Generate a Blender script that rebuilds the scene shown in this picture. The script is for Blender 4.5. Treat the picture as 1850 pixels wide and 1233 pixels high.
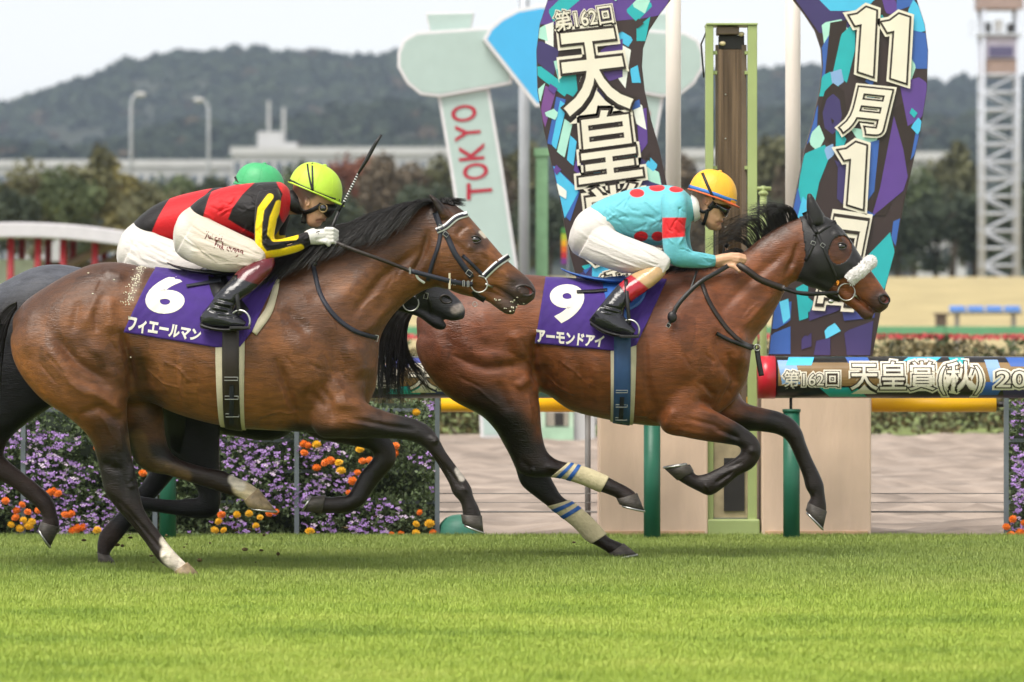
import bpy, bmesh, math, random
import numpy as np
from mathutils import Vector, Matrix
from mathutils.bvhtree import BVHTree

random.seed(7); RNG = np.random.default_rng(11)
for o in list(bpy.data.objects): bpy.data.objects.remove(o)
SC = bpy.context.scene
COL = SC.collection
R = math.radians

# ------------------------------------------------------------------ camera
FPX, CAMZ, HY, CX = 8750.0, 1.4, 550.0, 925.0      # focal length in photo pixels, eye height, horizon row
cam_d = bpy.data.cameras.new('camera'); cam = bpy.data.objects.new('camera', cam_d); COL.objects.link(cam)
cam.location = (0, 0, CAMZ); cam.rotation_euler = (R(90), 0, 0)
cam_d.sensor_fit = 'HORIZONTAL'; cam_d.sensor_width = 36.0; cam_d.lens = FPX / 1850 * 36.0
cam_d.shift_y = -(616.5 - HY) / 1850
cam_d.clip_start = 0.5; cam_d.clip_end = 20000
cam_d.dof.use_dof = True; cam_d.dof.focus_distance = 25.3; cam_d.dof.aperture_fstop = 4.1
SC.camera = cam

# ------------------------------------------------------------------ sky and sun (bright overcast)
SUN_EL, SUN_AZ = 60.0, 215.0     # azimuth measured clockwise from +Y (away from camera)
w = bpy.data.worlds.new('World'); SC.world = w; w.use_nodes = True
nt = w.node_tree; nt.nodes.clear()
sky = nt.nodes.new('ShaderNodeTexSky'); sky.sky_type = 'NISHITA'; sky.sun_disc = False
sky.sun_elevation = R(SUN_EL); sky.sun_rotation = R(SUN_AZ)
sky.air_density = 1.0; sky.dust_density = 1.0; sky.ozone_density = 1.0; sky.altitude = 50
hs = nt.nodes.new('ShaderNodeHueSaturation'); hs.inputs['Saturation'].default_value = 0.07; hs.inputs['Value'].default_value = 1.0
bg = nt.nodes.new('ShaderNodeBackground'); bg.inputs['Strength'].default_value = 0.086
wo = nt.nodes.new('ShaderNodeOutputWorld')
nt.links.new(sky.outputs[0], hs.inputs['Color']); nt.links.new(hs.outputs[0], bg.inputs['Color']); nt.links.new(bg.outputs[0], wo.inputs['Surface'])
sd = bpy.data.lights.new('sun', 'SUN'); sd.energy = 1.5; sd.angle = R(32); sd.color = (1.0, 0.94, 0.85)
so = bpy.data.objects.new('sun', sd); COL.objects.link(so)
_sv = Vector((math.sin(R(SUN_AZ)) * math.cos(R(SUN_EL)), math.cos(R(SUN_AZ)) * math.cos(R(SUN_EL)), math.sin(R(SUN_EL))))
so.rotation_euler = _sv.to_track_quat('Z', 'Y').to_euler()
vs = SC.view_settings
vs.view_transform = 'Standard'; vs.look = 'None'; vs.gamma = 1.0; vs.use_curve_mapping = False; vs.exposure = 1.38
SC.render.engine = 'CYCLES'
SC.cycles.use_denoising = True; SC.cycles.use_adaptive_sampling = True; SC.cycles.adaptive_threshold = 0.02
SC.cycles.max_bounces = 8; SC.cycles.diffuse_bounces = 3; SC.cycles.glossy_bounces = 3; SC.cycles.volume_bounces = 0
SC.cycles.transparent_max_bounces = 8

# ------------------------------------------------------------------ helpers
def S(c):                               # sRGB 0-255 -> linear
    out = []
    for k in c[:3]:
        k = k / 255.0
        out.append(k / 12.92 if k <= 0.04045 else ((k + 0.055) / 1.055) ** 2.4)
    return tuple(out)
def P(u, v, d):                         # photo pixel at depth d -> world point
    return Vector(((u - CX) * d / FPX, d, CAMZ - (v - HY) * d / FPX))
def GD(v):                              # depth of a ground point seen at row v
    return FPX * CAMZ / (v - HY)

def mat(name, col, rough=0.6, var=0.12, scale=6.0, bump=0.0, bscale=60.0, metal=0.0, spec=0.5, coat=0.0, sheen=0.0, attr=None, col2=None, coords='Object', stretch=(1, 1, 1), emit=None, ior=1.45):
    m = bpy.data.materials.new(name); m.use_nodes = True
    n = m.node_tree.nodes; l = m.node_tree.links
    b = n['Principled BSDF']
    b.inputs['Roughness'].default_value = rough; b.inputs['Metallic'].default_value = metal
    b.inputs['Specular IOR Level'].default_value = spec
    b.inputs['Coat Weight'].default_value = coat; b.inputs['Coat Roughness'].default_value = 0.12
    b.inputs['Sheen Weight'].default_value = sheen; b.inputs['Sheen Roughness'].default_value = 0.4
    tc = n.new('ShaderNodeTexCoord'); mp = n.new('ShaderNodeMapping'); mp.inputs['Scale'].default_value = stretch
    l.new(tc.outputs[coords], mp.inputs['Vector'])
    nz = n.new('ShaderNodeTexNoise'); nz.inputs['Scale'].default_value = scale; nz.inputs['Detail'].default_value = 5
    l.new(mp.outputs[0], nz.inputs['Vector'])
    c = Vector(col)
    if attr:
        at = n.new('ShaderNodeAttribute'); at.attribute_name = attr
        mr = n.new('ShaderNodeMapRange'); mr.inputs['From Min'].default_value = 0.3; mr.inputs['From Max'].default_value = 0.7
        mr.inputs['To Min'].default_value = 1 - var; mr.inputs['To Max'].default_value = 1 + var
        l.new(nz.outputs['Fac'], mr.inputs['Value'])
        mx = n.new('ShaderNodeVectorMath'); mx.operation = 'SCALE'
        l.new(at.outputs['Color'], mx.inputs[0]); l.new(mr.outputs[0], mx.inputs['Scale'])
        l.new(mx.outputs[0], b.inputs['Base Color'])
    else:
        rp = n.new('ShaderNodeValToRGB')
        a = c * (1 - var); z = Vector(col2) if col2 else c * (1 + var)
        rp.color_ramp.elements[0].position = 0.33; rp.color_ramp.elements[0].color = (*a, 1)
        rp.color_ramp.elements[1].position = 0.67; rp.color_ramp.elements[1].color = (min(z[0], 1), min(z[1], 1), min(z[2], 1), 1)
        l.new(nz.outputs['Fac'], rp.inputs['Fac']); l.new(rp.outputs[0], b.inputs['Base Color'])
    if bump:
        nb = n.new('ShaderNodeTexNoise'); nb.inputs['Scale'].default_value = bscale; nb.inputs['Detail'].default_value = 4
        l.new(mp.outputs[0], nb.inputs['Vector'])
        bp = n.new('ShaderNodeBump'); bp.inputs['Strength'].default_value = bump; bp.inputs['Distance'].default_value = 0.01
        l.new(nb.outputs['Fac'], bp.inputs['Height']); l.new(bp.outputs[0], b.inputs['Normal'])
    if emit:
        b.inputs['Emission Color'].default_value = (*col, 1); b.inputs['Emission Strength'].default_value = emit
    return m

def tag(o, label=None, cat=None, group=None, kind=None):
    if label: o['label'] = label
    if cat: o['category'] = cat
    if group: o['group'] = group
    if kind: o['kind'] = kind
    return o
def thing(name, label, cat, loc, group=None):
    o = bpy.data.objects.new(name, None); COL.objects.link(o); o.location = loc; o.empty_display_size = 0.1
    return tag(o, label, cat, group)
def wloc(p):
    v = Vector((0, 0, 0))
    while p is not None: v = v + Vector(p.location); p = p.parent
    return v
def link(name, me, parent=None, loc=None):
    o = bpy.data.objects.new(name, me); COL.objects.link(o)
    if parent is not None: o.parent = parent
    if loc is not None: o.location = loc
    return o
def mk(name, V, F, mats, parent=None, smooth=True, mi=None, attr=None, loc=None):
    """mesh object from WORLD coordinates; origin = parent's place, or loc"""
    base = wloc(parent) if parent is not None else (Vector(loc) if loc is not None else Vector((0, 0, 0)))
    V = np.asarray(V, dtype=float).reshape(-1, 3) - np.array(base)
    me = bpy.data.meshes.new(name); me.from_pydata(V.tolist(), [], F if isinstance(F, list) else F.tolist())
    for m in (mats if isinstance(mats, (list, tuple)) else [mats]): me.materials.append(m)
    if mi is not None: me.polygons.foreach_set('material_index', np.asarray(mi, dtype=np.int32))
    if smooth: me.polygons.foreach_set('use_smooth', np.ones(len(me.polygons), dtype=bool))
    if attr is not None:
        a = me.color_attributes.new('Col', 'FLOAT_COLOR', 'POINT')
        a.data.foreach_set('color', np.c_[attr, np.ones(len(attr))].astype(np.float32).ravel())
    me.update()
    return link(name, me, parent, None if parent is not None else base)

class MB:
    """collects shapes in world coordinates"""
    def __init__(s): s.V = []; s.F = []; s.M = []
    def add(s, V, F, m=0):
        k = len(s.V); s.V += [tuple(v) for v in V]; s.F += [tuple(i + k for i in f) for f in F]; s.M += [m] * len(F); return s
    def box(s, x0, x1, y0, y1, z0, z1, m=0):
        V = [(x, y, z) for z in (z0, z1) for y in (y0, y1) for x in (x0, x1)]
        return s.add(V, [(0, 2, 3, 1), (4, 5, 7, 6), (0, 1, 5, 4), (2, 6, 7, 3), (0, 4, 6, 2), (1, 3, 7, 5)], m)
    def tube(s, pts, r, n=10, m=0, cap=True, flat=None):
        pts = [Vector(p) for p in pts]; rs = r if isinstance(r, (list, tuple, np.ndarray)) else [r] * len(pts)
        V = []; up = None
        for i, p in enumerate(pts):
            t = (pts[min(i + 1, len(pts) - 1)] - pts[max(i - 1, 0)]).normalized()
            if up is None:
                up = Vector((0, 0, 1)) if abs(t.z) < 0.9 else Vector((0, 1, 0))
            a = (up - t * up.dot(t)).normalized(); b = t.cross(a); up = a
            for k in range(n):
                q = 2 * math.pi * k / n
                V.append(p + a * (math.cos(q) * rs[i]) + b * (math.sin(q) * rs[i]))
        F = [(i * n + k, i * n + (k + 1) % n, (i + 1) * n + (k + 1) % n, (i + 1) * n + k) for i in range(len(pts) - 1) for k in range(n)]
        if cap: F += [tuple(reversed(range(n))), tuple(range((len(pts) - 1) * n, len(pts) * n))]
        return s.add(V, F, m)
    def prism(s, pts, y0, y1, m=0):         # pts = (x, z) outline, extruded in y
        n = len(pts); V = [(x, y0, z) for x, z in pts] + [(x, y1, z) for x, z in pts]
        F = [tuple(range(n)), tuple(reversed(range(n, 2 * n)))] + [(i, i + n, (i + 1) % n + n, (i + 1) % n) for i in range(n)]
        return s.add(V, F, m)
    def lathe(s, c, prof, n=20, m=0, ax=(0, 0, 1), sx=1.0):
        c = Vector(c); ax = Vector(ax).normalized(); a = ax.orthogonal().normalized(); b = ax.cross(a); V = []
        for r, h in prof:
            for k in range(n):
                q = 2 * math.pi * k / n
                V.append(c + ax * h + a * (r * math.cos(q)) + b * (r * sx * math.sin(q)))
        F = [(i * n + k, i * n + (k + 1) % n, (i + 1) * n + (k + 1) % n, (i + 1) * n + k) for i in range(len(prof) - 1) for k in range(n)]
        F += [tuple(reversed(range(n))), tuple(range((len(prof) - 1) * n, len(prof) * n))]
        return s.add(V, F, m)
    def torus(s, c, R1, r, ax=(0, 1, 0), n=24, k=8, m=0, sx=1.0, arc=(0, 2 * math.pi)):
        c = Vector(c); ax = Vector(ax).normalized(); a = ax.orthogonal().normalized(); b = ax.cross(a)
        full = abs(arc[1] - arc[0] - 2 * math.pi) < 1e-6
        pts = [c + a * (R1 * sx * math.cos(q)) + b * (R1 * math.sin(q)) for q in np.linspace(arc[0], arc[1], n + 1)]
        return s.tube(pts, r, k, m)
    def ball(s, c, rx, ry, rz, n=14, h=9, m=0, rot=None):
        V = []; F = []
        for i in range(h + 1):
            t = math.pi * i / h
            for k in range(n):
                q = 2 * math.pi * k / n
                p = Vector((rx * math.sin(t) * math.cos(q), ry * math.sin(t) * math.sin(q), rz * math.cos(t)))
                V.append(Vector(c) + (rot @ p if rot else p))
        F = [(i * n + k, (i + 1) * n + k, (i + 1) * n + (k + 1) % n, i * n + (k + 1) % n) for i in range(h) for k in range(n)]
        return s.add(V, F, m)
    def build(s, name, mats, parent=None, smooth=False, loc=None, bevel=0):
        o = mk(name, s.V, s.F, mats, parent, smooth, s.M, loc=loc)
        if bevel:
            b = o.modifiers.new('bevel', 'BEVEL'); b.width = bevel; b.segments = 2; b.limit_method = 'ANGLE'
        return o

def crom(pts, sub):                       # resample control rows with finite-difference cubic Hermite
    A = np.asarray(pts, dtype=float); n = len(A)
    c = A[:, :2] if A.shape[1] < 4 else (A[:, :2] + A[:, 2:4]) / 2
    t = np.r_[0, np.cumsum(np.maximum(np.linalg.norm(np.diff(c, axis=0), axis=1), 1e-6))]
    T = np.zeros_like(A)
    for i in range(n):
        a, b = max(i - 1, 0), min(i + 1, n - 1); T[i] = (A[b] - A[a]) / (t[b] - t[a])
    out = []
    for i in range(n - 1):
        h = t[i + 1] - t[i]
        for k in range(sub):
            x = k / sub; x2 = x * x; x3 = x2 * x
            out.append((2 * x3 - 3 * x2 + 1) * A[i] + (x3 - 2 * x2 + x) * h * T[i] + (-2 * x3 + 3 * x2) * A[i + 1] + (x3 - x2) * h * T[i + 1])
    out.append(A[-1]); return np.array(out)
def px2w(u, v, d0, y):                    # pixel in the plane d0, moved to y without changing x, z
    return ((u - CX) * d0 / FPX, y, CAMZ - (v - HY) * d0 / FPX)
def loft(st, d0, ring=56, sub=8, ex=1.0):
    """st rows: u1 v1 u2 v2 halfwidth yoffset [egg]; closed tube through the two traced edges"""
    st = [tuple(r) + (0,) * (7 - len(r)) for r in st]
    A = crom(st, sub); k = d0 / FPX; V = []
    q = np.linspace(0, 2 * np.pi, ring, endpoint=False)
    cq, sq = np.cos(q), np.sin(q)
    if ex != 1.0: cq = np.sign(cq) * np.abs(cq) ** ex; sq = np.sign(sq) * np.abs(sq) ** ex
    for u1, v1, u2, v2, hw, yo, eg in A:
        cu, cv, hu, hv = (u1 + u2) / 2, (v1 + v2) / 2, (u1 - u2) / 2, (v1 - v2) / 2
        u = cu + hu * cq; v = cv + hv * cq; y = d0 + yo + hw * sq * (1 + eg * cq)
        V += list(zip((u - CX) * k, y, CAMZ - (v - HY) * k))
    n = len(A); F = [(i * ring + j, i * ring + (j + 1) % ring, (i + 1) * ring + (j + 1) % ring, (i + 1) * ring + j) for i in range(n - 1) for j in range(ring)]
    F += [tuple(reversed(range(ring))), tuple(range((n - 1) * ring, n * ring))]
    return V, F
def remesh(shapes, voxel, iters=6, fac=0.5):
    b = MB()
    for V, F in shapes: b.add(V, F)
    me = bpy.data.meshes.new('tmp'); me.from_pydata(b.V, [], b.F)
    o = bpy.data.objects.new('tmp', me); COL.objects.link(o)
    bm = bmesh.new(); bm.from_mesh(me); bmesh.ops.recalc_face_normals(bm, faces=bm.faces); bm.to_mesh(me); bm.free()
    r = o.modifiers.new('r', 'REMESH'); r.mode = 'VOXEL'; r.voxel_size = voxel; r.use_smooth_shade = True
    if iters:
        sm = o.modifiers.new('s', 'SMOOTH'); sm.factor = fac; sm.iterations = iters
    dg = bpy.context.evaluated_depsgraph_get()
    out = bpy.data.meshes.new_from_object(o.evaluated_get(dg))
    n = len(out.vertices); V = np.empty(n * 3); out.vertices.foreach_get('co', V); V = V.reshape(-1, 3)
    NN = np.empty(n * 3); out.vertices.foreach_get('normal', NN); NN = NN.reshape(-1, 3)
    F = np.empty(len(out.loops), dtype=np.int32); out.loops.foreach_get('vertex_index', F)
    lt = np.empty(len(out.polygons), dtype=np.int32); out.polygons.foreach_get('loop_total', lt)
    F = F.reshape(-1, 4) if (lt == 4).all() else [tuple(p.vertices) for p in out.polygons]
    bpy.data.objects.remove(o); bpy.data.meshes.remove(me); bpy.data.meshes.remove(out)
    return V, NN, F
def vnormals(V, F):
    if isinstance(F, list): F = np.array([tuple(f[:4]) if len(f) > 3 else tuple(f) + (f[2],) for f in F])
    n = np.cross(V[F[:, 2]] - V[F[:, 0]], V[F[:, 3]] - V[F[:, 1]]); N = np.zeros_like(V)
    for k in range(4): np.add.at(N, F[:, k], n)
    return N / np.maximum(np.linalg.norm(N, axis=1), 1e-12)[:, None]
def relax(V, F, W, iters):                # Laplacian smoothing weighted per vertex
    if isinstance(F, list): F = np.array([tuple(f[:4]) if len(f) > 3 else tuple(f) + (f[2],) for f in F])
    E = np.concatenate([F[:, [0, 1]], F[:, [1, 2]], F[:, [2, 3]], F[:, [3, 0]]]).astype(np.int64); K = np.unique(E.min(1) * len(V) + E.max(1)); E = np.stack([K // len(V), K % len(V)], 1); E = E[E[:, 0] != E[:, 1]]
    n = len(V); a = np.r_[E[:, 0], E[:, 1]]; b = np.r_[E[:, 1], E[:, 0]]; deg = np.maximum(np.bincount(a, minlength=n), 1)[:, None]
    V = V.copy(); W = np.asarray(W)[:, None] * 0.6
    for _ in range(iters):
        M = np.stack([np.bincount(a, weights=V[b, j], minlength=n) for j in range(3)], axis=1) / deg
        V += (M - V) * W
    return V
def uv_of(V, d0):
    return np.c_[V[:, 0] * FPX / d0 + CX, HY - (V[:, 2] - CAMZ) * FPX / d0]
def pdist(UV, pl):                        # distance to polyline
    pl = np.asarray(pl, dtype=float)
    if len(pl) == 1: return np.linalg.norm(UV - pl[0], axis=1)
    best = np.full(len(UV), 1e9)
    for a, b in zip(pl[:-1], pl[1:]):
        ab = b - a; t = np.clip(((UV - a) @ ab) / max(ab @ ab, 1e-9), 0, 1)
        best = np.minimum(best, np.linalg.norm(UV - (a + t[:, None] * ab), axis=1))
    return best
def inpoly(UV, pl):
    pl = np.asarray(pl, float); x, y = UV[:, 0], UV[:, 1]; r = np.zeros(len(UV), bool)
    for (x1, y1), (x2, y2) in zip(pl, np.roll(pl, -1, axis=0)):
        c = ((y1 > y) != (y2 > y)) & (x < (x2 - x1) * (y - y1) / (y2 - y1 + 1e-12) + x1); r ^= c
    return r
def smooth01(x): x = np.clip(x, 0, 1); return x * x * (3 - 2 * x)
def sculpt(V, NN, d0, strokes, near=True):
    """strokes: (polyline px, sigma px, depth m) applied to the side facing the camera"""
    UV = uv_of(V, d0); f = smooth01(-NN[:, 1] * 1.6) * (V[:, 1] < d0 + 0.02); D = np.zeros(len(V))
    for pl, sg, dp in strokes:
        d = pdist(UV, pl); a, b = np.array(pl[0], float), np.array(pl[-1], float); ab = b - a; L = max(np.linalg.norm(ab), 1e-6)
        t = ((UV - a) @ ab) / (L * L); tp = smooth01((t + .15) / .4) * smooth01((1.15 - t) / .4) if len(pl) > 1 else 1.0
        D += dp * np.exp(-(d / sg) ** 2) * tp
    return V + NN * (D * f)[:, None]
def paint(UV, C, ops, side=None):
    """ops: (polyline, radius, soft, colour, alpha)"""
    for op in ops:
        pl, r, so_, c, al = op[:5]
        if op[5:] and op[5] == 'poly':
            d = np.where(inpoly(UV, pl), -1, pdist(UV, list(pl) + [pl[0]])); a = al * (1 - smooth01(d / max(so_, 1e-3)))
        else:
            d = pdist(UV, pl); a = al * (1 - smooth01((d - r) / max(so_, 1e-3)))
        if side is not None: a = a * side
        C[:] = C * (1 - a[:, None]) + np.array(c) * a[:, None]
    return C
def bvh(V, F):
    return BVHTree.FromPolygons([tuple(v) for v in V], F if isinstance(F, list) else F.tolist())
# ------------------------------------------------------------------ ground, track, background
def sheet(name, x0, x1, y0, y1, z, m, nx=1, ny=1, zf=None):
    xs = np.linspace(x0, x1, nx + 1); ys = np.linspace(y0, y1, ny + 1)
    V = [(x, y, z if zf is None else zf(x, y)) for y in ys for x in xs]
    F = [(j * (nx + 1) + i, j * (nx + 1) + i + 1, (j + 1) * (nx + 1) + i + 1, (j + 1) * (nx + 1) + i) for j in range(ny) for i in range(nx)]
    return tag(mk(name, V, F, m, smooth=True), kind='structure')
M_SOIL = mat('infield_earth', S((112, 112, 70)), rough=0.95, var=0.25, scale=0.4)
M_TURF = mat('turf_soil', (0.22, 0.30, 0.05), rough=0.9, var=0.3, scale=3.0)
M_DIRT = mat('dirt_track', S((150, 136, 125)), rough=0.95, var=0.34, scale=4.2, bump=1.0, bscale=7, stretch=(0.35, 1.6, 1))
M_DRY = mat('dry_grass_bank', S((172, 156, 112)), rough=0.95, var=0.12, scale=0.8)
M_INF = mat('infield_grass', S((116, 128, 70)), rough=0.95, var=0.2, scale=0.6)
sheet('ground', -4000, 4000, -200, 9000, -0.10, M_SOIL)
sheet('turf', -60, 60, -30, 28.92, 0.0, M_TURF)
_dr = np.random.default_rng(77)
def dirt_z(x, y): return .030 * _dr.normal() * (1 if y > 29.6 else .2) + .012 * math.sin(y * 9.3 + .5 * math.sin(x * .7)) + -0.035 + 0.012 * math.sin(y * 4.1 + 0.9 * math.sin(x * 0.9)) + 0.008 * math.sin(x * 3.1 + y * 7.3)
sheet('dirt_track', -26, 26, 28.92, 51.5, -0.03, M_DIRT, 150, 260, dirt_z)
sheet('infield_lawn', -120, 120, 51.5, 100, -0.02, M_INF)
def bank_z(x, y): t = min(max((y - 100) / 66, 0), 1); return -0.02 + 2.35 * t * t * (3 - 2 * t) + 0.02 * math.sin(x * .7 + y * .3)
sheet('grass_bank', -120, 120, 100, 185, 0, M_DRY, 48, 34, bank_z)

# grass blades (geometry-node scatter of tufts)
def grass_mat():
    m = bpy.data.materials.new('grass_blades'); m.use_nodes = True; n = m.node_tree.nodes; l = m.node_tree.links; b = n['Principled BSDF']
    g = n.new('ShaderNodeNewGeometry'); mp = n.new('ShaderNodeMapping'); mp.inputs['Scale'].default_value = (0.55, 0.9, 0.0)
    nz = n.new('ShaderNodeTexNoise'); nz.inputs['Scale'].default_value = 1.3; nz.inputs['Detail'].default_value = 6; nz.inputs['Roughness'].default_value = 0.6
    l.new(g.outputs['Position'], mp.inputs[0]); l.new(mp.outputs[0], nz.inputs['Vector'])
    oi = n.new('ShaderNodeObjectInfo'); ad = n.new('ShaderNodeMath'); ad.operation = 'MULTIPLY_ADD'; ad.inputs[1].default_value = 0.2
    l.new(oi.outputs['Random'], ad.inputs[0]); l.new(nz.outputs['Fac'], ad.inputs[2])
    r = n.new('ShaderNodeValToRGB'); e = r.color_ramp.elements
    e[0].position = 0.40; e[0].color = (0.20, 0.30, 0.040, 1); e[1].position = 0.9; e[1].color = (0.50, 0.56, 0.12, 1)
    k = e.new(0.6); k.color = (0.34, 0.45, 0.062, 1)
    l.new(ad.outputs[0], r.inputs[0])
    sx = n.new('ShaderNodeSeparateXYZ'); l.new(g.outputs['Position'], sx.inputs[0])      # blade colour blends to a darker, duller green towards the rail
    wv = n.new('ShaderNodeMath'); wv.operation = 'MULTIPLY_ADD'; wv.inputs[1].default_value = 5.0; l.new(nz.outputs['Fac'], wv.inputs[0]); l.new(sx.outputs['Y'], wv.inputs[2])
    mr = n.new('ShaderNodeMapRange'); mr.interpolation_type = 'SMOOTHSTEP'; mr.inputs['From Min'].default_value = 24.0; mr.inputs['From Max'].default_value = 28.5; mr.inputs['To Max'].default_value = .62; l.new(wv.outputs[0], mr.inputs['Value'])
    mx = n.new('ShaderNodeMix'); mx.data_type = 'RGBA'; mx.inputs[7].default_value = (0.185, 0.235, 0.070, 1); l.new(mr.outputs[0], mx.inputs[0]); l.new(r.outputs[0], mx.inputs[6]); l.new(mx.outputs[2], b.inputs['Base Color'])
    b.inputs['Roughness'].default_value = 0.5; b.inputs['Specular IOR Level'].default_value = 0.3
    b.inputs['Subsurface Weight'].default_value = 0.0
    return m
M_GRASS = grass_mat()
def tuft(seed, nb=26):
    rg = random.Random(seed); b = MB()
    for i in range(nb):
        a = rg.uniform(0, 6.283); rr = .045 * rg.random() ** .5; x, y = rr * math.cos(a), rr * math.sin(a)
        h = rg.uniform(.014, .036); la = rg.uniform(0, 6.283); ln = rg.uniform(.1, .6) * h; w = rg.uniform(.0008, .0015)
        dx, dy = math.cos(la), math.sin(la); px_, py_ = -dy * w, dx * w
        k = len(b.V)
        b.add([(x - px_, y - py_, 0), (x + px_, y + py_, 0), (x + px_ * .8 + dx * ln * .4, y + py_ * .8 + dy * ln * .4, h * .6), (x - px_ * .8 + dx * ln * .4, y - py_ * .8 + dy * ln * .4, h * .6), (x + dx * ln, y + dy * ln, h)], [(0, 1, 2, 3), (3, 2, 4)])
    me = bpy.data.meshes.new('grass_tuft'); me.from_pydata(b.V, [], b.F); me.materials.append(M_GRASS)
    return bpy.data.objects.new('grass_tuft', me)
def scatter(name, host, proto, density, smin, smax, seed):
    ng = bpy.data.node_groups.new(name, 'GeometryNodeTree')
    ng.interface.new_socket('Geometry', in_out='INPUT', socket_type='NodeSocketGeometry'); ng.interface.new_socket('Geometry', in_out='OUTPUT', socket_type='NodeSocketGeometry')
    n = ng.nodes; l = ng.links; gi = n.new('NodeGroupInput'); go = n.new('NodeGroupOutput')
    d = n.new('GeometryNodeDistributePointsOnFaces'); d.inputs['Density'].default_value = density; d.inputs['Seed'].default_value = seed
    ob = n.new('GeometryNodeObjectInfo'); ob.inputs['Object'].default_value = proto
    ins = n.new('GeometryNodeInstanceOnPoints')
    rv = n.new('FunctionNodeRandomValue'); rv.data_type = 'FLOAT_VECTOR'; rv.inputs[0].default_value = (0, 0, 0); rv.inputs[1].default_value = (.15, .15, 6.283)
    sv = n.new('FunctionNodeRandomValue'); sv.data_type = 'FLOAT'; sv.inputs[2].default_value = smin; sv.inputs[3].default_value = smax
    l.new(gi.outputs[0], d.inputs['Mesh']); l.new(d.outputs['Points'], ins.inputs['Points']); l.new(ob.outputs['Geometry'], ins.inputs['Instance'])
    l.new(rv.outputs[0], ins.inputs['Rotation']); l.new(sv.outputs[1], ins.inputs['Scale']); l.new(ins.outputs[0], go.inputs[0])
    md = host.modifiers.new('scatter', 'NODES'); md.node_group = ng
_cl = MB(); _rc = random.Random(31)
for (u_, v_, d_, n_) in ((205, 985, 25.9, 8), (330, 1018, 25.0, 9), (430, 1000, 25.4, 8), (180, 1000, 25.9, 6), (500, 985, 25.3, 4), (1085, 990, 27.0, 5), (640, 950, 25.2, 4)):
    for _ in range(n_):
        p_ = P(u_ + _rc.gauss(0, 32), min(v_ + _rc.gauss(-14, 20), v_ + 16), d_ + _rc.gauss(0, .2)); r_ = _rc.uniform(.004, .013)
        _cl.ball(p_, r_ * _rc.uniform(.8, 1.7), r_, r_ * _rc.uniform(.5, 1), 7, 5)
tag(_cl.build('kicked_up_turf', mat('clod_earth', S((86, 72, 42)), rough=.95, var=.4, scale=60), smooth=True), kind='stuff')['label'] = 'bits of turf and earth thrown up by hooves'
# ---- leaf-card foliage
def leaf_cards(C, size, rg, up=0.25):
    n = len(C); a = rg.normal(size=(n, 3)); a[:, 2] += up; a /= np.linalg.norm(a, axis=1)[:, None]
    t = np.cross(a, rg.normal(size=(n, 3))); t /= np.linalg.norm(t, axis=1)[:, None]; b = np.cross(a, t)
    s = size * rg.uniform(.6, 1.35, (n, 1)); V = np.stack([C - t * s, C + b * s * .55, C + t * s, C - b * s * .55], axis=1).reshape(-1, 3)
    return V, np.arange(n * 4).reshape(-1, 4)
def crown_points(c, r, n, rg, lobes=9):
    L = rg.normal(size=(lobes, 3)); L /= np.linalg.norm(L, axis=1)[:, None]; L = L * rg.uniform(.25, .78, (lobes, 1)) * r; L[:, 2] = np.abs(L[:, 2]) * np.sign(L[:, 2] + .35 * r[2])
    lr = rg.uniform(.28, .5, lobes); k = rg.integers(0, lobes, n); q = rg.normal(size=(n, 3)); q /= np.linalg.norm(q, axis=1)[:, None]
    return np.asarray(c) + L[k] + q * (rg.uniform(.5, 1.05, (n, 1)) * lr[k][:, None]) * r
def leaf_mat(name, col, var=.45, scale=1.2):
    return mat(name, col, rough=0.65, var=var, scale=scale, spec=0.2)
M_BARK = mat('bark', S((82, 70, 60)), rough=0.9, var=0.3, scale=8)
LEAF = {'olive': leaf_mat('olive_leaves', (0.125, 0.125, 0.065)), 'brown': leaf_mat('brown_leaves', (0.135, 0.105, 0.072)), 'red': leaf_mat('russet_leaves', (0.21, 0.085, 0.055)),
        'dark': leaf_mat('dark_evergreen_leaves', (0.058, 0.074, 0.048)), 'green': leaf_mat('green_leaves', (0.09, 0.115, 0.055)), 'yellow': leaf_mat('yellowing_leaves', (0.19, 0.17, 0.065))}
def tree(label, u, vtop, vbase, d, wpx, leaf, seed, cat='tree', group='trees behind the course', name='tree'):
    rg = np.random.default_rng(seed); k = d / FPX; x = (u - CX) * k; zt = CAMZ - (vtop - HY) * k; zg = max(min(CAMZ - (vbase - HY) * k, zt - 1.5), -.05)
    h = zt - zg; r = np.array([wpx * k / 2, wpx * k / 2 * .8, h * .5])
    root = thing(name, label, cat, (x, d, zg), group)
    b = MB(); tr = h * .02 + .06
    b.tube([(x, d, zg), (x + .02 * h, d, zg + h * .35), (x - .01 * h, d, zg + h * .8)], [tr, tr * .7, tr * .2], 7)
    for i in range(7):
        a = rg.uniform(0, 6.283); z0 = zg + h * rg.uniform(.2, .55); q = Vector((math.cos(a) * r[0] * .7, math.sin(a) * r[1] * .7, h * rg.uniform(.12, .3)))
        b.tube([(x, d, z0), Vector((x, d, z0)) + q * .5 + Vector((0, 0, .03 * h)), Vector((x, d, z0)) + q], [tr * .45, tr * .3, tr * .08], 5)
    b.build('trunk', M_BARK, root, True)
    n = int(rg.integers(2400, 4200)); C = crown_points((x, d, zg + h * .5), r, n, rg, 18)
    C = C[C[:, 2] > zg + .05 * h]
    V, F = leaf_cards(C, max(.035 * h, .09), rg); mk('crown', V, F, LEAF[leaf], root, smooth=False)
    return root
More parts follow.
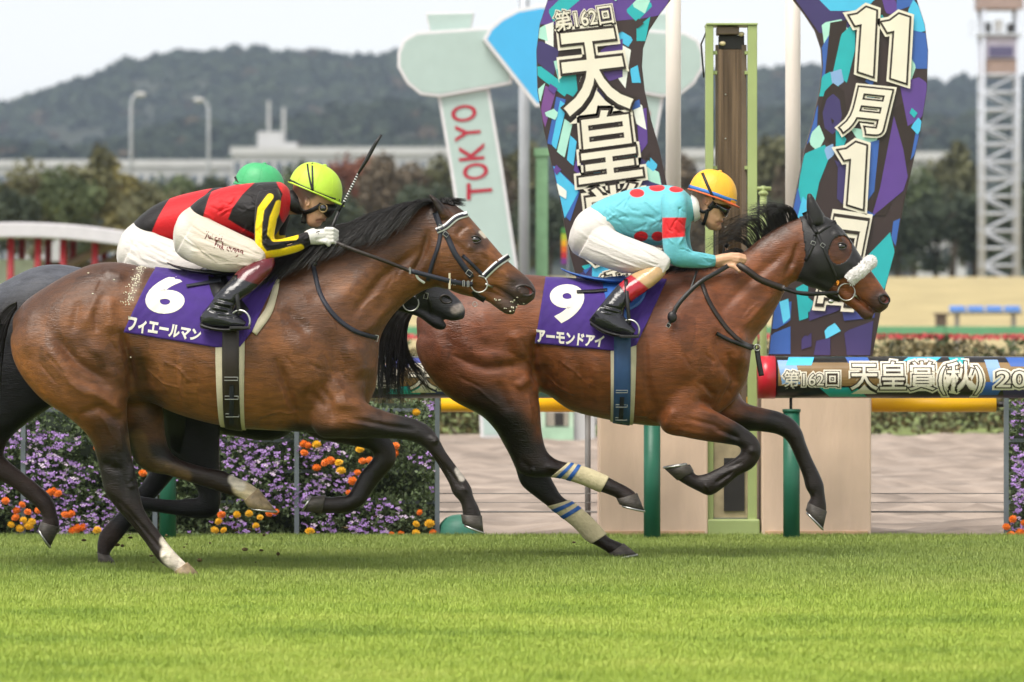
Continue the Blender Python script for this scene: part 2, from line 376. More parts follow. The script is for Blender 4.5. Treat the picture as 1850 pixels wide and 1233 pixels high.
# left group, in front of the far building
TR = [('olive',60,285,470,150,150),('olive',165,262,470,156,130),('yellow',215,270,470,168,110),('green',120,300,480,144,150),('dark',20,330,480,140,120),('olive',275,320,470,160,150),('green',330,312,470,172,130),('dark',390,318,460,176,120),('green',455,312,460,180,130),('dark',505,318,470,182,120),
      ('green',560,296,470,200,150),('red',640,258,470,215,150),('brown',735,275,470,222,140),('brown',690,270,480,212,130),('olive',795,268,480,224,110),('dark',600,330,480,180,140),('dark',780,320,490,186,130),('brown',880,245,500,230,120),('olive',930,235,500,240,110),('dark',870,330,500,190,140),('dark',990,320,500,200,160),
      ('brown',1250,265,500,230,120),('brown',1300,300,500,210,120),('olive',1400,225,500,240,130),('brown',1455,250,500,225,120),('dark',1400,340,500,200,160),
      ('olive',1720,248,500,265,130),('green',1650,300,500,250,120),('dark',1690,335,500,215,130),('dark',1620,340,500,212,120),('dark',1760,330,500,218,150),('dark',1830,325,500,214,150),('green',1800,340,500,230,130),('dark',1560,330,500,216,140)]
TR += [(('green','dark','olive')[i_ % 3], -30 + 58 * i_ + (i_ * 37) % 17, 306 + (i_ * 13) % 23, 440, 258 + (i_ * 29) % 40, 88 + (i_ * 31) % 50) for i_ in range(15) if not 600 < -30 + 58 * i_ < 660]
TDESC = {'olive':'olive autumn tree','yellow':'yellowing autumn tree','brown':'brown autumn tree','dark':'dark evergreen tree','green':'mid green bushy tree','red':'russet autumn tree'}
def where_(u):
    if u < 100: return 'at the far left edge beyond the white arched canopy'
    if u < 190: return 'left of the curved lamp posts'
    if u < 300: return 'in front of the left street lamp'
    if u < 420: return 'below the second street lamp'
    if u < 520: return 'behind the green-helmeted rider'
    if u < 620: return 'behind the yellow-helmeted rider'
    if u < 700: return 'behind the raised whip'
    if u < 800: return 'just left of the TOKYO plank'
    if u < 900: return 'right behind the TOKYO plank'
    if u < 1000: return 'behind the slim grey pole'
    if u < 1280: return 'left of the green mirror post'
    if u < 1350: return 'behind the green mirror post'
    if u < 1440: return 'between the mirror post and the tall steel pole'
    if u < 1500: return 'behind the right steel pole'
    if u < 1580: return 'mostly hidden behind the date board'
    if u < 1640: return 'beside the lower right edge of the date board'
    if u < 1700: return 'right of the date board'
    if u < 1770: return 'just left of the lattice tower'
    return 'behind the lattice tower'
for i, (lf, u, vt, vb, d, wp) in enumerate(TR):
    tree(f'{TDESC[lf]} {where_(u)}' + (', farther row' if d >= 258 and u < 900 else ''), u, vt, vb, d, wp, lf, 100 + i)

# ---- hills with woodland
def ridge(u, kind):
    if kind == 0: return np.interp(u, [-600,-200,0,60,130,200,280,340,400,470,520,600,660,720,790,880,960,1100,1300,1480,1560,1700,1850,2400], [330,240,196,178,158,128,104,98,97,94,95,100,108,98,104,110,118,128,134,126,138,152,140,190])
    if kind == 1: return np.interp(u, [-600,0,120,220,300,380,450,560,640,700,800,1000,1250,1500,1700,1850,2400], [300,252,262,250,225,208,222,205,182,176,186,200,205,190,205,190,230])
M_FLOOR = mat('woodland_floor', (0.03, 0.035, 0.02), rough=0.95, var=0.2, scale=0.02)
def hill(name, kind, d, depth, seed):
    us = np.linspace(-600, 2400, 90); rows = []
    for t in np.linspace(0, 1, 14):
        dd = d + (t - 1) * depth; f = t ** .8
        for u in us:
            zr = CAMZ - (ridge(u, kind) - HY) * d / FPX; x = (u - CX) * d / FPX
            rows.append((x, dd, -1 + (zr - 3) * f + 26 * (math.sin(x * .021 + dd * .011 + seed) * .6 + math.sin(x * .043 - dd * .017 + 2 * seed) * .4) * f * (1 - f) * 1.6))
    nu = len(us); F = [(j * nu + i, j * nu + i + 1, (j + 1) * nu + i + 1, (j + 1) * nu + i) for j in range(13) for i in range(nu - 1)]
    back = len(rows); rows += [(x, y + 250, -2) for x, y, z in rows[13 * nu:14 * nu]]
    F += [(13 * nu + i, 13 * nu + i + 1, back + i + 1, back + i) for i in range(nu - 1)]
    tag(mk(name, rows, F, M_FLOOR), kind='structure')
    rg = np.random.default_rng(seed); n = 3400; V_ = []; F_ = []; A = np.array(rows[:14 * nu]).reshape(14, nu, 3)
    ii = rg.uniform(0, nu - 1.001, n); jj = np.clip(rg.uniform(1.5, 13.0, n), 0, 12.999); jj[:500] = rg.uniform(12.2, 12.99, 500); i0 = ii.astype(int); j0 = jj.astype(int); a = (ii - i0)[:, None]; b = (jj - j0)[:, None]
    Pp = (A[j0, i0] * (1 - a) + A[j0, i0 + 1] * a) * (1 - b) + (A[j0 + 1, i0] * (1 - a) + A[j0 + 1, i0 + 1] * a) * b
    rr = rg.uniform(3.2, 6.8, n) * d / 2000; m = 46
    q = rg.normal(size=(n, m, 3)); q /= np.linalg.norm(q, axis=2)[:, :, None]; q[:, :, 2] = np.abs(q[:, :, 2]) * 1.0
    C = (Pp[:, None, :] + q * rr[:, None, None] * rg.uniform(.75, 1.05, (n, m, 1)) * np.array([1, 1, .95])).reshape(-1, 3)
    nn = q.reshape(-1, 3) + rg.normal(0, .45, (n * m, 3)); nn /= np.linalg.norm(nn, axis=1)[:, None]
    t = np.cross(nn, rg.normal(size=nn.shape)); t /= np.linalg.norm(t, axis=1)[:, None]; bb = np.cross(nn, t); s = np.repeat(rr, m)[:, None] * .36
    V = np.stack([C - t * s, C + bb * s, C + t * s, C - bb * s], axis=1).reshape(-1, 3)
    lf = .5 + .5 * np.sin(Pp[:, 0] * .021 + seed + 1.5 * np.sin(Pp[:, 1] * .016)) * np.sin(Pp[:, 1] * .024 + 1.2 * np.sin(Pp[:, 0] * .013)); tone = np.repeat(np.clip(.62 * lf + .5 * rg.uniform(0, 1, n) - .1, 0, 1), m * 4)[:, None]; hue = np.repeat(rg.uniform(0, 1, n), m * 4)[:, None]
    Cc = (np.array([.014, .024, .018]) * (1 - tone) + np.array([.050, .064, .034]) * tone); Cc = np.where(hue > .95, np.array([.075, .055, .034]), Cc)
    o = mk('woodland', V, np.arange(len(V)).reshape(-1, 4), M_WOOD, smooth=False, attr=Cc)
    tag(o, kind='stuff')
M_WOOD = mat('woodland_leaves', (.05, .06, .03), rough=.8, var=.3, scale=.05, attr='Col', spec=.1)
hill('hills', 0, 2300, 620, 5)
hill('near_hills', 1, 1500, 420, 9)

# ---- far buildings
M_CONC = mat('white_concrete', S((186, 186, 186)), rough=.8, var=.06, scale=.3)
M_WIN = mat('window_glass', S((90, 100, 112)), rough=.15, var=.2, scale=.4)
M_ROOF = mat('grey_roof', S((150, 150, 155)), rough=.8, var=.1, scale=.3)
def building(label, u0, u1, v0, d, depth, floors, nwin, extras=(), name='building', group=None, m=None):
    k = d / FPX; x0, x1 = (u0 - CX) * k, (u1 - CX) * k; z1 = CAMZ - (v0 - HY) * k
    root = thing(name, label, 'building', ((x0 + x1) / 2, d, -.1), group)
    MB().box(x0, x1, d, d + depth, -.1, z1).build('wall', m or M_CONC, root)
    MB().box(x0 - .3, x1 + .3, d - .35, d + depth + .3, z1, z1 + .035 * z1 + .25).build('roof', M_ROOF if m else M_CONC, root)
    fh = z1 / floors; wme = None
    for f in range(floors):
        for j in range(nwin):
            cx = x0 + (x1 - x0) * (j + .5) / nwin; ww = (x1 - x0) / nwin * .3
            b = MB().box(cx - ww, cx + ww, d - .06, d + .05, f * fh + fh * .35, f * fh + fh * .78)
            b.build('window', M_WIN, root)
    for (a0, a1, b0, b1, nm) in extras:
        MB().box((a0 - CX) * k, (a1 - CX) * k, d + depth * .3, d + depth * .3 + (a1 - a0) * k, CAMZ - (b1 - HY) * k, CAMZ - (b0 - HY) * k).build(nm, M_CONC, root)
    return root
building('long white concrete building with rooftop water tower and antennas', 420, 830, 280, 620, 14, 5, 22, [(462, 508, 236, 281, 'roof_tower'), (508, 534, 256, 281, 'machine_room'), (480, 485, 180, 237, 'antenna_mast'), (507, 512, 192, 257, 'antenna_mast'), (566, 580, 266, 281, 'water_tank')])
building('low white building running along the far left skyline', -160, 419, 302, 640, 12, 4, 30)
building('pale building glimpsed between trees right of the date board', 1660, 1745, 290, 420, 10, 4, 6)
building('small white house behind trees left of TOKYO plank', 650, 790, 318, 330, 9, 3, 7)
building('white house seen left of the green mirror post', 1236, 1292, 285, 400, 9, 3, 4)
building('white house half hidden by trees at far left', 30, 130, 335, 300, 8, 2, 5)

# ---- street lamps
M_POLE = mat('galvanised_steel', S((176, 180, 186)), rough=.5, var=.1, scale=2, metal=.3)
def street_lamp(label, u, vt, dirn, d=210):
    k = d / FPX; x = (u - CX) * k; z = CAMZ - (vt - HY) * k
    root = thing('street_lamp', label, 'street lamp', (x, d, 0), 'street lamps before the hills')
    pts = [(x, d, -.1), (x, d, z - .55), (x + dirn * .05, d, z - .25), (x + dirn * .16, d, z - .08), (x + dirn * .3, d, z)]
    MB().tube(pts, [.10, .075, .07, .06, .05], 10).build('pole', M_POLE, root, True)
    hd = MB().ball((x + dirn * .42, d, z - .02), .26, .16, .10, 14, 8).build('lamp_head', M_CONC, root, True)
    MB().ball((x + dirn * .44, d, z - .09), .17, .11, .05, 12, 6).build('lens', mat('lamp_lens', (.7, .72, .74), rough=.2), hd, True)
street_lamp('grey street lamp with head curving to the right', 237, 170, 1)
street_lamp('grey street lamp with head curving to the left', 377, 180, -1)

# ---- lattice patrol tower
M_WSTEEL = mat('pale_painted_steel', S((190, 196, 208)), rough=.5, var=.08, scale=3)
def tower():
    d = 180; k = d / FPX; x0, x1 = (1772 - CX) * k, (1845 - CX) * k; w = x1 - x0; zb = 2.2; zt = CAMZ + 570 * k
    root = thing('lattice_tower', 'pale steel lattice patrol tower with cabin on the right', 'tower', ((x0 + x1) / 2, d, zb))
    for x in (x0 + .1, x1 - .1):
        for y in (d, d + w):
            MB().tube([(x, y, zb), (x, y, zt)], .075, 8).build('leg', M_WSTEEL, root, True)
    n = 13; zs = np.linspace(zb, CAMZ + 415 * k, n)
    for i in range(n):
        b = MB()
        for y in (d, d + w): b.tube([(x0 + .1, y, zs[i]), (x1 - .1, y, zs[i])], .042, 6)
        for x in (x0 + .1, x1 - .1): b.tube([(x, d, zs[i]), (x, d + w, zs[i])], .055, 6)
        b.build('horizontal_ring', M_WSTEEL, root, True)
        if i < n - 1:
            for y in (d - .02, d + w + .02):
                a, c = (x0 + .1, x1 - .1) if i % 2 else (x1 - .1, x0 + .1)
                MB().tube([(a, y, zs[i]), (c, y, zs[i + 1])], .034, 6).build('diagonal_brace', M_WSTEEL, root, True)
    def zz(v): return CAMZ - (v - HY) * k
    MB().box(x0 + .12, x1 - .12, d + .1, d + w - .1, zz(133), zz(108)).build('lower_panel', mat('tan_panel', S((150, 130, 122)), rough=.7), root)
    c = MB().box(x0 + .1, x1 - .1, d + .05, d + w - .05, zz(106), zz(66)).build('cabin', mat('lilac_panel', S((168, 164, 182)), rough=.6), root)
    MB().box(x0 + .3, x1 - .3, d + .01, d + .06, zz(103), zz(84)).build('window', mat('cabin_glass', S((80, 76, 110)), rough=.12), c)
    MB().box(x0 - .05, x1 + .05, d - .12, d + w + .1, zz(64), zz(60)).build('platform', M_WSTEEL, root)
    for q, (a, e) in enumerate(((1785, 40), (1806, 36), (1828, 42))):
        xx = (a - CX) * k; MB().box(xx - .14, xx + .14, d + .2, d + .6, zz(58), zz(e)).build('camera_box', [mat('black_box', S((50, 48, 50)), rough=.5), M_CONC][q % 2], root, bevel=.02)
    MB().box(x0 - .08, x1 + .08, d - .1, d + w + .1, zz(16), zz(-20)).build('upper_panel', mat('brown_panel', S((150, 132, 128)), rough=.7), root)
    b = MB()
    for z_ in (zz(60), zz(50), zz(40)): b.tube([(x0 - .4, d - .1, z_), (x0 + .1, d - .1, z_)], .02, 5)
    b.tube([(x0 - .4, d - .1, zz(68)), (x0 - .4, d - .1, zz(40))], .02, 5).build('side_rail', M_WSTEEL, root)
tower()

# ---- bench with blue seats on the bank, and the strips in front of it
M_BLUE = mat('blue_plastic', S((92, 140, 205)), rough=.4, var=.08, scale=4)
M_GSTEEL = mat('grey_steel', S((120, 118, 116)), rough=.6, var=.15)
def bench():
    d = 112; k = d / FPX; zg = bank_z(11, d)
    root = thing('seat_bench', 'row of four blue plastic seats on the dry bank', 'bench', ((1780 - CX) * k, d, zg))
    for u in (1731, 1764, 1797, 1830):
        x = (u - CX) * k; z = CAMZ - (560 - HY) * k
        b = MB(); b.box(x - .19, x + .19, d - .2, d + .2, z - .05, z + .0); b.box(x - .19, x + .19, d + .16, d + .21, z, z + .09)
        b.build('seat', M_BLUE, root, bevel=.025)
    z = CAMZ - (566 - HY) * k
    MB().box((1714 - CX) * k, (1846 - CX) * k, d - .03, d + .03, z - .03, z + .02).build('rail', M_GSTEEL, root)
    for u in (1729, 1831):
        x = (u - CX) * k; MB().box(x - .05, x + .05, d - .05, d + .05, zg - .05, z - .03).build('leg', M_GSTEEL, root)
bench()
kb = 108 / FPX; xx = (1700 - CX) * kb
b = MB(); b.box(xx - .12, xx + .12, 107.9, 108.1, bank_z(xx, 108) - .05, CAMZ - (570 - HY) * kb); b.box(xx - .16, xx + .16, 107.86, 108.14, CAMZ - (570 - HY) * kb, CAMZ - (566 - HY) * kb)
tag(b.build('marker_post', mat('dark_brown_wood', S((84, 72, 62)), rough=.8), loc=(xx, 108, 0), bevel=.01), 'short dark post beside the blue seats', 'post')
M_GFEN = mat('green_fence_paint', S((96, 150, 112)), rough=.6, var=.1, scale=2)
root = thing('course_fence', 'long green board fence below the dry bank', 'fence', (8, 85, 0))
kf = 85 / FPX
for i in range(14):
    x0 = -14 + i * 2.4
    MB().box(x0 + .01, x0 + 2.39, 84.98, 85.02, CAMZ - (606 - HY) * kf, CAMZ - (590 - HY) * kf).build('panel', M_GFEN, root, bevel=.006)
    MB().box(x0 - .04, x0 + .04, 85.03, 85.11, -.05, CAMZ - (592 - HY) * kf).build('post', M_GFEN, root)
# red flower strip and hedges
def strip(name, label, cat, x0, x1, d, z0, z1, depth, m, n, size, seed, mb=None):
    rg = np.random.default_rng(seed); C = np.c_[rg.uniform(x0, x1, n), rg.uniform(d, d + depth, n), z0 + (z1 - z0) * rg.uniform(0, 1, n) ** .8]
    C[:, 2] += .06 * (z1 - z0) * np.sin(C[:, 0] * 3.1) + .05 * (z1 - z0) * np.sin(C[:, 0] * 7.7 + 1)
    V, F = leaf_cards(C, size, rg); o = mk(name, V, F, m, smooth=False, loc=((x0 + x1) / 2, d, z0)); return tag(o, label, cat)
M_RED = mat('red_flower_petals', S((190, 62, 72)), rough=.6, var=.3, scale=6)
k55 = 56 / FPX
o_ = strip('red_flower_bed', 'low strip of red flowers behind the clipped hedge', 'flower bed', -9, 9, 56, .99, 1.05, .8, M_RED, 9000, .022, 51); o_['kind'] = 'stuff'
o_ = strip('flower_foliage', 'leafy base of the red flower strip', 'foliage', -9, 9, 56, -.05, .99, .8, LEAF['green'], 9000, .05, 52); o_['kind'] = 'stuff'
M_HEDGE = mat('hedge_leaves', (.075, .085, .028), rough=.6, var=.55, scale=5, col2=(.17, .13, .05))
tag(strip('hedge', 'clipped green and russet hedge along the far side of the dirt track', 'hedge', -8, 8, 51.7, -.05, .95, .7, M_HEDGE, 34000, .035, 53), kind='stuff')
# pavilion with white arched canopy and red posts, far left
def pavilion():
    d = 74; k = d / FPX; zs = lambda v: CAMZ - (v - HY) * k; xs = lambda u: (u - CX) * k
    root = thing('canopy_pavilion', 'white arched canopy on red posts at the far left', 'pavilion', (xs(60), d, 0))
    us = np.linspace(-160, 300, 30); top = [402 + .00042 * (u - 30) ** 2 for u in us]; pts = [(xs(u), zs(v)) for u, v in zip(us, top)] + [(xs(u), zs(v + 27)) for u, v in list(zip(us, top))[::-1]]
    MB().prism(pts, d, d + 2.2).build('canopy', mat('white_canopy', S((205, 200, 208)), rough=.6, var=.05), root, bevel=.02)
    mr = mat('red_painted_steel', S((158, 36, 46)), rough=.5, var=.12)
    for u in (-100, -40, 17, 66, 112, 170, 230):
        for y in (d + .25, d + 1.9): MB().tube([(xs(u) - .04, y, -.05), (xs(u), y, zs(425))], .055, 8).build('post', mr, root, True)
    mb_ = mat('brown_lattice_panel', S((138, 116, 104)), rough=.8, var=.15, scale=3)
    for j in range(4):
        q = np.linspace(0, 1, 14); b = MB()
        b.tube([(xs(80 + 30 * j + 190 * t), d + .9 + .12 * j, zs(500 - 75 * math.sin(t * 1.5) + 16 * j)) for t in q], .075, 8).build('curved_beam', mb_, root, True)
    MB().box(xs(-150), xs(300), d + 2.0, d + 2.1, -.05, zs(470)).build('back_wall', mat('cream_wall', S((150, 140, 132)), rough=.8, var=.2), root)
    MB().box(xs(-150), xs(70), d + .6, d + .9, -.05, zs(468)).build('counter', mat('pale_mint_counter', S((196, 205, 184)), rough=.6), root, bevel=.02)
pavilion()

# ---- the air: hills fade towards blue-grey
M_HAZE = bpy.data.materials.new('haze'); M_HAZE.use_nodes = True
_n = M_HAZE.node_tree.nodes; _n.clear(); _o = _n.new('ShaderNodeOutputMaterial'); _v = _n.new('ShaderNodeVolumePrincipled')
_v.inputs['Color'].default_value = (.68, .82, 1.0, 1); _v.inputs['Density'].default_value = .00016; _v.inputs['Anisotropy'].default_value = .2
M_HAZE.node_tree.links.new(_v.outputs[0], _o.inputs['Volume'])
tag(MB().box(-2600, 2600, -30, 2900, -3.5, 180).build('haze', M_HAZE), kind='stuff')
# ------------------------------------------------------------------ finish-line structures
M_STEEL = mat('steel', (0.5, 0.5, 0.48), rough=0.38, var=0.1, scale=30, metal=1.0)
M_GREEN = mat('dark_green_paint', S((30, 96, 74)), rough=.45, var=.12, scale=5, bump=.1, bscale=40)
M_LIME = mat('lime_green_paint', S((158, 172, 112)), rough=.5, var=.08, scale=4)
M_PINK = mat('pinkish_render', S((218, 190, 168)), rough=.85, var=.13, scale=4.5, bump=.25, bscale=40, stretch=(1, 1, .25))
M_YEL = mat('yellow_padding', S((250, 188, 10)), rough=.4, var=.06, scale=3)
M_CREAM = mat('cream_print', S((230, 222, 204)), rough=.5, var=.04)
M_BROWN = mat('dark_brown_print', S((44, 33, 27)), rough=.5, var=.08)
M_MINT = mat('mint_panel', S((168, 188, 182)), rough=.5, var=.03)
M_WPAINT = mat('white_paint', S((210, 210, 212)), rough=.45, var=.04)
M_REDT = mat('red_lettering', S((168, 26, 52)), rough=.5, var=.05)
PAL = {'t': S((38, 172, 178)), 'c': S((76, 186, 226)), 'b': S((56, 96, 172)), 'p': S((92, 62, 140)), 'm': S((172, 222, 206)), 'n': S((56, 42, 42)), 'v': S((62, 52, 104)), 'l': S((134, 168, 212)), 'k': S((46, 33, 29)), 'w': S((232, 234, 226)), 'u': S((120, 72, 140)), 's': S((96, 200, 236)), 'd': S((58, 64, 130))}
PM = {k_: mat('print_' + k_, c_, rough=.45, var=.05, scale=10) for k_, c_ in PAL.items()}

def text2d(body, offset=0.0, res=4, slices=0, bold=0.0):
    """filled text as 2-D triangles, fitted to the unit box of the plain glyphs"""
    def mesh(off):
        cu = bpy.data.curves.new('txt', 'FONT'); cu.body = body; cu.size = 1; cu.fill_mode = 'FRONT'; cu.resolution_u = res; cu.offset = off
        o = bpy.data.objects.new('txt', cu); COL.objects.link(o); dg = bpy.context.evaluated_depsgraph_get()
        me = bpy.data.meshes.new_from_object(o.evaluated_get(dg)); bpy.data.objects.remove(o); bpy.data.curves.remove(cu); return me
    a = mesh(bold); A = np.array([v.co[:] for v in a.vertices]); lo, hi = A[:, :2].min(0), A[:, :2].max(0)
    if offset: bpy.data.meshes.remove(a); a = mesh(offset + bold)
    bm = bmesh.new(); bm.from_mesh(a); bpy.data.meshes.remove(a)
    bmesh.ops.triangulate(bm, faces=bm.faces)
    if slices:
        for ax in (0, 1):
            nn = slices if ax else int(slices * max(1, (hi[0] - lo[0]) / (hi[1] - lo[1])))
            for t in np.linspace(0, 1, nn + 2)[1:-1]:
                co = [0, 0, 0]; co[ax] = lo[ax] + (hi[ax] - lo[ax]) * t; no = [0, 0, 0]; no[ax] = 1
                bmesh.ops.bisect_plane(bm, geom=bm.verts[:] + bm.edges[:] + bm.faces[:], plane_co=co, plane_no=no)
    bm.verts.index_update()
    V = np.array([v.co[:2] for v in bm.verts]); F = [tuple(v.index for v in f.verts) for f in bm.faces]; bm.free()
    return (V - lo) / (hi - lo), F
def quad(V, q):      # unit coords -> pixel quad (tl, tr, br, bl)
    tl, tr, br, bl = [np.array(c, float) for c in q]; x, y = V[:, :1], V[:, 1:2]
    return (bl * (1 - x) + br * x) * (1 - y) + (tl * (1 - x) + tr * x) * y
def flat_text(name, body, q, d, m, parent, offset=0, res=4, bold=0.0):
    V, F = text2d(body, offset, res, bold=bold); U = quad(V, q)
    return mk(name, [P(u, v, d)[:] for u, v in U], F, m, parent, smooth=False)
def outlined(body, q, d, parent, o1=.035, o2=.075, bold=.01, name='lettering'):
    """cream letters, dark keyline, cream surround, as on the race boards"""
    a = flat_text(name, body, q, d - .012, M_CREAM, parent, bold=bold)
    flat_text('keyline', body, q, d - .008, M_BROWN, a, offset=o1, bold=bold)
    flat_text('surround', body, q, d - .004, M_CREAM, a, offset=o2, bold=bold)
def panel(name, pts, d, thick, m, parent, bevel=0.0):
    o = MB().prism([(P(u, v, d).x, P(u, v, d).z) for u, v in pts], d, d + thick).build(name, m, parent, bevel=bevel); return o
def patch(b, pts, d, mi):    # flat printed shape
    V = [P(u, v, d)[:] for u, v in pts]; b.add(V, [tuple(range(len(V)))], mi)
def smooth_outline(pts, sub=5):
    A = np.array(pts + [pts[0]], float); return [tuple(r[:2]) for r in crom(A, sub)[:-1]]

DB = 29.15
# --- date board (right) and title board (left): one shape, mirrored about the finish line
RB = [(1420,-40),(1434,0),(1454,26),(1473,55),(1484,88),(1486,120),(1481,164),(1469,219),(1454,270),(1440,340),(1430,390),(1412,470),(1398,560),(1388,644),(1576,644),(1588,582),(1600,520),(1617,456),(1634,365),(1648,303),(1663,237),(1675,164),(1677,91),(1671,44),(1655,-5),(1640,-40)]
LB = [(2646 - u, v) for u, v in RB][::-1]
rb = thing('race_board', 'curved blue and purple board with the date 11月1日', 'sign', (P(1530, 0, DB).x, DB, 1.05), 'curved race boards')
lb = thing('race_board', 'curved patterned board with the race title 天皇賞', 'sign', (P(1116, 0, DB).x, DB, 1.05), 'curved race boards')
panel('board', RB, DB, .09, PM['n'], rb, .006); panel('board', LB, DB, .09, PM['n'], lb, .006)
def clip_poly(poly, clip):
    """polygon clipped to the board by a fine scan of x-limits (board is y-monotone)"""
    return poly
def board_x(v, L):      # left/right limits of the board at row v
    xs = []
    for (a, b_), (c, d_) in zip(L, L[1:] + L[:1]):
        if (b_ > v) != (d_ > v): xs.append(a + (v - b_) * (c - a) / (d_ - b_))
    return (min(xs), max(xs)) if len(xs) > 1 else (0, 0)
def print_mesh(parent, L, shapes, d):
    lay = 0
    for key, pts in shapes:
        b = MB(); lay += 1; A = np.array(pts, float); v0, v1 = A[:, 1].min(), A[:, 1].max(); vs_ = np.linspace(v0, v1, max(3, int((v1 - v0) / 5)))
        prev = None
        for v in vs_:
            v_ = min(max(v, v0 + 1e-3), v1 - 1e-3); xs = []
            for (a, b_), (c, e) in zip(pts, pts[1:] + pts[:1]):
                if (b_ > v_) != (e > v_): xs.append(a + (v_ - b_) * (c - a) / (e - b_))
            if len(xs) < 2: prev = None; continue
            bl, br = board_x(v_, L); lo, hi = max(min(xs), bl + 1), min(max(xs), br - 1)
            if hi <= lo: prev = None; continue
            if prev: patch(b, [(prev[0], prev[2]), (prev[1], prev[2]), (hi, v_), (lo, v_)], d - .0008 - .00012 * lay, 0)
            prev = (lo, hi, v_)
        if b.V: b.build('printed_shape', PM[key], parent)
SH_R = [('v',[(1430,-10),(1560,-10),(1530,60),(1480,60)]),('c',[(1470,-10),(1540,-12),(1590,-10),(1560,20),(1500,20)]),('p',[(1590,-15),(1610,-15),(1630,30),(1600,24)]),('b',[(1620,-20),(1660,-20),(1650,10),(1620,20)]),('c',[(1650,0),(1670,20),(1672,60),(1650,62),(1640,20)]),
 ('m',[(1484,42),(1520,35),(1540,65),(1490,90)]),('b',[(1482,90),(1500,60),(1500,120),(1482,150)]),('k',[(1500,40),(1530,36),(1525,130),(1490,140)]),('t',[(1520,62),(1545,40),(1545,90),(1530,150),(1505,130)]),
 ('b',[(1650,55),(1677,60),(1677,130),(1640,120)]),('m',[(1640,95),(1655,120),(1645,150),(1632,140)]),('t',[(1480,140),(1500,130),(1520,150),(1500,175),(1475,180)]),('l',[(1500,130),(1520,125),(1525,150),(1505,160)]),
 ('p',[(1628,160),(1660,140),(1676,150),(1668,210),(1640,225)]),('k',[(1480,205),(1490,165),(1505,150),(1525,165),(1530,205),(1520,250),(1505,265),(1485,245)]),('v',[(1486,205),(1494,178),(1505,170),(1517,180),(1521,210),(1514,235),(1504,243),(1490,232)]),
 ('b',[(1462,225),(1478,190),(1476,230),(1458,262)]),('m',[(1466,240),(1480,226),(1490,250),(1478,275),(1462,260)]),('t',[(1450,280),(1490,262),(1500,280),(1480,330),(1470,378),(1440,360)]),('l',[(1488,268),(1505,260),(1508,280),(1495,290)]),
 ('t',[(1510,235),(1530,250),(1520,275),(1510,268)]),('m',[(1535,230),(1590,240),(1580,262),(1555,262)]),('s',[(1568,285),(1582,300),(1576,322),(1562,305)]),('v',[(1515,265),(1540,300),(1535,380),(1512,360)]),('b',[(1560,260),(1600,250),(1590,330),(1560,375),(1548,340)]),
 ('k',[(1590,240),(1610,200),(1640,180),(1655,235),(1648,280),(1600,390),(1575,390)]),('p',[(1615,210),(1632,270),(1640,320),(1632,345),(1575,392),(1590,340)]),('p',[(1625,150),(1660,140),(1665,215),(1640,228)]),('b',[(1655,235),(1664,220),(1655,275),(1645,290)]),
 ('b',[(1440,330),(1450,380),(1435,400),(1425,400)]),('c',[(1450,355),(1466,372),(1462,400),(1440,396)]),('t',[(1560,470),(1608,420),(1617,458),(1600,520),(1580,545),(1560,520)]),('b',[(1614,400),(1626,395),(1618,445),(1610,430)]),
 ('b',[(1400,540),(1430,545),(1428,580),(1394,600)]),('s',[(1408,545),(1424,540),(1428,575),(1415,585)]),('t',[(1438,520),(1460,510),(1460,575),(1444,580)]),('v',[(1460,545),(1520,530),(1520,560),(1462,580)]),('b',[(1390,605),(1428,590),(1428,640),(1388,640)]),
 ('s',[(1489,595),(1508,584),(1520,598),(1492,613)]),('v',[(1448,610),(1466,602),(1466,630),(1448,632)]),('v',[(1475,615),(1500,610),(1500,642),(1470,642)]),('d',[(1520,555),(1582,545),(1580,575),(1525,580)]),('v',[(1525,600),(1578,580),(1572,642),(1530,642)])]
def shards(L, n, seed, keys):
    rg = random.Random(seed); out = []
    for i in range(n):
        v = rg.uniform(-15, 630); a, b_ = board_x(v, L)
        if b_ <= a: continue
        u = rg.uniform(a + 4, b_ - 4); r_ = rg.uniform(4, 13); th = rg.uniform(0, 3.14); el = rg.uniform(1.2, 3.0); k = rg.choice((3, 4, 4, 5)); st = rg.uniform(0, 6.28)
        pts = []
        for j in range(k):
            q = st + j * 6.283 / k + rg.uniform(-.3, .3); x, y = r_ * el * .6 * math.cos(q), r_ * math.sin(q); pts.append((u + x * math.cos(th) - y * math.sin(th), v + x * math.sin(th) + y * math.cos(th)))
        out.append((rg.choice(keys), pts))
    return out
SH_R = SH_R[:] + shards(RB, 16, 5, 'tcbmknvlk')
print_mesh(rb, RB, SH_R, DB)
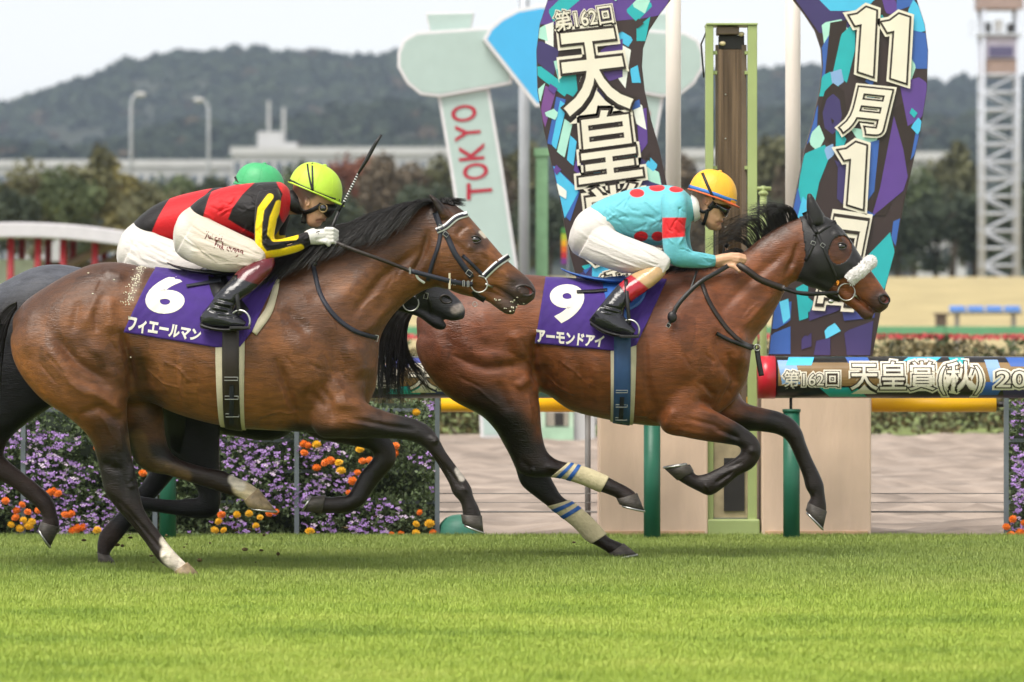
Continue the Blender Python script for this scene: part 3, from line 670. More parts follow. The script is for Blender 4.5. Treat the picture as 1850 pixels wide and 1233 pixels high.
SH_L = [('p',[(985,0),(1210,-20),(1205,30),(975,50)]),('t',[(990,20),(1010,0),(1060,-10),(1000,40)]),('w',[(985,45),(1000,40),(1000,110),(985,95)]),('m',[(972,50),(985,45),(990,75),(972,70)]),('t',[(1130,20),(1160,-10),(1180,10),(1150,40)]),('m',[(1155,-5),(1175,0),(1165,25),(1140,10)]),
 ('c',[(1120,55),(1145,70),(1135,85),(1115,72)]),('t',[(1150,50),(1175,30),(1165,80),(1150,75)]),('v',[(968,70),(1010,90),(1000,140),(968,110)]),('t',[(970,115),(1030,160),(1020,175),(968,135)]),('m',[(1000,110),(1040,100),(1030,140),(1010,150)]),('t',[(1005,125),(1040,130),(1045,180),(1015,165)]),
 ('w',[(1120,80),(1140,90),(1130,160),(1115,140)]),('c',[(1138,125),(1152,118),(1158,150),(1142,150)]),('p',[(1085,90),(1125,70),(1125,140),(1090,150)]),('m',[(968,165),(985,150),(975,190),(968,200)]),('u',[(985,155),(1005,165),(985,230),(976,205)]),('b',[(1005,175),(1022,180),(1005,265),(988,262)]),
 ('c',[(1012,182),(1024,190),(1005,270),(996,262)]),('m',[(1020,215),(1034,225),(1020,285),(1006,275)]),('c',[(1030,245),(1042,255),(1036,300),(1024,290)]),('p',[(1150,200),(1168,195),(1170,260),(1155,280)]),('w',[(1140,180),(1160,190),(1168,235),(1150,225)]),('b',[(1140,185),(1155,180),(1158,198),(1142,200)]),
 ('b',[(996,295),(1048,345),(1030,400),(1020,390)]),('c',[(1000,300),(1046,345),(1020,395)]),('v',[(1150,280),(1190,310),(1198,340),(1150,335)]),('t',[(1120,270),(1150,280),(1145,300),(1115,300)]),('m',[(1165,300),(1190,310),(1195,335),(1165,325)]),('c',[(1175,285),(1190,300),(1180,310),(1165,298)]),
 ('c',[(1075,300),(1085,295),(1085,320),(1072,315)]),('p',[(1040,290),(1060,300),(1055,320),(1036,310)]),('t',[(1050,480),(1100,470),(1120,510),(1080,520)]),('c',[(1070,440),(1110,430),(1100,500),(1060,510)]),('v',[(1040,500),(1070,480),(1068,540),(1042,560)]),('b',[(1080,540),(1150,520),(1180,600),(1100,630)])]
SH_L = SH_L[:] + shards(LB, 34, 6, 'tcmwpbvknm')
print_mesh(lb, LB, SH_L, DB)
dt = DB - .016
outlined('第162回', [(1000,22),(1104,8),(1110,42),(1006,58)], dt, lb, .04, .09)
outlined('天', [(1004,62),(1118,50),(1148,196),(1020,212)], dt, lb, .03, .062, .02)
outlined('皇', [(1036,206),(1146,192),(1162,318),(1046,334)], dt, lb, .03, .062, .01)
outlined('賞', [(1052,342),(1162,328),(1180,462),(1068,476)], dt, lb, .03, .062, .005)
outlined('(秋)', [(1072,490),(1172,480),(1190,540),(1090,556)], dt, lb, .03, .062, .005)
def one_pts(x0, y0, x1, y1, sk):   # slab-serif numeral 1 drawn as on the board
    w = x1 - x0; h = y1 - y0
    p = [(.02,.12),(.30,.10),(.62,0),(.98,.05),(.86,1.0),(.34,.93),(.46,.24),(.22,.26)]
    return [(x0 + w * a + sk * (1 - b_), y0 + h * b_) for a, b_ in p]
def grow(pts, r):
    A = np.array(pts, float); c = A.mean(0); n = len(A); out = []
    for i in range(n):
        e1 = A[i] - A[i - 1]; e2 = A[(i + 1) % n] - A[i]; n1 = np.array([e1[1], -e1[0]]) / np.linalg.norm(e1); n2 = np.array([e2[1], -e2[0]]) / np.linalg.norm(e2)
        m = (n1 + n2); m = m / max(np.linalg.norm(m), 1e-6); out.append(tuple(A[i] + m * r / max(m @ n1, .5)))
    return out
def numeral_one(box, parent, sk=0):
    p = one_pts(*box, sk); o = None
    for nm, r, dz, m in (('lettering', 0, .012, M_CREAM), ('keyline', 3.5, .008, M_BROWN), ('surround', 8.0, .004, M_CREAM)):
        q = grow(p, r) if r else p; q = grow(p, r)
        o_ = mk(nm, [P(u, v, dt - dz)[:] for u, v in q], [tuple(range(len(q)))], m, o or parent, smooth=False); o = o or o_
numeral_one((1534,14,1584,138), rb); numeral_one((1592,26,1644,150), rb); numeral_one((1514,258,1566,378), rb)
outlined('月', [(1535,156),(1612,164),(1592,246),(1516,238)], dt, rb, .035, .075, .02)
outlined('日', [(1508,392),(1568,400),(1538,552),(1476,548)], dt, rb, .035, .075, .02)

# --- rendered pillars
def pillar(label, u0, u1):
    d = 28.95; x0, x1 = P(u0, 0, d).x, P(u1, 0, d).x
    root = thing('rendered_pillar', label, 'pillar', ((x0 + x1) / 2, d, 0), 'pillars under the race boards')
    MB().box(x0, x1, d, d + .55, -.05, P(0, 648, d).z - .03).build('block', M_PINK, root, bevel=.012)
    MB().box(x0 + .02, x1 - .02, d - .006, d, -.05, .045).build('plinth_strip', mat('dirty_render', S((196, 160, 128)), rough=.9, var=.2, scale=9), root, bevel=.002)
    MB().box(x0 - .01, x1 + .01, d - .01, d + .56, P(0, 648, d).z - .028, P(0, 648, d).z).build('coping', M_PINK, root, bevel=.008)
pillar('pinkish rendered pillar under the title board, left of mirror post', 1082, 1279)
pillar('pinkish rendered pillar under the date board, right of mirror post', 1376, 1574)
# --- mirror post on the finish line
M_MIR = mat('bronze_mirror', S((104, 86, 66)), rough=.16, var=.55, scale=4.0, metal=.75, stretch=(14, 1, .25))  # vertical streaks in the colour stand in for reflections
M_BRZ = mat('brown_housing', S((112, 94, 78)), rough=.5, var=.15)
M_DARK = mat('near_black_metal', S((40, 36, 34)), rough=.5, var=.2)
def mirror_post():
    d = 29.0; X = lambda u: P(u, 0, d).x; Z = lambda v: P(0, v, d).z
    root = thing('finish_mirror_post', 'tall lime green frame holding a bronze mirror at the finish line', 'mirror post', (X(1322), d, 0))
    for u0, u1 in ((1275, 1289), (1351, 1368)): MB().box(X(u0), X(u1), d, d + .06, 0, Z(46)).build('upright', M_LIME, root, bevel=.004)
    for u0, u1 in ((1277, 1284), (1360, 1367)): MB().box(X(u0), X(u1), d + .22, d + .28, 0, Z(46)).build('upright', M_LIME, root, bevel=.004)
    MB().box(X(1276), X(1369), d - .01, d + .29, Z(46) + .001, Z(42)).build('top_plate', M_LIME, root, bevel=.003)
    m = MB().box(X(1299), X(1341), d + .10, d + .115, Z(930), Z(88)).build('mirror', M_MIR, root)
    for u0, u1 in ((1294, 1299), (1341, 1350)): MB().box(X(u0), X(u1), d + .085, d + .14, Z(930), Z(80)).build('mirror_edge', M_BRZ, root)
    MB().box(X(1296), X(1336), d + .03, d + .2, Z(62), Z(48)).build('lamp_housing', M_BRZ, root, bevel=.006)
    MB().box(X(1300), X(1346), d + .09, d + .18, Z(88), Z(63)).build('head_box', M_DARK, root, bevel=.004)
    for u, v in ((1340, 61), (1306, 78)): MB().ball((X(u), d + .06, Z(v)), .02, .02, .014, 12, 8).build('lamp', mat('lamp_lens_warm', (.9, .75, .45), rough=.2), root, True)
    for v in (92, 128, 300): 
        for u0, u1 in ((1289, 1296), (1346, 1352)): MB().box(X(u0), X(u1), d + .03, d + .10, Z(v + 6), Z(v)).build('bracket', M_LIME, root)
    MB().tube([(X(1277), d + .03, Z(56)), (X(1267), d + .03, Z(80)), (X(1272), d + .03, Z(140))], .006, 6).build('cable', M_DARK, root, True)
    MB().box(X(1278), X(1372), d - .05, d + .32, -.05, Z(938)).build('base', M_LIME, root, bevel=.01)
    MB().box(X(1286), X(1362), d + .02, d + .085, Z(936), Z(800)).build('lower_panel', mat('weathered_panel', S((168, 152, 122)), rough=.6, var=.25, scale=8), root)
    MB().box(X(1308), X(1345), d + .008, d + .03, Z(924), Z(828)).build('slot', M_DARK, root)
    for v in (170, 250, 330, 410, 520, 640): MB().ball((X(1312), d + .096, Z(v)), .007, .006, .005, 8, 6).build('bolt', M_STEEL, root, True)
mirror_post()
# --- tall poles
M_TPOLE = mat('cream_steel_pole', S((222, 212, 202)), rough=.4, var=.05, scale=1.5)
for u, lab in ((1216.5, 'tall cream steel pole left of the mirror post'), (1432.5, 'tall cream steel pole right of the mirror post')):
    d = 29.75; x = P(u, 0, d).x
    b = MB().tube([(x, d, -.05), (x, d, 4.6)], .047, 24); b.lathe((x, d, -.05), [(.10, 0), (.10, .07), (.06, .085)], 20)
    tag(b.build('steel_pole', M_TPOLE, loc=(x, d, 0), smooth=True), lab, 'pole', 'tall poles beside the finish')
d = 52.6; x = P(947, 0, d).x
tag(MB().tube([(x, d, -.05), (x, d, 6.3)], .06, 20).lathe((x, d, -.05), [(.09, 0), (.09, .06), (.05, .075)], 16).build('flag_pole', M_POLE, loc=(x, d, 0), smooth=True), 'slim grey pole standing between TOKYO plank and title board', 'pole')
d = 52.7; x = P(979, 0, d).x
b = MB().box(x - .066, x + .066, d, d + .13, -.05, P(0, 282, d).z); b.box(x - .085, x + .085, d - .02, d + .15, P(0, 282, d).z, P(0, 268, d).z)
tag(b.build('green_post', mat('pale_green_paint', S((126, 168, 128)), rough=.5), loc=(x, d, 0), bevel=.004), 'pale green square post left of the title board', 'post')
d = 30.4; x = P(1379, 0, d).x
b = MB().tube([(x, d, -.05), (x, d, P(0, 352, d).z)], .022, 12); b.ball((x, d, P(0, 350, d).z), .032, .032, .02); b.tube([(x - .05, d, P(0, 341, d).z), (x + .05, d, P(0, 341, d).z)], .012, 8); b.tube([(x, d, P(0, 352, d).z), (x, d, P(0, 336, d).z)], .014, 8)
tag(b.build('valve_pipe', M_LIME, loc=(x, d, 0), smooth=True), 'lime green standpipe with valve beside the mirror post', 'pipe')
# rainbow banner strip behind the rider
d = 52.4
root = thing('rainbow_flag', 'narrow rainbow striped banner behind the rider in blue silks', 'banner', (P(1019, 0, d).x, d, 0))
MB().tube([(P(1026, 0, d).x, d + .02, -.05), (P(1026, 0, d).x, d + .02, P(0, 405, d).z)], .008, 8).build('stick', M_POLE, root)
for i, c_ in enumerate([(76, 140, 70), (190, 200, 60), (240, 180, 40), (230, 110, 40), (200, 50, 60), (130, 60, 140)]):
    v0 = 412 + i * 11; b = MB(); b.box(P(1014, 0, d).x, P(1024, 0, d).x, d, d + .006, P(0, v0 + 11, d).z, P(0, v0, d).z); b.build('stripe', mat('banner_%d' % i, S(c_), rough=.7), root)

# --- TOKYO monument, farther back
DT = 51.0
tk = thing('venue_sign', 'pale mint crossed planks with white edges lettered TOKYO', 'sign', (P(995, 0, DT).x, DT, 0))
def edged(name, pts, d, inset, m):
    o = panel(name, pts, d, .10, M_WPAINT, tk, .008); c = np.array(pts).mean(0)
    A = grow(pts, -inset) ; A2 = np.array(A)
    panel('face', A, d - .006, .0055, m, o); return o
def arc(cx, cy, r, a0, a1, n=10): return [(cx + r * math.cos(q), cy + r * math.sin(q)) for q in np.linspace(R(a0), R(a1), n)]
cap = [(932,68),(800,60)][::-1]
capL = [(925,152),(795,176),(760,172),(735,152),(718,122),(718,96),(728,72),(752,58),(870,50),(932,44)]
def orient(p):
    A = np.array(p); s_ = np.sum(A[:, 0] * np.roll(A[:, 1], -1) - np.roll(A[:, 0], -1) * A[:, 1]); return p if s_ > 0 else p[::-1]
capL = orient(capL); mir = lambda p: orient([(1990 - u, v) for u, v in p])
plankL = orient([(790,172),(884,158),(908,300),(935,480),(930,640),(906,792),(868,792),(862,640),(838,470),(812,300)])
topL = orient([(768,24),(858,22),(852,54),(776,60)])
fanL = orient([(968,194),(872,72),(884,50),(905,32),(935,16),(975,9),(1000,8),(1000,190)])
for f_ in (lambda p: p, mir):
    edged('top_block', f_(topL), DT + .12, 3, M_MINT); edged('plank', f_(plankL), DT + .06, 6, M_MINT); edged('crossbar', f_(capL), DT, 6, M_MINT); edged('fan', f_(fanL), DT - .11, 7, mat('sky_blue_panel', S((66, 170, 220)), rough=.45, var=.03))
for i, ch in enumerate('OYKOT'):
    v0 = 192 + i * 35; uL = 815 + i * 7.0
    # letters read upwards, so each is turned a quarter left
    q = [(uL, v0 + 30), (uL, v0), (uL + 46, v0 - 4), (uL + 46, v0 + 26)]
    flat_text('letter', ch, q, DT + .045, M_REDT, tk, bold=.012)
    qm = [(1990 - a, b_) for a, b_ in q]; flat_text('letter', ch, qm, DT + .045, M_REDT, tk, bold=.012)

# --- padded title beams on the running rail
DBM = 28.45; RBM = .1225; ZBM = P(0, 682, DBM).z
def beam_mesh(u0, u1, caps):
    x0, x1 = P(u0, 0, DBM).x, P(u1, 0, DBM).x; return x0, x1
def on_beam(U, off):       # pixel -> beam surface
    out = []
    for u, v in U:
        p = P(u, v, DBM); z = max(-RBM * .985, min(RBM * .985, p.z - ZBM)); r = RBM + off
        out.append((p.x, DBM - math.sqrt(max(r * r - z * z, 1e-8)), ZBM + z))
    return out
M_BEAM = mat('dark_print_vinyl', S((30, 27, 29)), rough=.28, var=.1, scale=6)
M_GOLD = mat('gold_brown_print', S((134, 106, 66)), rough=.3, var=.15, scale=5)
def patch_beam(b, u0, u1, v0, v1, mi, sk=0, off=.0012, n=8):
    vs_ = np.linspace(v0, v1, n + 1)
    for a, c in zip(vs_[:-1], vs_[1:]):
        sa, sc = sk * (a - v0) / (v1 - v0), sk * (c - v0) / (v1 - v0)
        V = on_beam([(u0 + sa, a), (u1 + sa, a), (u1 + sc, c), (u0 + sc, c)], off); b.add(V, [(0, 1, 2, 3)], mi)
def beam_text(body, u0, u1, v0, v1, parent, offs=(.03, .075), bold=.01):
    o = None
    for nm, of, lift, m in (('lettering', 0, .0062, M_CREAM), ('keyline', offs[0], .0046, M_BROWN), ('surround', offs[1], .003, M_CREAM)):
        V, F = text2d(body, of, 3, 7, bold); U = quad(V, [(u0, v0), (u1, v0), (u1, v1), (u0, v1)])
        o_ = mk(nm, on_beam(U, lift), F, m, o or parent, smooth=False); o = o or o_
def make_beam(label, u0, u1, endcap_u, texts, seed, extra=(), rand=True):
    rg = random.Random(seed); x0, x1 = P(u0, 0, DBM).x, P(u1, 0, DBM).x
    root = thing('title_beam', label, 'rail beam', ((x0 + x1) / 2, DBM, 0), 'padded title beams on the rail')
    MB().tube([(x0, DBM, ZBM), (x1, DBM, ZBM)], RBM, 40).build('beam', M_BEAM, root, True)
    b = MB(); keys = ['b', 'l', 'c', 't', 'd', 'v']; ms = [M_GOLD] + [PM[k_] for k_ in keys]; L = .0012
    patch_beam(b, u0 + 34, u1 - 2, 655, 697, 0, 0, .0008)
    u = u0 + 34
    while rand and u < u1 - 60:
        w_ = rg.uniform(30, 75); L += .00002
        for (a, c) in rg.sample([(647, 664), (698, 712), (704, 717), (646, 658)], 2):
            patch_beam(b, u, min(u + w_, u1 - 40), a, c, rg.randint(1, 6), rg.uniform(-25, 25), L); L += .00002
        u += w_ + rg.uniform(10, 60)
    for (a0, a1, b0, b1, key_, sk_) in extra: L += .00003; patch_beam(b, a0, a1, b0, b1, 1 + keys.index(key_), sk_, L)
    b.build('print', ms, root)
    for e0, e1 in endcap_u: MB().tube([(P(e0, 0, DBM).x, DBM, ZBM), (P(e1, 0, DBM).x, DBM, ZBM)], RBM + .0035, 40).build('end_band', mat('red_vinyl', S((196, 36, 52)), rough=.28, var=.05), root, True)
    for t in texts: beam_text(*t[:5], root, *t[5:])
    return root
make_beam('padded rail beam with red end lettered 第162回 天皇賞(秋) right of the post', 1370, 2250, [(1369, 1400)],
  [('第162回', 1414, 1514, 670, 699, (.05, .12)), ('天皇賞(秋)', 1534, 1772, 653, 713, (.04, .095)), ('2020.11.1', 1796, 2010, 670, 700, (.05, .12))], 3, [(1403,1436,651,694,'l',8),(1424,1470,645.5,660,'c',-6),(1478,1545,700,717,'t',20),(1526,1566,645.5,656,'b',5),(1640,1700,645.5,652,'c',-10),(1712,1740,646,658,'t',6),(1776,1800,650,690,'l',10),(1778,1812,690,714,'b',-12),(1806,1870,696,717.5,'v',6),(1815,1850,646,662,'b',8),(1880,1960,650,712,'d',20),(2000,2060,650,690,'t',-20)], False)
make_beam('padded teal and blue rail beam behind the horses, left of the post', -420, 1206, [(1176, 1207)],
  [('天皇賞(秋)', 740, 980, 656, 712, (.03, .075)), ('第162回', 600, 715, 670, 699, (.05, .12)), ('第162回', -300, -190, 670, 699, (.04, .1)), ('天皇賞(秋)', -170, 70, 656, 712, (.03, .075))], 4)
def rail_post(label, u, vt):
    d = DBM; x = P(u, 0, d).x; root = thing('rail_post', label, 'post', (x, d, 0), 'green posts under the title beams')
    b = MB(); r_ = .049; b.tube([(x, d, -.06), (x, d, P(0, vt, d).z)], r_, 20); b.build('sleeve', M_GREEN, root, True)
    MB().tube([(x, d, P(0, vt, d).z), (x, d, P(0, vt, d).z + .018)], .054, 20).build('collar', M_GREEN, root, True)
    MB().tube([(x - .004, d, P(0, vt, d).z), (x - .004, d, ZBM - RBM + .004)], .009, 10).build('stem', M_DARK, root, True)
for u, lab in ((303, 'green rail post seen behind the hind legs of horse 6'), (1178, 'green rail post below the belly of horse 9'), (1430, 'green rail post behind the reaching foreleg of horse 9'), (-560, None)):
    if lab: rail_post(lab, u, 745)
# yellow padded tube behind
d = 29.75; root = thing('padded_rail', 'yellow padded tube running behind the pillars', 'rail', (P(1300, 0, d).x, d, 0))
z = P(0, 731, d).z
for i, (u0, u1) in enumerate(((796, 1040), (1042, 1300), (1302, 1572), (1574, 1800))):
    MB().tube([(P(u0 + 1, 0, d).x, d, z), (P(u1 - 1, 0, d).x, d, z)], .047, 20).build('pad', M_YEL, root, True)
MB().tube([(P(1796, 0, d).x, d, z), (P(1824, 0, d).x, d, z)], .018, 12).build('end_stub', M_DARK, root, True)
for u in (1062, 1490): MB().tube([(P(u, 0, d).x, d, -.05), (P(u, 0, d).x, d, z)], .018, 12).build('leg', M_GSTEEL, root, True)
# cables across the gap
for v, r_ in ((925, .0055), (892, .003), (908, .002)):
    d = 29.62; z = P(0, v, d).z
    tag(MB().tube([(-5, d, z), (5, d, z)], r_, 6).build('cable', M_GSTEEL, loc=(0, d, 0)), {925: 'thick dark cable stretched low in front of the dirt track', 892: 'upper thin wire in front of the dirt track', 908: 'middle thinnest wire in front of the dirt track'}[v], 'cable')
# green dome cap on the ground
d = 29.2; x = P(832, 0, d).x
b = MB().lathe((x, d, -.02), [(.142, 0), (.142, .03), (.138, .06), (.122, .10), (.09, .132), (.05, .148), (.012, .153)], 28)
tag(b.build('dome_marker', mat('faded_green_plastic', S((62, 124, 104)), rough=.5, var=.15), loc=(x, d, 0), smooth=True), 'faded green dome marker on the ground by the flower display', 'marker')
# far finish post across the dirt track
d = 50.5; X = lambda u: P(u, 0, d).x; Z = lambda v: P(0, v, d).z
root = thing('far_finish_post', 'pale far post base with dark slot across the dirt track', 'post', (X(1010), d, 0))
MB().box(X(960), X(1076), d + .02, d + .3, -.05, Z(735)).build('block', M_CONC, root, bevel=.01)
for u0, u1 in ((978, 985), (1028, 1036)): MB().box(X(u0), X(u1), d - .05, d, 0, Z(700)).build('upright', mat('far_green_paint', S((176, 200, 176)), rough=.5), root)
MB().box(X(978), X(1036), d - .06, d + .0, -.05, Z(772)).build('base', mat('far_green_base', S((160, 192, 165)), rough=.5), root)
MB().box(X(986), X(1027), d - .02, d + .01, Z(770), Z(745)).build('lower_panel', mat('far_panel', S((150, 142, 130)), rough=.6), root)
MB().box(X(1002), X(1018), d - .03, d - .015, Z(769), Z(746)).build('slot', M_DARK, root)

# ------------------------------------------------------------------ flower display
M_FRAME = mat('grey_steel_frame', S((104, 112, 118)), rough=.5, var=.15)
M_FOL = mat('flower_foliage_leaves', (.075, .115, .045), rough=.6, var=.45, scale=14, col2=(.15, .21, .085))
M_PUR = mat('purple_petals', S((180, 142, 210)), rough=.7, var=.12, scale=30)
M_PNK = mat('pale_petals', S((210, 190, 214)), rough=.6, var=.1, scale=30)
M_ORG = mat('orange_petals', S((242, 118, 14)), rough=.55, var=.15, scale=40)
M_YPE = mat('yellow_petals', S((246, 184, 22)), rough=.55, var=.12, scale=40)
def bloom_mesh(kind, seed):
    rg = random.Random(seed); b = MB()
    if kind == 'aster':      # small loose cluster of flat florets
        for i in range(5):
            c = Vector((rg.uniform(-.016, .016), rg.uniform(-.012, .004), rg.uniform(-.009, .009))); n = 6
            for j in range(n):
                a = j * 6.283 / n + rg.uniform(-.2, .2); r_ = rg.uniform(.006, .010); dx = Vector((math.cos(a), -.25, math.sin(a) * .75)) * r_; t = Vector((-math.sin(a), 0, math.cos(a) * .75)) * r_ * .45
                b.add([c, c + dx * .6 + t, c + dx, c + dx * .6 - t], [(0, 1, 2, 3)])
    else:                    # marigold pompom: rings of ruffled petals
        for ring, (rr, up, n) in enumerate(((.033, .0, 12), (.027, .009, 11), (.019, .016, 9), (.010, .020, 6))):
            for j in range(n):
                a = j * 6.283 / n + ring * .4 + rg.uniform(-.12, .12); e = Vector((math.cos(a), 0, math.sin(a) * .82)); t = Vector((-math.sin(a), 0, math.cos(a) * .82)); y = Vector((0, -up, 0)); w_ = rr * 3.4 / n
                b.add([y, e * rr * .7 + t * w_ + y * 1.1, e * rr + y * .7 + Vector((0, rg.uniform(-.004, .004), 0)), e * rr * .7 - t * w_ + y * 1.1], [(0, 1, 2, 3)])
    me = bpy.data.meshes.new('bloom'); me.from_pydata([tuple(v) for v in b.V], [], b.F); return me
AST = []
for i in range(6):
    me = bloom_mesh('aster', i); me.materials.append(M_PUR if i < 5 else M_PNK); AST.append(me)
MAR = []
for i in range(4):
    me = bloom_mesh('marigold', 40 + i); me.materials.append([M_ORG, M_ORG, M_YPE, M_YPE][i]); MAR.append(me)
def flower_display(label, u0, u1, napart, mari, posts, seed):
    d = 29.3; rg = np.random.default_rng(seed); x0, x1 = P(u0, 0, d).x, P(u1, 0, d).x; zt = P(0, 722, d).z
    root = thing('flower_display', label, 'flower display', ((x0 + x1) / 2, d, 0), 'banks of purple and orange flowers on frames')
    for u in posts:
        x = P(u, 0, d - .16).x; MB().box(x - .014, x + .014, d - .17, d - .142, -.05, zt + .03).build('frame_post', M_FRAME, root)
    for v in (745, 800, 856, 912): MB().box(x0, x1, d + .10, d + .13, P(0, v, d).z, P(0, v, d).z + .02).build('shelf_bar', M_FRAME, root)
    n = int(34000 * (x1 - x0) / 3.0); C = np.c_[rg.uniform(x0, x1, n), d + rg.uniform(-.13, .22, n), rg.uniform(.0, zt, n)]
    clump = np.sin(C[:, 0] * 9 + 2 * np.sin(C[:, 2] * 7)) * np.sin(C[:, 2] * 19 + C[:, 0] * 2)
    C[:, 1] += np.where(clump < -.25, .12, -.03) + .04 * clump; keep = ~((clump < -.45) & (rg.uniform(0, 1, n) < .7)); C = C[keep]
    V, F = leaf_cards(C, .015, rg, .5); o = mk('foliage', V, F, M_FOL, root, smooth=False); o['kind'] = 'stuff'
    b = MB().box(x0, x1, d + .3, d + .32, 0, zt - .03).build('backing_net', mat('dark_net_%d' % seed, (.04, .055, .035), rough=.9), root)
    # blossoms: cascading drifts
    k = 0; tot = int(napart * 5.4); pts = []
    while len(pts) < tot:
        x, z = rg.uniform(x0, x1), rg.uniform(.02, zt - .01)
        q = np.sin(x * 9 + 2 * np.sin(z * 7)) * np.sin(z * 19 + x * 2) + .7 * np.sin(x * 4.3 + z * 3) + rg.normal(0, .35)
        if q > .2: pts.append((x, d - .16 + rg.uniform(-.035, .05), z))
    rest = MB()
    for i, p in enumerate(pts):
        me = AST[int(rg.integers(0, 6)) if rg.uniform() < .8 else int(rg.integers(0, 5))]; s_ = rg.uniform(.45, .95); yaw = rg.uniform(-.5, .5); tl = rg.uniform(-.5, .3)
        if i < napart:
            o = link('blossom', me, root, Vector(p) - wloc(root)); o.rotation_euler = (tl, rg.uniform(-.5, .5), yaw); o.scale = (s_ * 1.2,) * 3
        else:
            rot = Matrix.Rotation(yaw, 3, 'Z') @ Matrix.Rotation(tl, 3, 'X'); rest.add([Vector(p) + rot @ (v.co * s_) for v in me.vertices], [tuple(f.vertices) for f in me.polygons], 0 if me != AST[5] else 1)
    o = rest.build('small_blossoms', [M_PUR, M_PNK], root); o['kind'] = 'stuff'
    for (u, v, kind) in mari:
        p = P(u, v, d - .19); me = MAR[(0 if kind == 'o' else 2) + int(rg.integers(0, 2))]; s_ = rg.uniform(.7, 1.05)
        o = link('marigold_bloom', me, root, p - wloc(root)); o.rotation_euler = (rg.uniform(-.6, .2), rg.uniform(-.6, .6), rg.uniform(-.5, .5)); o.scale = (s_,) * 3
    return root
mar = [(x_ , y_, k_) for x_, y_, k_ in [(30,922,'o'),(40,912,'o'),(50,925,'o'),(28,935,'o'),(42,940,'y'),(52,950,'y'),(36,955,'y'),(20,948,'y'),(58,942,'y'),(98,886,'o'),(104,892,'o'),(90,890,'o'),(70,922,'o'),(118,930,'o'),(128,929,'o'),(140,955,'o'),(132,960,'o'),(150,953,'o'),(175,668+290,'y'),(258,855,'o'),(175,810,'o'),
  (400,930,'o'),(395,942,'y'),(428,930,'y'),(450,928,'y'),(462,950,'y'),(388,958,'y'),(404,958,'y'),(470,935,'y'),(486,928,'o'),(316,784,'o'),(310,776,'o'),(550,818,'o'),(556,805,'o'),(548,802,'o'),(572,803,'y'),(588,836,'o'),(598,832,'o'),(572,845,'o'),(612,836,'y'),(616,850,'y'),(646,854,'o'),(655,833,'o'),(668,832,'o'),(637,869,'o'),(714,806,'o'),(712,820,'o'),(650,812,'y'),(630,890,'o'),(758,926,'o'),(752,947,'y'),(752,963,'y'),(776,946,'y'),(725,965,'o'),(708,966,'o'),(782,962,'o'),(752,745,'y'),(498,925,'o'),(240,900,'o'),(560,960,'y'),(10,905,'o'),(640,780,'o')]]
flower_display('long bank of purple blossoms with orange marigolds behind the horses', -140, 786, 290, mar, (-130, 42, 280, 536, 790), 21)
mar2 = [(1830,938,'o'),(1818,952,'o'),(1842,962,'o'),(1850,945,'o'),(1852,968,'y'),(1860,955,'o'),(1826,965,'o'),(1868,940,'y')]
flower_display('bank of purple and orange flowers at the right edge of the picture', 1824, 1990, 90, mar2, (1818, 1960), 22)
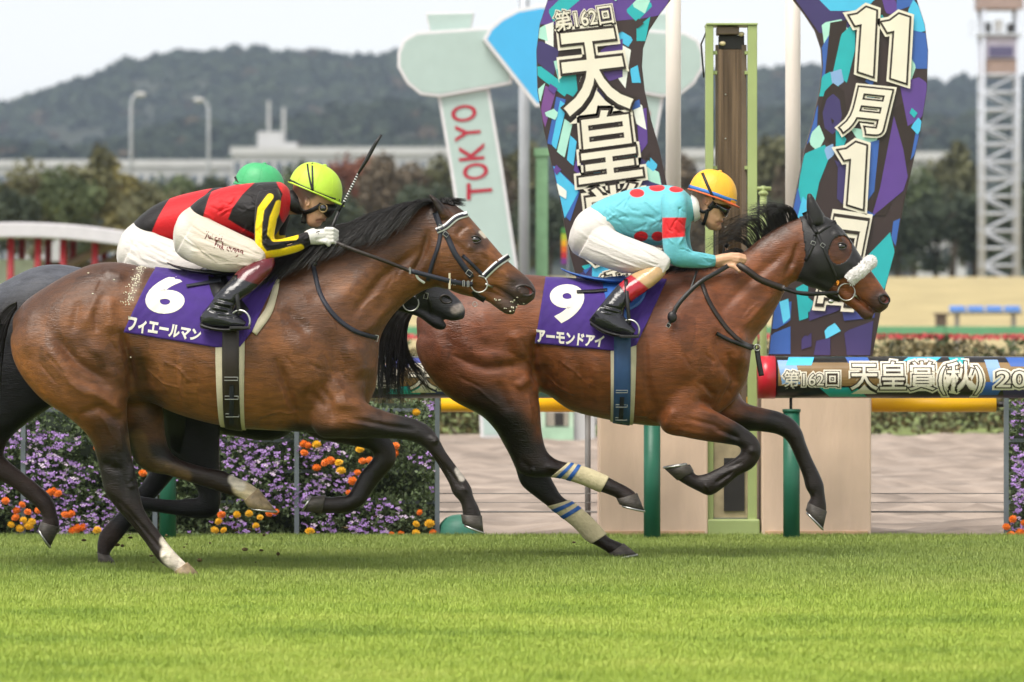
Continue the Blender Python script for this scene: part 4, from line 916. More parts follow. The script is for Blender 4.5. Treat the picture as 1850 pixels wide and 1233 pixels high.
# ------------------------------------------------------------------ horses
def coat_mat(name, rough, wet, streak, grain=420, spec=.42):
    m = bpy.data.materials.new(name); m.use_nodes = True; n = m.node_tree.nodes; l = m.node_tree.links; b = n['Principled BSDF']
    def noise(scale, sc, det=5, dist=0.0):
        mp = n.new('ShaderNodeMapping'); mp.inputs['Scale'].default_value = sc; l.new(tc.outputs['Object'], mp.inputs[0])
        z = n.new('ShaderNodeTexNoise'); z.inputs['Scale'].default_value = scale; z.inputs['Detail'].default_value = det; z.inputs['Distortion'].default_value = dist; l.new(mp.outputs[0], z.inputs['Vector']); return z.outputs['Fac']
    def rng(src, a0, a1, b0, b1):
        r = n.new('ShaderNodeMapRange'); r.interpolation_type = 'SMOOTHSTEP'
        for k, v in zip(('From Min', 'From Max', 'To Min', 'To Max'), (a0, a1, b0, b1)): r.inputs[k].default_value = v
        l.new(src, r.inputs['Value']); return r.outputs[0]
    def mul(a_, b_):
        q = n.new('ShaderNodeMath'); q.operation = 'MULTIPLY'; l.new(a_, q.inputs[0]); l.new(b_, q.inputs[1]); return q.outputs[0]
    tc = n.new('ShaderNodeTexCoord'); at = n.new('ShaderNodeAttribute'); at.attribute_name = 'Col'
    st = rng(noise(1.0, (10, 40, 46)), .3, .7, 1 - streak, 1 + streak); gr = rng(noise(grain, (.5, 1, 1), 2), .3, .7, .86, 1.14)
    wt = noise(4.2, (1, 1, .8), 7, .6); wm = rng(wt, .535, .56, 1.0, wet); dp = rng(noise(9.0, (1, 1, 1), 3), .35, .7, .86, 1.1)
    f = mul(mul(st, gr), mul(wm, dp)); v = n.new('ShaderNodeVectorMath'); v.operation = 'SCALE'; l.new(at.outputs['Color'], v.inputs[0]); l.new(f, v.inputs['Scale']); l.new(v.outputs[0], b.inputs['Base Color'])
    l.new(rng(wt, .53, .57, rough, rough - .12), b.inputs['Roughness']); b.inputs['Specular IOR Level'].default_value = spec
    b.inputs['Sheen Weight'].default_value = .06; b.inputs['Sheen Roughness'].default_value = .4
    # fine hair and thin skin creases
    vn = noise(5.5, (1, 1.2, 1.6), 3, 1.2); sb = n.new('ShaderNodeMath'); sb.operation = 'SUBTRACT'; l.new(vn, sb.inputs[0]); sb.inputs[1].default_value = .5
    ab = n.new('ShaderNodeMath'); ab.operation = 'ABSOLUTE'; l.new(sb.outputs[0], ab.inputs[0]); vein = rng(ab.outputs[0], 0.0, .014, 1.0, 0.0)
    b1 = n.new('ShaderNodeBump'); b1.inputs['Strength'].default_value = .16; b1.inputs['Distance'].default_value = .004; l.new(vein, b1.inputs['Height'])
    b2 = n.new('ShaderNodeBump'); b2.inputs['Strength'].default_value = .5; b2.inputs['Distance'].default_value = .006; l.new(noise(1.0, (26, 150, 170), 5), b2.inputs['Height']); l.new(b1.outputs[0], b2.inputs['Normal'])
    b3 = n.new('ShaderNodeBump'); b3.inputs['Strength'].default_value = .16; b3.inputs['Distance'].default_value = .02; l.new(noise(11, (1, 1, 1.3), 3), b3.inputs['Height']); l.new(b2.outputs[0], b3.inputs['Normal'])
    l.new(b3.outputs[0], b.inputs['Normal']); return m
M_COAT = coat_mat('bay_coat', .46, .74, .2)
M_DCOAT = coat_mat('dark_grey_coat', .5, .85, .16, 200, .25)
M_HOOF = mat('hoof_horn', S((70, 64, 58)), rough=0.5, var=0.35, scale=30, bump=0.3, bscale=80, stretch=(1, 1, 4))
M_HOOFL = mat('pale_hoof_horn', S((150, 130, 100)), rough=0.5, var=0.3, scale=30, bump=0.3, bscale=80)
M_EYE = mat('eye', (0.012, 0.008, 0.006), rough=0.05, var=0.1, coat=1.0)
M_HAIR = mat('black_horse_hair', (0.009, 0.007, 0.006), rough=0.38, var=0.3, scale=30, spec=0.5)
M_NOS = mat('nostril_lining', S((104, 34, 28)), rough=0.4, var=0.3, scale=80)
M_FOAM = mat('saliva_foam', S((225, 220, 195)), rough=0.5, var=0.15, scale=60, bump=0.6, bscale=200)

BAY = np.array(S((114, 70, 36))); BAYD = np.array(S((58, 35, 24))); BLK = np.array(S((19, 14, 12))); WHT = np.array(S((226, 214, 196)))

def hoof(root, d0, yo, cf, cb, toe, heel, hw, mt):
    """coronet front/back, toe, heel in pixels"""
    b = MB(); ring = 20; V = []
    lv = [(0.0, 0.93), (0.06, 1.0), (0.5, 1.08), (1.0, 1.18)]
    for t, g in lv:
        f = np.array(cf) * (1 - t) + np.array(toe) * t; r = np.array(cb) * (1 - t) + np.array(heel) * t
        for k in range(ring):
            q = 2 * math.pi * k / ring
            c = (f + r) / 2 + (f - r) / 2 * math.cos(q)
            V.append(px2w(c[0], c[1], d0, d0 + yo + hw * g * math.sin(q) * (1 - 0.12 * math.cos(q))))
    n = len(lv)
    F = [(i * ring + k, i * ring + (k + 1) % ring, (i + 1) * ring + (k + 1) % ring, (i + 1) * ring + k) for i in range(n - 1) for k in range(ring)]
    F += [tuple(reversed(range(ring))), tuple(range((n - 1) * ring, n * ring))]
    o = mk('hoof', V, F, mt, root)
    # shoe: open ring under the wall
    tp = []
    for q in np.linspace(-2.5, 2.5, 22):
        c = (np.array(toe) + np.array(heel)) / 2 + (np.array(toe) - np.array(heel)) / 2 * math.cos(q) * 0.97
        dn = (np.array(toe) + np.array(heel) - np.array(cf) - np.array(cb)); dn = dn / np.linalg.norm(dn) * 1.6
        tp.append(px2w(c[0] + dn[0], c[1] + dn[1], d0, d0 + yo + hw * 1.14 * math.sin(q)))
    MB().tube(tp, 0.006, 6).build('horseshoe', M_STEEL, o, True)
    return o

def strands(paths, w0, w1, seg=7, name='hair', parent=None, m=None):
    """paths: list of control point lists (world)"""
    b = MB()
    for ctrl in paths:
        A = np.asarray(ctrl, float); n = len(A)
        t = np.linspace(0, n - 1, seg); P_ = np.c_[[np.interp(t, range(n), A[:, j]) for j in range(3)]].T
        # smooth
        for _ in range(2): P_[1:-1] = (P_[:-2] + 2 * P_[1:-1] + P_[2:]) / 4
        rs = list(w0 * (1 - np.linspace(0, 1, seg)) + w1 * np.linspace(0, 1, seg))
        b.tube([Vector(p) for p in P_], rs, 3, cap=False)
    return b.build(name, m or M_HAIR, parent, True)

def nostril(root, c, d0, y, ru, rv, ang, red=True):
    """flared rim and lining set in the muzzle"""
    k = d0 / FPX; C = Vector(px2w(c[0], c[1], d0, y)); ca, sa = math.cos(ang), math.sin(ang)
    b = MB(); pts = []
    for q in np.linspace(0, 2 * math.pi, 25):
        a, e = ru * math.cos(q) * k, rv * math.sin(q) * k
        pts.append(C + Vector((a * ca - e * sa, 0.004 * math.cos(q), -(a * sa + e * ca))))
    b.tube(pts, 0.0055, 6)
    rim = b.build('nostril', M_DCOATB, root, True)
    b = MB(); V = [C + Vector((0, 0.012, 0))] + [C + (p - C) * 0.95 + Vector((0, 0.004, 0)) for p in pts[:-1]]
    n = len(V) - 1
    mk('nostril_lining', V, [(0, 1 + i, 1 + (i + 1) % n) for i in range(n)], M_NOS if red else M_EYE, rim)
M_DCOATB = mat('muzzle_skin', S((46, 38, 36)), rough=0.45, var=0.2, scale=40)

def eye(root, c, d0, surf, r):
    h = surf(c[0], c[1]); p = Vector((h[0], h[1] + r * 0.45, h[2]))
    MB().ball(p, r * 1.25, r, r, 18, 12).build('eye', M_EYE, root, True)
    # lids
    b = MB()
    for sgn, lift in ((1, 0.9), (-1, 0.75)):
        pts = [p + Vector((r * 1.35 * math.cos(q), -r * 0.86 * math.sin(q) * 0.6 - r * 0.25, sgn * r * lift * math.sin(q))) for q in np.linspace(0.05, math.pi - 0.05, 12)]
        b.tube(pts, r * 0.2, 6)
    b.build('eyelid', M_DCOATB, root, True)

def ray_surface(tree, d0):
    def f(u, v, far=False):
        x, _, z = px2w(u, v, d0, 0)
        if far: h = tree.ray_cast(Vector((x, d0 + 3, z)), Vector((0, -1, 0)))
        else: h = tree.ray_cast(Vector((x, d0 - 3, z)), Vector((0, 1, 0)))
        return None if h[0] is None else Vector(h[0])
    return f

H = {}
def make_horse(key, label, group, d0, lofts, strokes, base, ops, hooves, voxel, iters, mcoat, soft=()):
    us = [r[0] for r in lofts[0]]
    root = thing('horse', label, 'horse', (((min(us) + max(us)) / 2 - CX) * d0 / FPX, d0, 0), group)
    V, NN, F = remesh([loft(l, d0) for l in lofts], voxel, iters)
    UV = uv_of(V, d0); W = np.full(len(V), 0.0)
    for pl, rr in soft: W = np.maximum(W, 1 - smooth01((pdist(UV, pl) - rr * .4) / (rr * .8)))
    if len(soft): V = relax(V, F, W, 36); NN = vnormals(V, F)
    V = sculpt(V, NN, d0, [(a_, b_ * .88, c_ * 1.6) for a_, b_, c_ in strokes])
    V = relax(V, F, np.full(len(V), .5), 2); NN = vnormals(V, F); UV = uv_of(V, d0)
    nz = RNG.normal(0, 1, (6, 4)); C = np.tile(np.array(base), (len(V), 1)).astype(float)
    C = ops(UV, C, V, NN)
    mk('body', V, F, mcoat, root, attr=C)
    for hf in hooves: hoof(root, d0, *hf)
    tr = bvh(V, F); H[key] = dict(V=V, F=F, N=NN, UV=UV, root=root, tree=tr, surf=ray_surface(tr, d0), d0=d0)
    return H[key]

# ---- horse with cloth 6 (nearest)
D6 = 24.8
h6_trunk = [(24,572,28,622,.09,0),(45,545,50,680,.20,0),(80,520,90,712,.25,0),(120,497,130,726,.28,0),(165,478,175,733,.29,0),(210,474,225,728,.28,0),(260,482,268,727,.27,0),(310,490,314,746,.285,0,-.06),(370,495,370,763,.305,0,-.1),(430,494,430,774,.31,0,-.1),(490,488,490,778,.295,0,-.08),(545,484,545,781,.27,0,-.05),(595,480,590,784,.245,0),(640,505,632,772,.21,0),(672,560,662,738,.15,0),(686,600,680,700,.08,0)]
h6_neck = [(500,484,600,775,.25,0,-.1),(530,474,640,745,.235,0,-.15),(565,452,670,690,.205,0,-.22),(602,428,687,612,.16,0,-.25),(650,404,709,572,.125,0,-.25),(705,382,738,543,.098,0,-.2),(760,366,766,526,.088,0,-.1),(792,362,792,518,.08,0)]
h6_head = [(772,368,766,498,.065,0),(800,366,776,512,.09,0),(832,377,802,522,.106,0),(862,408,838,528,.104,0),(890,441,862,530,.084,0),(916,470,884,532,.066,0),(942,492,905,538,.057,0),(958,507,922,545,.056,0),(968,525,940,552,.05,0),(966,540,950,552,.03,0)]
h6_jaw = [(790,470,785,512,.075,0),(830,495,826,530,.07,0),(860,512,852,537,.05,0),(884,520,880,545,.04,0),(905,532,900,559,.038,0),(922,540,915,568,.036,0),(934,550,929,569,.024,0)]
h6_earN = [(815,392,796,398,.028,-.065),(806,378,789,386,.026,-.068),(793,362,780,368,.02,-.07),(778,350,773,354,.008,-.072)]
h6_earF = [(832,384,812,380,.028,.065),(824,370,802,366,.028,.068),(808,360,792,358,.02,.07),(792,358,786,356,.008,.072)]
h6_hn = [(232,540,40,580,.10,-.13),(238,600,24,612,.135,-.14),(240,655,36,664,.145,-.15),(238,703,78,718,.13,-.16),(234,744,130,754,.105,-.16),(237,784,166,790,.08,-.155),(243,827,180,828,.064,-.15),(251,862,188,864,.054,-.145),(256,887,194,888,.05,-.145),(263,915,216,918,.044,-.145),(276,938,239,944,.037,-.145),(293,961,263,974,.034,-.145),(311,985,288,1008,.038,-.145),(326,1002,304,1022,.038,-.145),(338,1014,318,1029,.04,-.145),(352,1028,322,1036,.042,-.145)]
h6_hf = [(285,690,150,700,.10,.12),(292,745,195,760,.095,.13),(295,785,224,802,.075,.14),(303,815,240,836,.06,.145),(319,830,262,853,.052,.145),(342,839,300,861,.045,.145),(372,847,350,877,.038,.145),(402,853,388,889,.036,.145),(425,865,410,897,.039,.145),(446,874,430,902,.038,.145),(462,885,438,907,.04,.145),(480,904,443,913,.04,.145)]
h6_fn = [(655,640,560,650,.09,-.12),(662,690,560,720,.10,-.135),(660,722,573,784,.10,-.14),(686,738,625,791,.085,-.14),(720,749,680,791,.07,-.14),(753,757,725,793,.057,-.135),(779,772,752,799,.054,-.13),(794,793,769,809,.051,-.13),(806,815,781,822,.045,-.13),(828,845,799,850,.037,-.13),(843,865,812,873,.037,-.13),(852,880,819,891,.041,-.13),(856,896,832,906,.037,-.13),(868,922,836,924,.04,-.13),(872,944,835,936,.042,-.13)]
h6_ff = [(640,735,520,745,.085,.10),(670,768,560,790,.08,.12),(697,785,630,806,.065,.13),(713,812,667,815,.054,.13),(713,838,673,827,.05,.13),(701,854,664,840,.044,.13),(684,873,649,858,.037,.13),(669,894,638,878,.037,.13),(656,913,626,897,.041,.13),(632,927,614,898,.038,.13),(600,930,594,900,.04,.13),(566,928,577,897,.042,.13)]
h6_strokes = [
 # hindquarter: hamstring groove, stifle lines, hip
 ([(112,612),(150,655),(205,690)],11,-.016),([(88,620),(140,690),(175,720)],16,.010),([(170,620),(205,655),(225,690)],16,.012),
 ([(210,700),(170,690),(140,672)],8,-.007),([(150,745),(190,735),(222,760)],9,-.008),([(165,700),(205,725),(225,745)],10,.010),
 ([(150,545),(140,600)],9,-.006),([(185,530),(160,590)],10,.006),([(205,540),(210,600)],14,.012),([(180,560),(182,600)],6,-.006),
 ([(60,560),(60,640)],18,.008),([(190,490),(230,500)],12,.008),
 ([(228,600),(240,650),(247,700)],9,-.022),([(262,650),(270,700)],16,-.010),
 ([(190,835),(225,850)],8,-.006),([(245,835),(240,870)],6,.006),([(215,800),(235,900)],5,-.005),([(222,905),(300,995)],4,-.006),
 # ribs, belly
 ([(300,640),(310,720)],10,.004),([(335,640),(345,735)],10,.004),([(322,640),(330,730)],6,-.003),([(358,650),(365,745)],6,-.003),
 ([(480,560),(470,640),(490,740)],24,.008),
 # shoulder and forearm
 ([(505,650),(530,720),(545,770)],9,-.014),([(540,600),(560,660),(570,720)],26,.014),([(600,600),(615,670),(640,710)],12,-.010),
 ([(640,620),(655,680)],18,.014),([(520,560),(560,600)],12,-.008),([(590,735),(560,700)],9,-.008),([(605,725),(660,735)],12,.010),([(640,755),(700,768),(750,775)],6,-.007),([(620,780),(680,783)],6,-.005),
 ([(575,690),(598,720),(606,760)],8,-.008),([(780,785),(790,800)],7,.006),([(800,835),(835,880)],4,-.005),
 # neck
 ([(640,570),(690,505),(735,470),(760,450)],10,-.010),([(660,600),(712,545)],10,.008),([(600,560),(660,500),(720,430)],20,.008),([(560,470),(640,440),(720,400)],10,-.006),([(745,500),(765,460),(775,420)],7,-.012),([(560,540),(600,520)],14,-.005),
 # head
 ([(792,440),(800,490),(815,512)],13,.007),([(800,425),(835,450),(850,470)],6,-.005),([(868,452),(905,478)],6,.007),([(856,480),(885,505)],9,-.006),([(845,412),(862,428)],7,.008),([(846,446),(858,449)],6,.004),
 ([(838,412),(825,425)],5,-.006),([(890,517),(912,530),(928,541),(940,553)],3.2,-.014),([(935,518),(945,535)],8,.008),([(915,500),(935,508)],5,.004),([(822,525),(800,516)],5,.006)]

h6_strokes += [(p_, 2.3, .0032) for p_ in ([(560,765),(535,748),(505,742),(470,752)],[(535,748),(520,730),(515,705)],[(625,760),(660,765),(700,772)],[(612,690),(622,706),(640,716)],[(622,706),(628,725)],[(880,462),(888,480),(884,498)],[(888,480),(900,492)],[(905,488),(920,505)],[(840,470),(846,490),(842,508)],[(300,650),(330,665),(352,690)],[(270,668),(300,690),(330,700)],[(118,655),(135,690),(165,712)],[(180,735),(200,765),(210,790)],[(222,770),(228,810)],[(590,560),(605,580),(612,605)],[(655,560),(668,545),(690,530)])]
h6_strokes += [(p_, 3.0, -.0035) for p_ in ([(590,640),(600,665),(604,690)],[(560,655),(585,668)],[(520,640),(535,665)],[(656,600),(668,610)],[(700,520),(712,500)],[(715,505),(727,484)],[(95,640),(128,676)],[(80,655),(110,690)],[(205,610),(222,640)],[(190,505),(180,530)])]
h6_strokes += [(p_, 3.6, -.007) for p_ in ([(786,822),(812,868)],[(675,858),(655,890)],[(232,925),(275,985)],[(320,852),(390,876)])] + [(p_, 5.5, .006) for p_ in ([(842,880),(838,884)],[(790,790),(784,800)],[(640,908),(634,910)],[(246,872),(240,880)],[(298,1000),(302,1004)],[(700,822),(698,832)])]
def h6_paint(UV, C, V, NN):
    near = (V[:, 1] < D6).astype(float)
    f1 = np.sin(UV[:, 0] * .031 + 1.3 * np.sin(UV[:, 1] * .023)) * np.sin(UV[:, 1] * .027 + 1.1 * np.sin(UV[:, 0] * .017))
    C *= (1 + 0.10 * f1)[:, None]
    # dark mantle along back, croup, crest; red-gold flanks
    paint(UV, C, [([(40,545),(120,495),(200,472),(300,485),(500,485),(600,440),(720,385),(790,365)],14,70,BAYD,.75),
      ([(30,640),(100,740),(160,780)],6,26,np.array(S((138,82,36))),.8),([(320,700),(480,745)],20,50,np.array(S((140,88,48))),.7),
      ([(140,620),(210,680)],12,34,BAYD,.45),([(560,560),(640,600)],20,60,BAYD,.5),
      # points
      ([(215,870),(250,920),(300,1000)],46,40,BLK,.96),([(200,790),(215,840)],22,30,BLK,.6),
      ([(268,850),(400,875),(450,895)],42,26,BLK,.94),([(262,790),(268,840)],26,26,BLK,.7),
      ([(760,780),(800,820),(850,900),(860,930)],34,30,BLK,.97),([(690,770),(740,778)],20,40,BLK,.8),
      ([(690,812),(690,840),(640,915),(580,925)],34,28,BLK,.97),([(540,790),(660,800)],16,22,BLK,.92),
      ([(282,720),(275,780)],10,26,np.array(S((96,58,40))),.6),
      # muzzle, ears, eye surround
      ([(940,525),(965,535)],18,26,np.array(S((62,48,44))),.95),([(905,555),(930,565)],9,16,np.array(S((70,55,48))),.9),
      ([(864,436)],12,16,np.array(S((66,48,42))),.8),([(775,352),(790,375)],8,10,BLK,.8),([(800,362),(830,380)],8,6,BLK,.7),
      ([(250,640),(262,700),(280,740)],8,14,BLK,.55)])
    # white stockings
    paint(UV, C, [([(318,998),(345,1030)],20,7,WHT,.95),([(305,975),(322,1000)],8,7,WHT,.9)], near)
    paint(UV, C, [([(440,880),(470,905)],19,8,np.array(S((215,195,160))),.95),([(420,868),(432,880)],7,6,WHT,.9)], 1 - near)
    # dried sweat and mud splashes
    paint(UV, C, [([(256,486),(250,515),(244,540)],1,11,np.array(S((170,155,142))),.35),([(868,420),(876,428)],1.5,3,WHT,.9),
      ([(248,790),(262,835),(330,862)],7,12,np.array(S((150,118,78))),.7),([(828,848),(835,862)],4,4,np.array(S((200,190,180))),.8)], (0.5 + near * 0.5))
    return C
h6_hooves = [(-.145,(342,1013),(317,1031),(368,1040),(324,1041),.05,M_HOOFL),(.145,(464,884),(438,908),(497,926),(446,920),.05,M_HOOFL),(-.13,(871,930),(833,928),(874,960),(836,944),.05,M_HOOF),(.13,(580,931),(587,896),(546,926),(562,899),.05,M_HOOF)]
make_horse('6', 'bay racehorse wearing purple cloth number 6 with white hind stockings', 'racehorses galloping past the finish', D6,
  [h6_trunk, h6_neck, h6_head, h6_jaw, h6_earN, h6_earF, h6_hn, h6_hf, h6_fn, h6_ff], h6_strokes, BAY, h6_paint, h6_hooves, 0.0065, 8, M_COAT, [([(600,470),(650,520),(680,590),(665,690)],50),([(520,560),(560,640)],60),([(235,560),(245,650),(250,720)],26),([(60,540),(140,520),(230,540)],50),([(560,700),(600,740),(560,780)],24),([(765,380),(770,500)],30)])
eye(H['6']['root'], (859,434), D6, H['6']['surf'], .021)
nostril(H['6']['root'], (949,525), D6, H['6']['surf'](949,525).y - .001, 15, 9, .25)

# ---- horse with cloth 9
D9 = 26.2
h9_trunk = [(752,575,755,618,.09,0),(768,550,775,668,.20,0),(800,527,810,702,.25,0),(840,513,850,712,.285,0),(885,502,895,704,.29,0),(930,496,940,700,.28,0),(975,498,985,712,.275,0),(1030,503,1030,741,.295,0,-.06),(1090,506,1090,757,.31,0,-.1),(1150,502,1150,767,.305,0,-.1),(1205,492,1205,771,.28,0,-.06),(1255,484,1250,764,.255,0),(1300,492,1292,750,.22,0),(1340,540,1325,725,.165,0),(1362,588,1350,690,.09,0)]
h9_neck = [(1190,493,1260,765,.25,0,-.1),(1220,486,1300,740,.235,0,-.15),(1264,480,1342,686,.205,0,-.22),(1306,471,1360,620,.16,0,-.25),(1346,452,1385,587,.125,0,-.25),(1380,426,1407,548,.10,0,-.2),(1415,404,1425,516,.09,0,-.1),(1445,391,1445,506,.082,0)]
h9_head = [(1438,394,1432,488,.065,0),(1465,389,1446,508,.09,0),(1490,393,1466,518,.106,0),(1513,408,1490,521,.106,0),(1534,433,1510,524,.088,0),(1555,466,1530,532,.07,0),(1577,494,1546,543,.06,0),(1595,520,1562,554,.057,0),(1608,540,1578,564,.052,0),(1604,556,1590,566,.03,0)]
h9_jaw = [(1450,470,1448,508,.075,0),(1485,492,1482,523,.07,0),(1510,505,1504,534,.052,0),(1532,520,1526,549,.042,0),(1550,535,1546,563,.038,0),(1566,550,1560,577,.036,0),(1580,562,1575,578,.026,0)]
h9_earN = [(1486,404,1462,408,.03,-.062),(1484,388,1458,390,.028,-.066),(1474,370,1457,366,.022,-.068),(1464,352,1458,352,.008,-.07)]
h9_earF = [(1494,404,1474,404,.03,.062),(1490,390,1468,386,.028,.066),(1478,374,1466,368,.02,.068),(1470,360,1466,358,.008,.07)]
h9_hn = [(962,570,770,590,.10,-.13),(968,615,752,622,.135,-.14),(972,655,768,668,.14,-.15),(973,698,812,718,.125,-.15),(976,744,873,753,.105,-.15),(979,782,906,792,.082,-.145),(987,812,922,824,.066,-.14),(1000,826,938,852,.056,-.14),(1014,832,964,861,.05,-.14),(1031,836,1006,861,.04,-.14),(1064,846,1050,873,.037,-.14),(1093,858,1078,885,.04,-.14),(1112,868,1098,892,.041,-.14),(1130,877,1112,898,.038,-.14),(1146,888,1114,901,.04,-.14),(1156,905,1117,906,.042,-.14)]
h9_hf = [(950,690,790,690,.10,.12),(970,765,878,757,.095,.13),(980,815,914,812,.074,.14),(992,855,931,848,.06,.14),(1004,880,942,878,.054,.14),(1017,900,970,902,.046,.14),(1038,912,1006,929,.039,.14),(1069,938,1040,956,.037,.14),(1091,962,1061,979,.041,.14),(1103,975,1084,992,.038,.14),(1124,984,1100,1002,.04,.14),(1140,995,1104,1008,.042,.14)]
h9_fn = [(1275,650,1190,660,.09,-.12),(1276,692,1188,712,.10,-.135),(1266,725,1194,777,.098,-.14),(1292,743,1235,789,.085,-.14),(1317,757,1272,796,.07,-.135),(1345,773,1308,801,.057,-.13),(1368,795,1333,806,.054,-.13),(1372,820,1336,815,.05,-.13),(1359,843,1330,823,.045,-.13),(1331,859,1308,838,.037,-.13),(1304,881,1288,848,.037,-.13),(1280,894,1272,855,.041,-.13),(1257,885,1257,857,.038,-.13),(1234,873,1252,852,.04,-.13),(1210,857,1247,843,.042,-.13)]
h9_ff = [(1330,690,1250,710,.10,.10),(1348,727,1290,765,.088,.12),(1380,738,1335,779,.072,.13),(1412,746,1375,781,.06,.13),(1437,760,1405,786,.054,.13),(1451,779,1420,794,.05,.13),(1458,800,1429,806,.045,.13),(1469,828,1442,835,.037,.13),(1483,857,1453,863,.037,.13),(1491,877,1458,883,.041,.13),(1493,895,1467,900,.037,.13),(1496,920,1463,908,.04,.13),(1493,942,1460,917,.042,.13)]
h9_strokes = [
 ([(830,650),(880,665),(940,660)],10,-.010),([(820,620),(880,640),(930,640)],16,.008),([(790,600),(800,660)],18,.008),
 ([(965,610),(963,660),(972,695)],8,-.020),([(935,700),(955,680)],10,.010),([(930,600),(940,650)],14,.010),([(900,690),(920,740)],10,-.006),
 ([(870,560),(880,620)],14,.006),([(980,660),(990,700)],12,-.008),
 ([(1160,600),(1165,680),(1180,740)],9,-.012),([(1215,560),(1230,640),(1240,690)],24,.013),([(1290,600),(1305,660),(1330,690)],10,-.010),([(1330,600),(1338,660)],15,.013),
 ([(1316,640),(1325,690),(1300,730)],6,-.010),([(1260,690),(1290,715)],8,-.008),([(1255,735),(1300,752),(1345,780)],10,.008),([(1240,755),(1290,768),(1330,790)],5,-.006),([(1225,775),(1280,785)],5,.004),
 ([(1350,742),(1400,760)],6,-.006),([(1200,770),(1215,740)],8,.006),
 ([(1020,640),(1030,715)],8,.004),([(1045,650),(1055,730)],6,-.003),([(1070,650),(1080,740)],8,.004),
 ([(1300,560),(1350,510),(1400,470),(1420,450)],10,-.009),([(1340,590),(1395,530)],9,.008),([(1260,540),(1330,490),(1390,430)],18,.007),([(1428,480),(1430,500)],7,.007),([(1420,495),(1432,470),(1440,440)],6,-.009),
 ([(1470,450),(1480,500)],14,.006),([(1505,420),(1520,436)],6,.007),([(1530,470),(1555,495)],6,.006),([(1515,500),(1540,520)],8,-.005),
 ([(1543,536),(1560,548),(1575,561),(1588,568)],3,-.013),([(1590,530),(1598,545)],7,.007),
 ([(940,830),(965,850)],6,-.004),([(985,840),(1010,846)],6,.004),([(1300,848),(1340,832)],4,-.005),([(1450,830),(1475,870)],4,-.005),([(935,870),(960,890)],5,-.004)]

h9_strokes += [(p_, 3.4, -.007) for p_ in ([(1320,852),(1290,872)],[(1446,835),(1466,872)],[(1290,775),(1330,790)])] + [(p_, 5.5, .006) for p_ in ([(1358,808),(1354,818)],[(1276,876),(1272,878)],[(1476,880),(1474,884)],[(1438,778),(1436,788)],[(965,846),(960,850)])]
h9_strokes += [(p_, 2.3, .0032) for p_ in ([(1190,765),(1165,750),(1135,748)],[(1165,750),(1155,730)],[(1260,742),(1290,752),(1320,772)],[(1250,690),(1268,702),(1280,718)],[(1542,490),(1550,505),(1546,520)],[(1562,505),(1572,520)],[(1010,650),(1035,668),(1055,690)],[(985,680),(1010,700),(1040,712)],[(850,690),(880,715),(905,735)],[(955,720),(962,760)],[(1290,560),(1302,580),(1308,604)],[(1340,575),(1352,560),(1370,545)])]
h9_strokes += [(p_, 3.0, -.0035) for p_ in ([(1285,620),(1298,650),(1310,668)],[(1270,640),(1290,655)],[(1322,600),(1328,640)],[(1310,700),(1322,715)],[(1385,520),(1395,505)],[(1230,640),(1245,665)],[(815,640),(850,655)],[(830,680),(870,700)],[(940,610),(955,640)])]
BAY9 = np.array(S((122, 68, 33)))
def h9_paint(UV, C, V, NN):
    f1 = np.sin(UV[:, 0] * .029 + 1.5 * np.sin(UV[:, 1] * .02)) * np.sin(UV[:, 1] * .031 + 1.1 * np.sin(UV[:, 0] * .015))
    C *= (1 + 0.09 * f1)[:, None]
    paint(UV, C, [([(760,560),(850,510),(950,496),(1100,500),(1220,485)],16,60,np.array(S((92,52,38))),.7),([(1220,485),(1340,452),(1440,392)],4,18,BAYD,.8),
      ([(780,600),(850,620)],30,60,np.array(S((112,62,44))),.6),([(850,740),(900,760)],30,40,BAYD,.7),([(1180,560),(1300,560)],20,60,np.array(S((112,62,44))),.4),
      ([(900,800),(940,850),(1000,845),(1100,880)],40,34,BLK,.96),([(880,740),(930,790)],24,36,BLK,.75),([(960,890),(1090,980)],36,26,BLK,.97),
      ([(1350,800),(1350,835),(1280,875),(1230,862)],34,26,BLK,.97),([(1290,775),(1330,790)],14,30,BLK,.6),
      ([(1420,775),(1440,800),(1475,880),(1482,915)],32,26,BLK,.97),([(1370,765),(1400,768)],14,28,BLK,.6),
      ([(1516,452)],16,12,np.array(S((78,48,36))),.8),([(1590,545),(1605,552)],13,20,np.array(S((60,42,38))),.9),([(1555,572),(1580,578)],8,13,np.array(S((64,46,40))),.85)])
    return C
h9_hooves = [(-.14,(1150,889),(1113,900),(1163,921),(1118,910),.05,M_HOOF),(.14,(1128,984),(1101,1003),(1152,1004),(1105,1011),.05,M_HOOF),(-.13,(1222,867),(1252,850),(1198,845),(1245,838),.05,M_HOOF),(.13,(1497,926),(1462,910),(1490,958),(1458,924),.05,M_HOOF)]
make_horse('9', 'bright bay racehorse in purple cloth number 9 with black hood', 'racehorses galloping past the finish', D9,
  [h9_trunk, h9_neck, h9_head, h9_jaw, h9_earN, h9_earF, h9_hn, h9_hf, h9_fn, h9_ff], h9_strokes, BAY9, h9_paint, h9_hooves, 0.0068, 8, M_COAT, [([(1290,480),(1330,530),(1355,590),(1345,680)],48),([(1200,560),(1240,640)],60),([(965,560),(972,650),(978,710)],26),([(780,540),(860,530),(950,550)],50),([(1190,700),(1230,730),(1195,780)],24),([(1435,400),(1438,490)],28)])
eye(H['9']['root'], (1518,446), D9, H['9']['surf'], .021)
nostril(H['9']['root'], (1596,541), D9, H['9']['surf'](1596,541).y - .0005, 10, 8, .5)

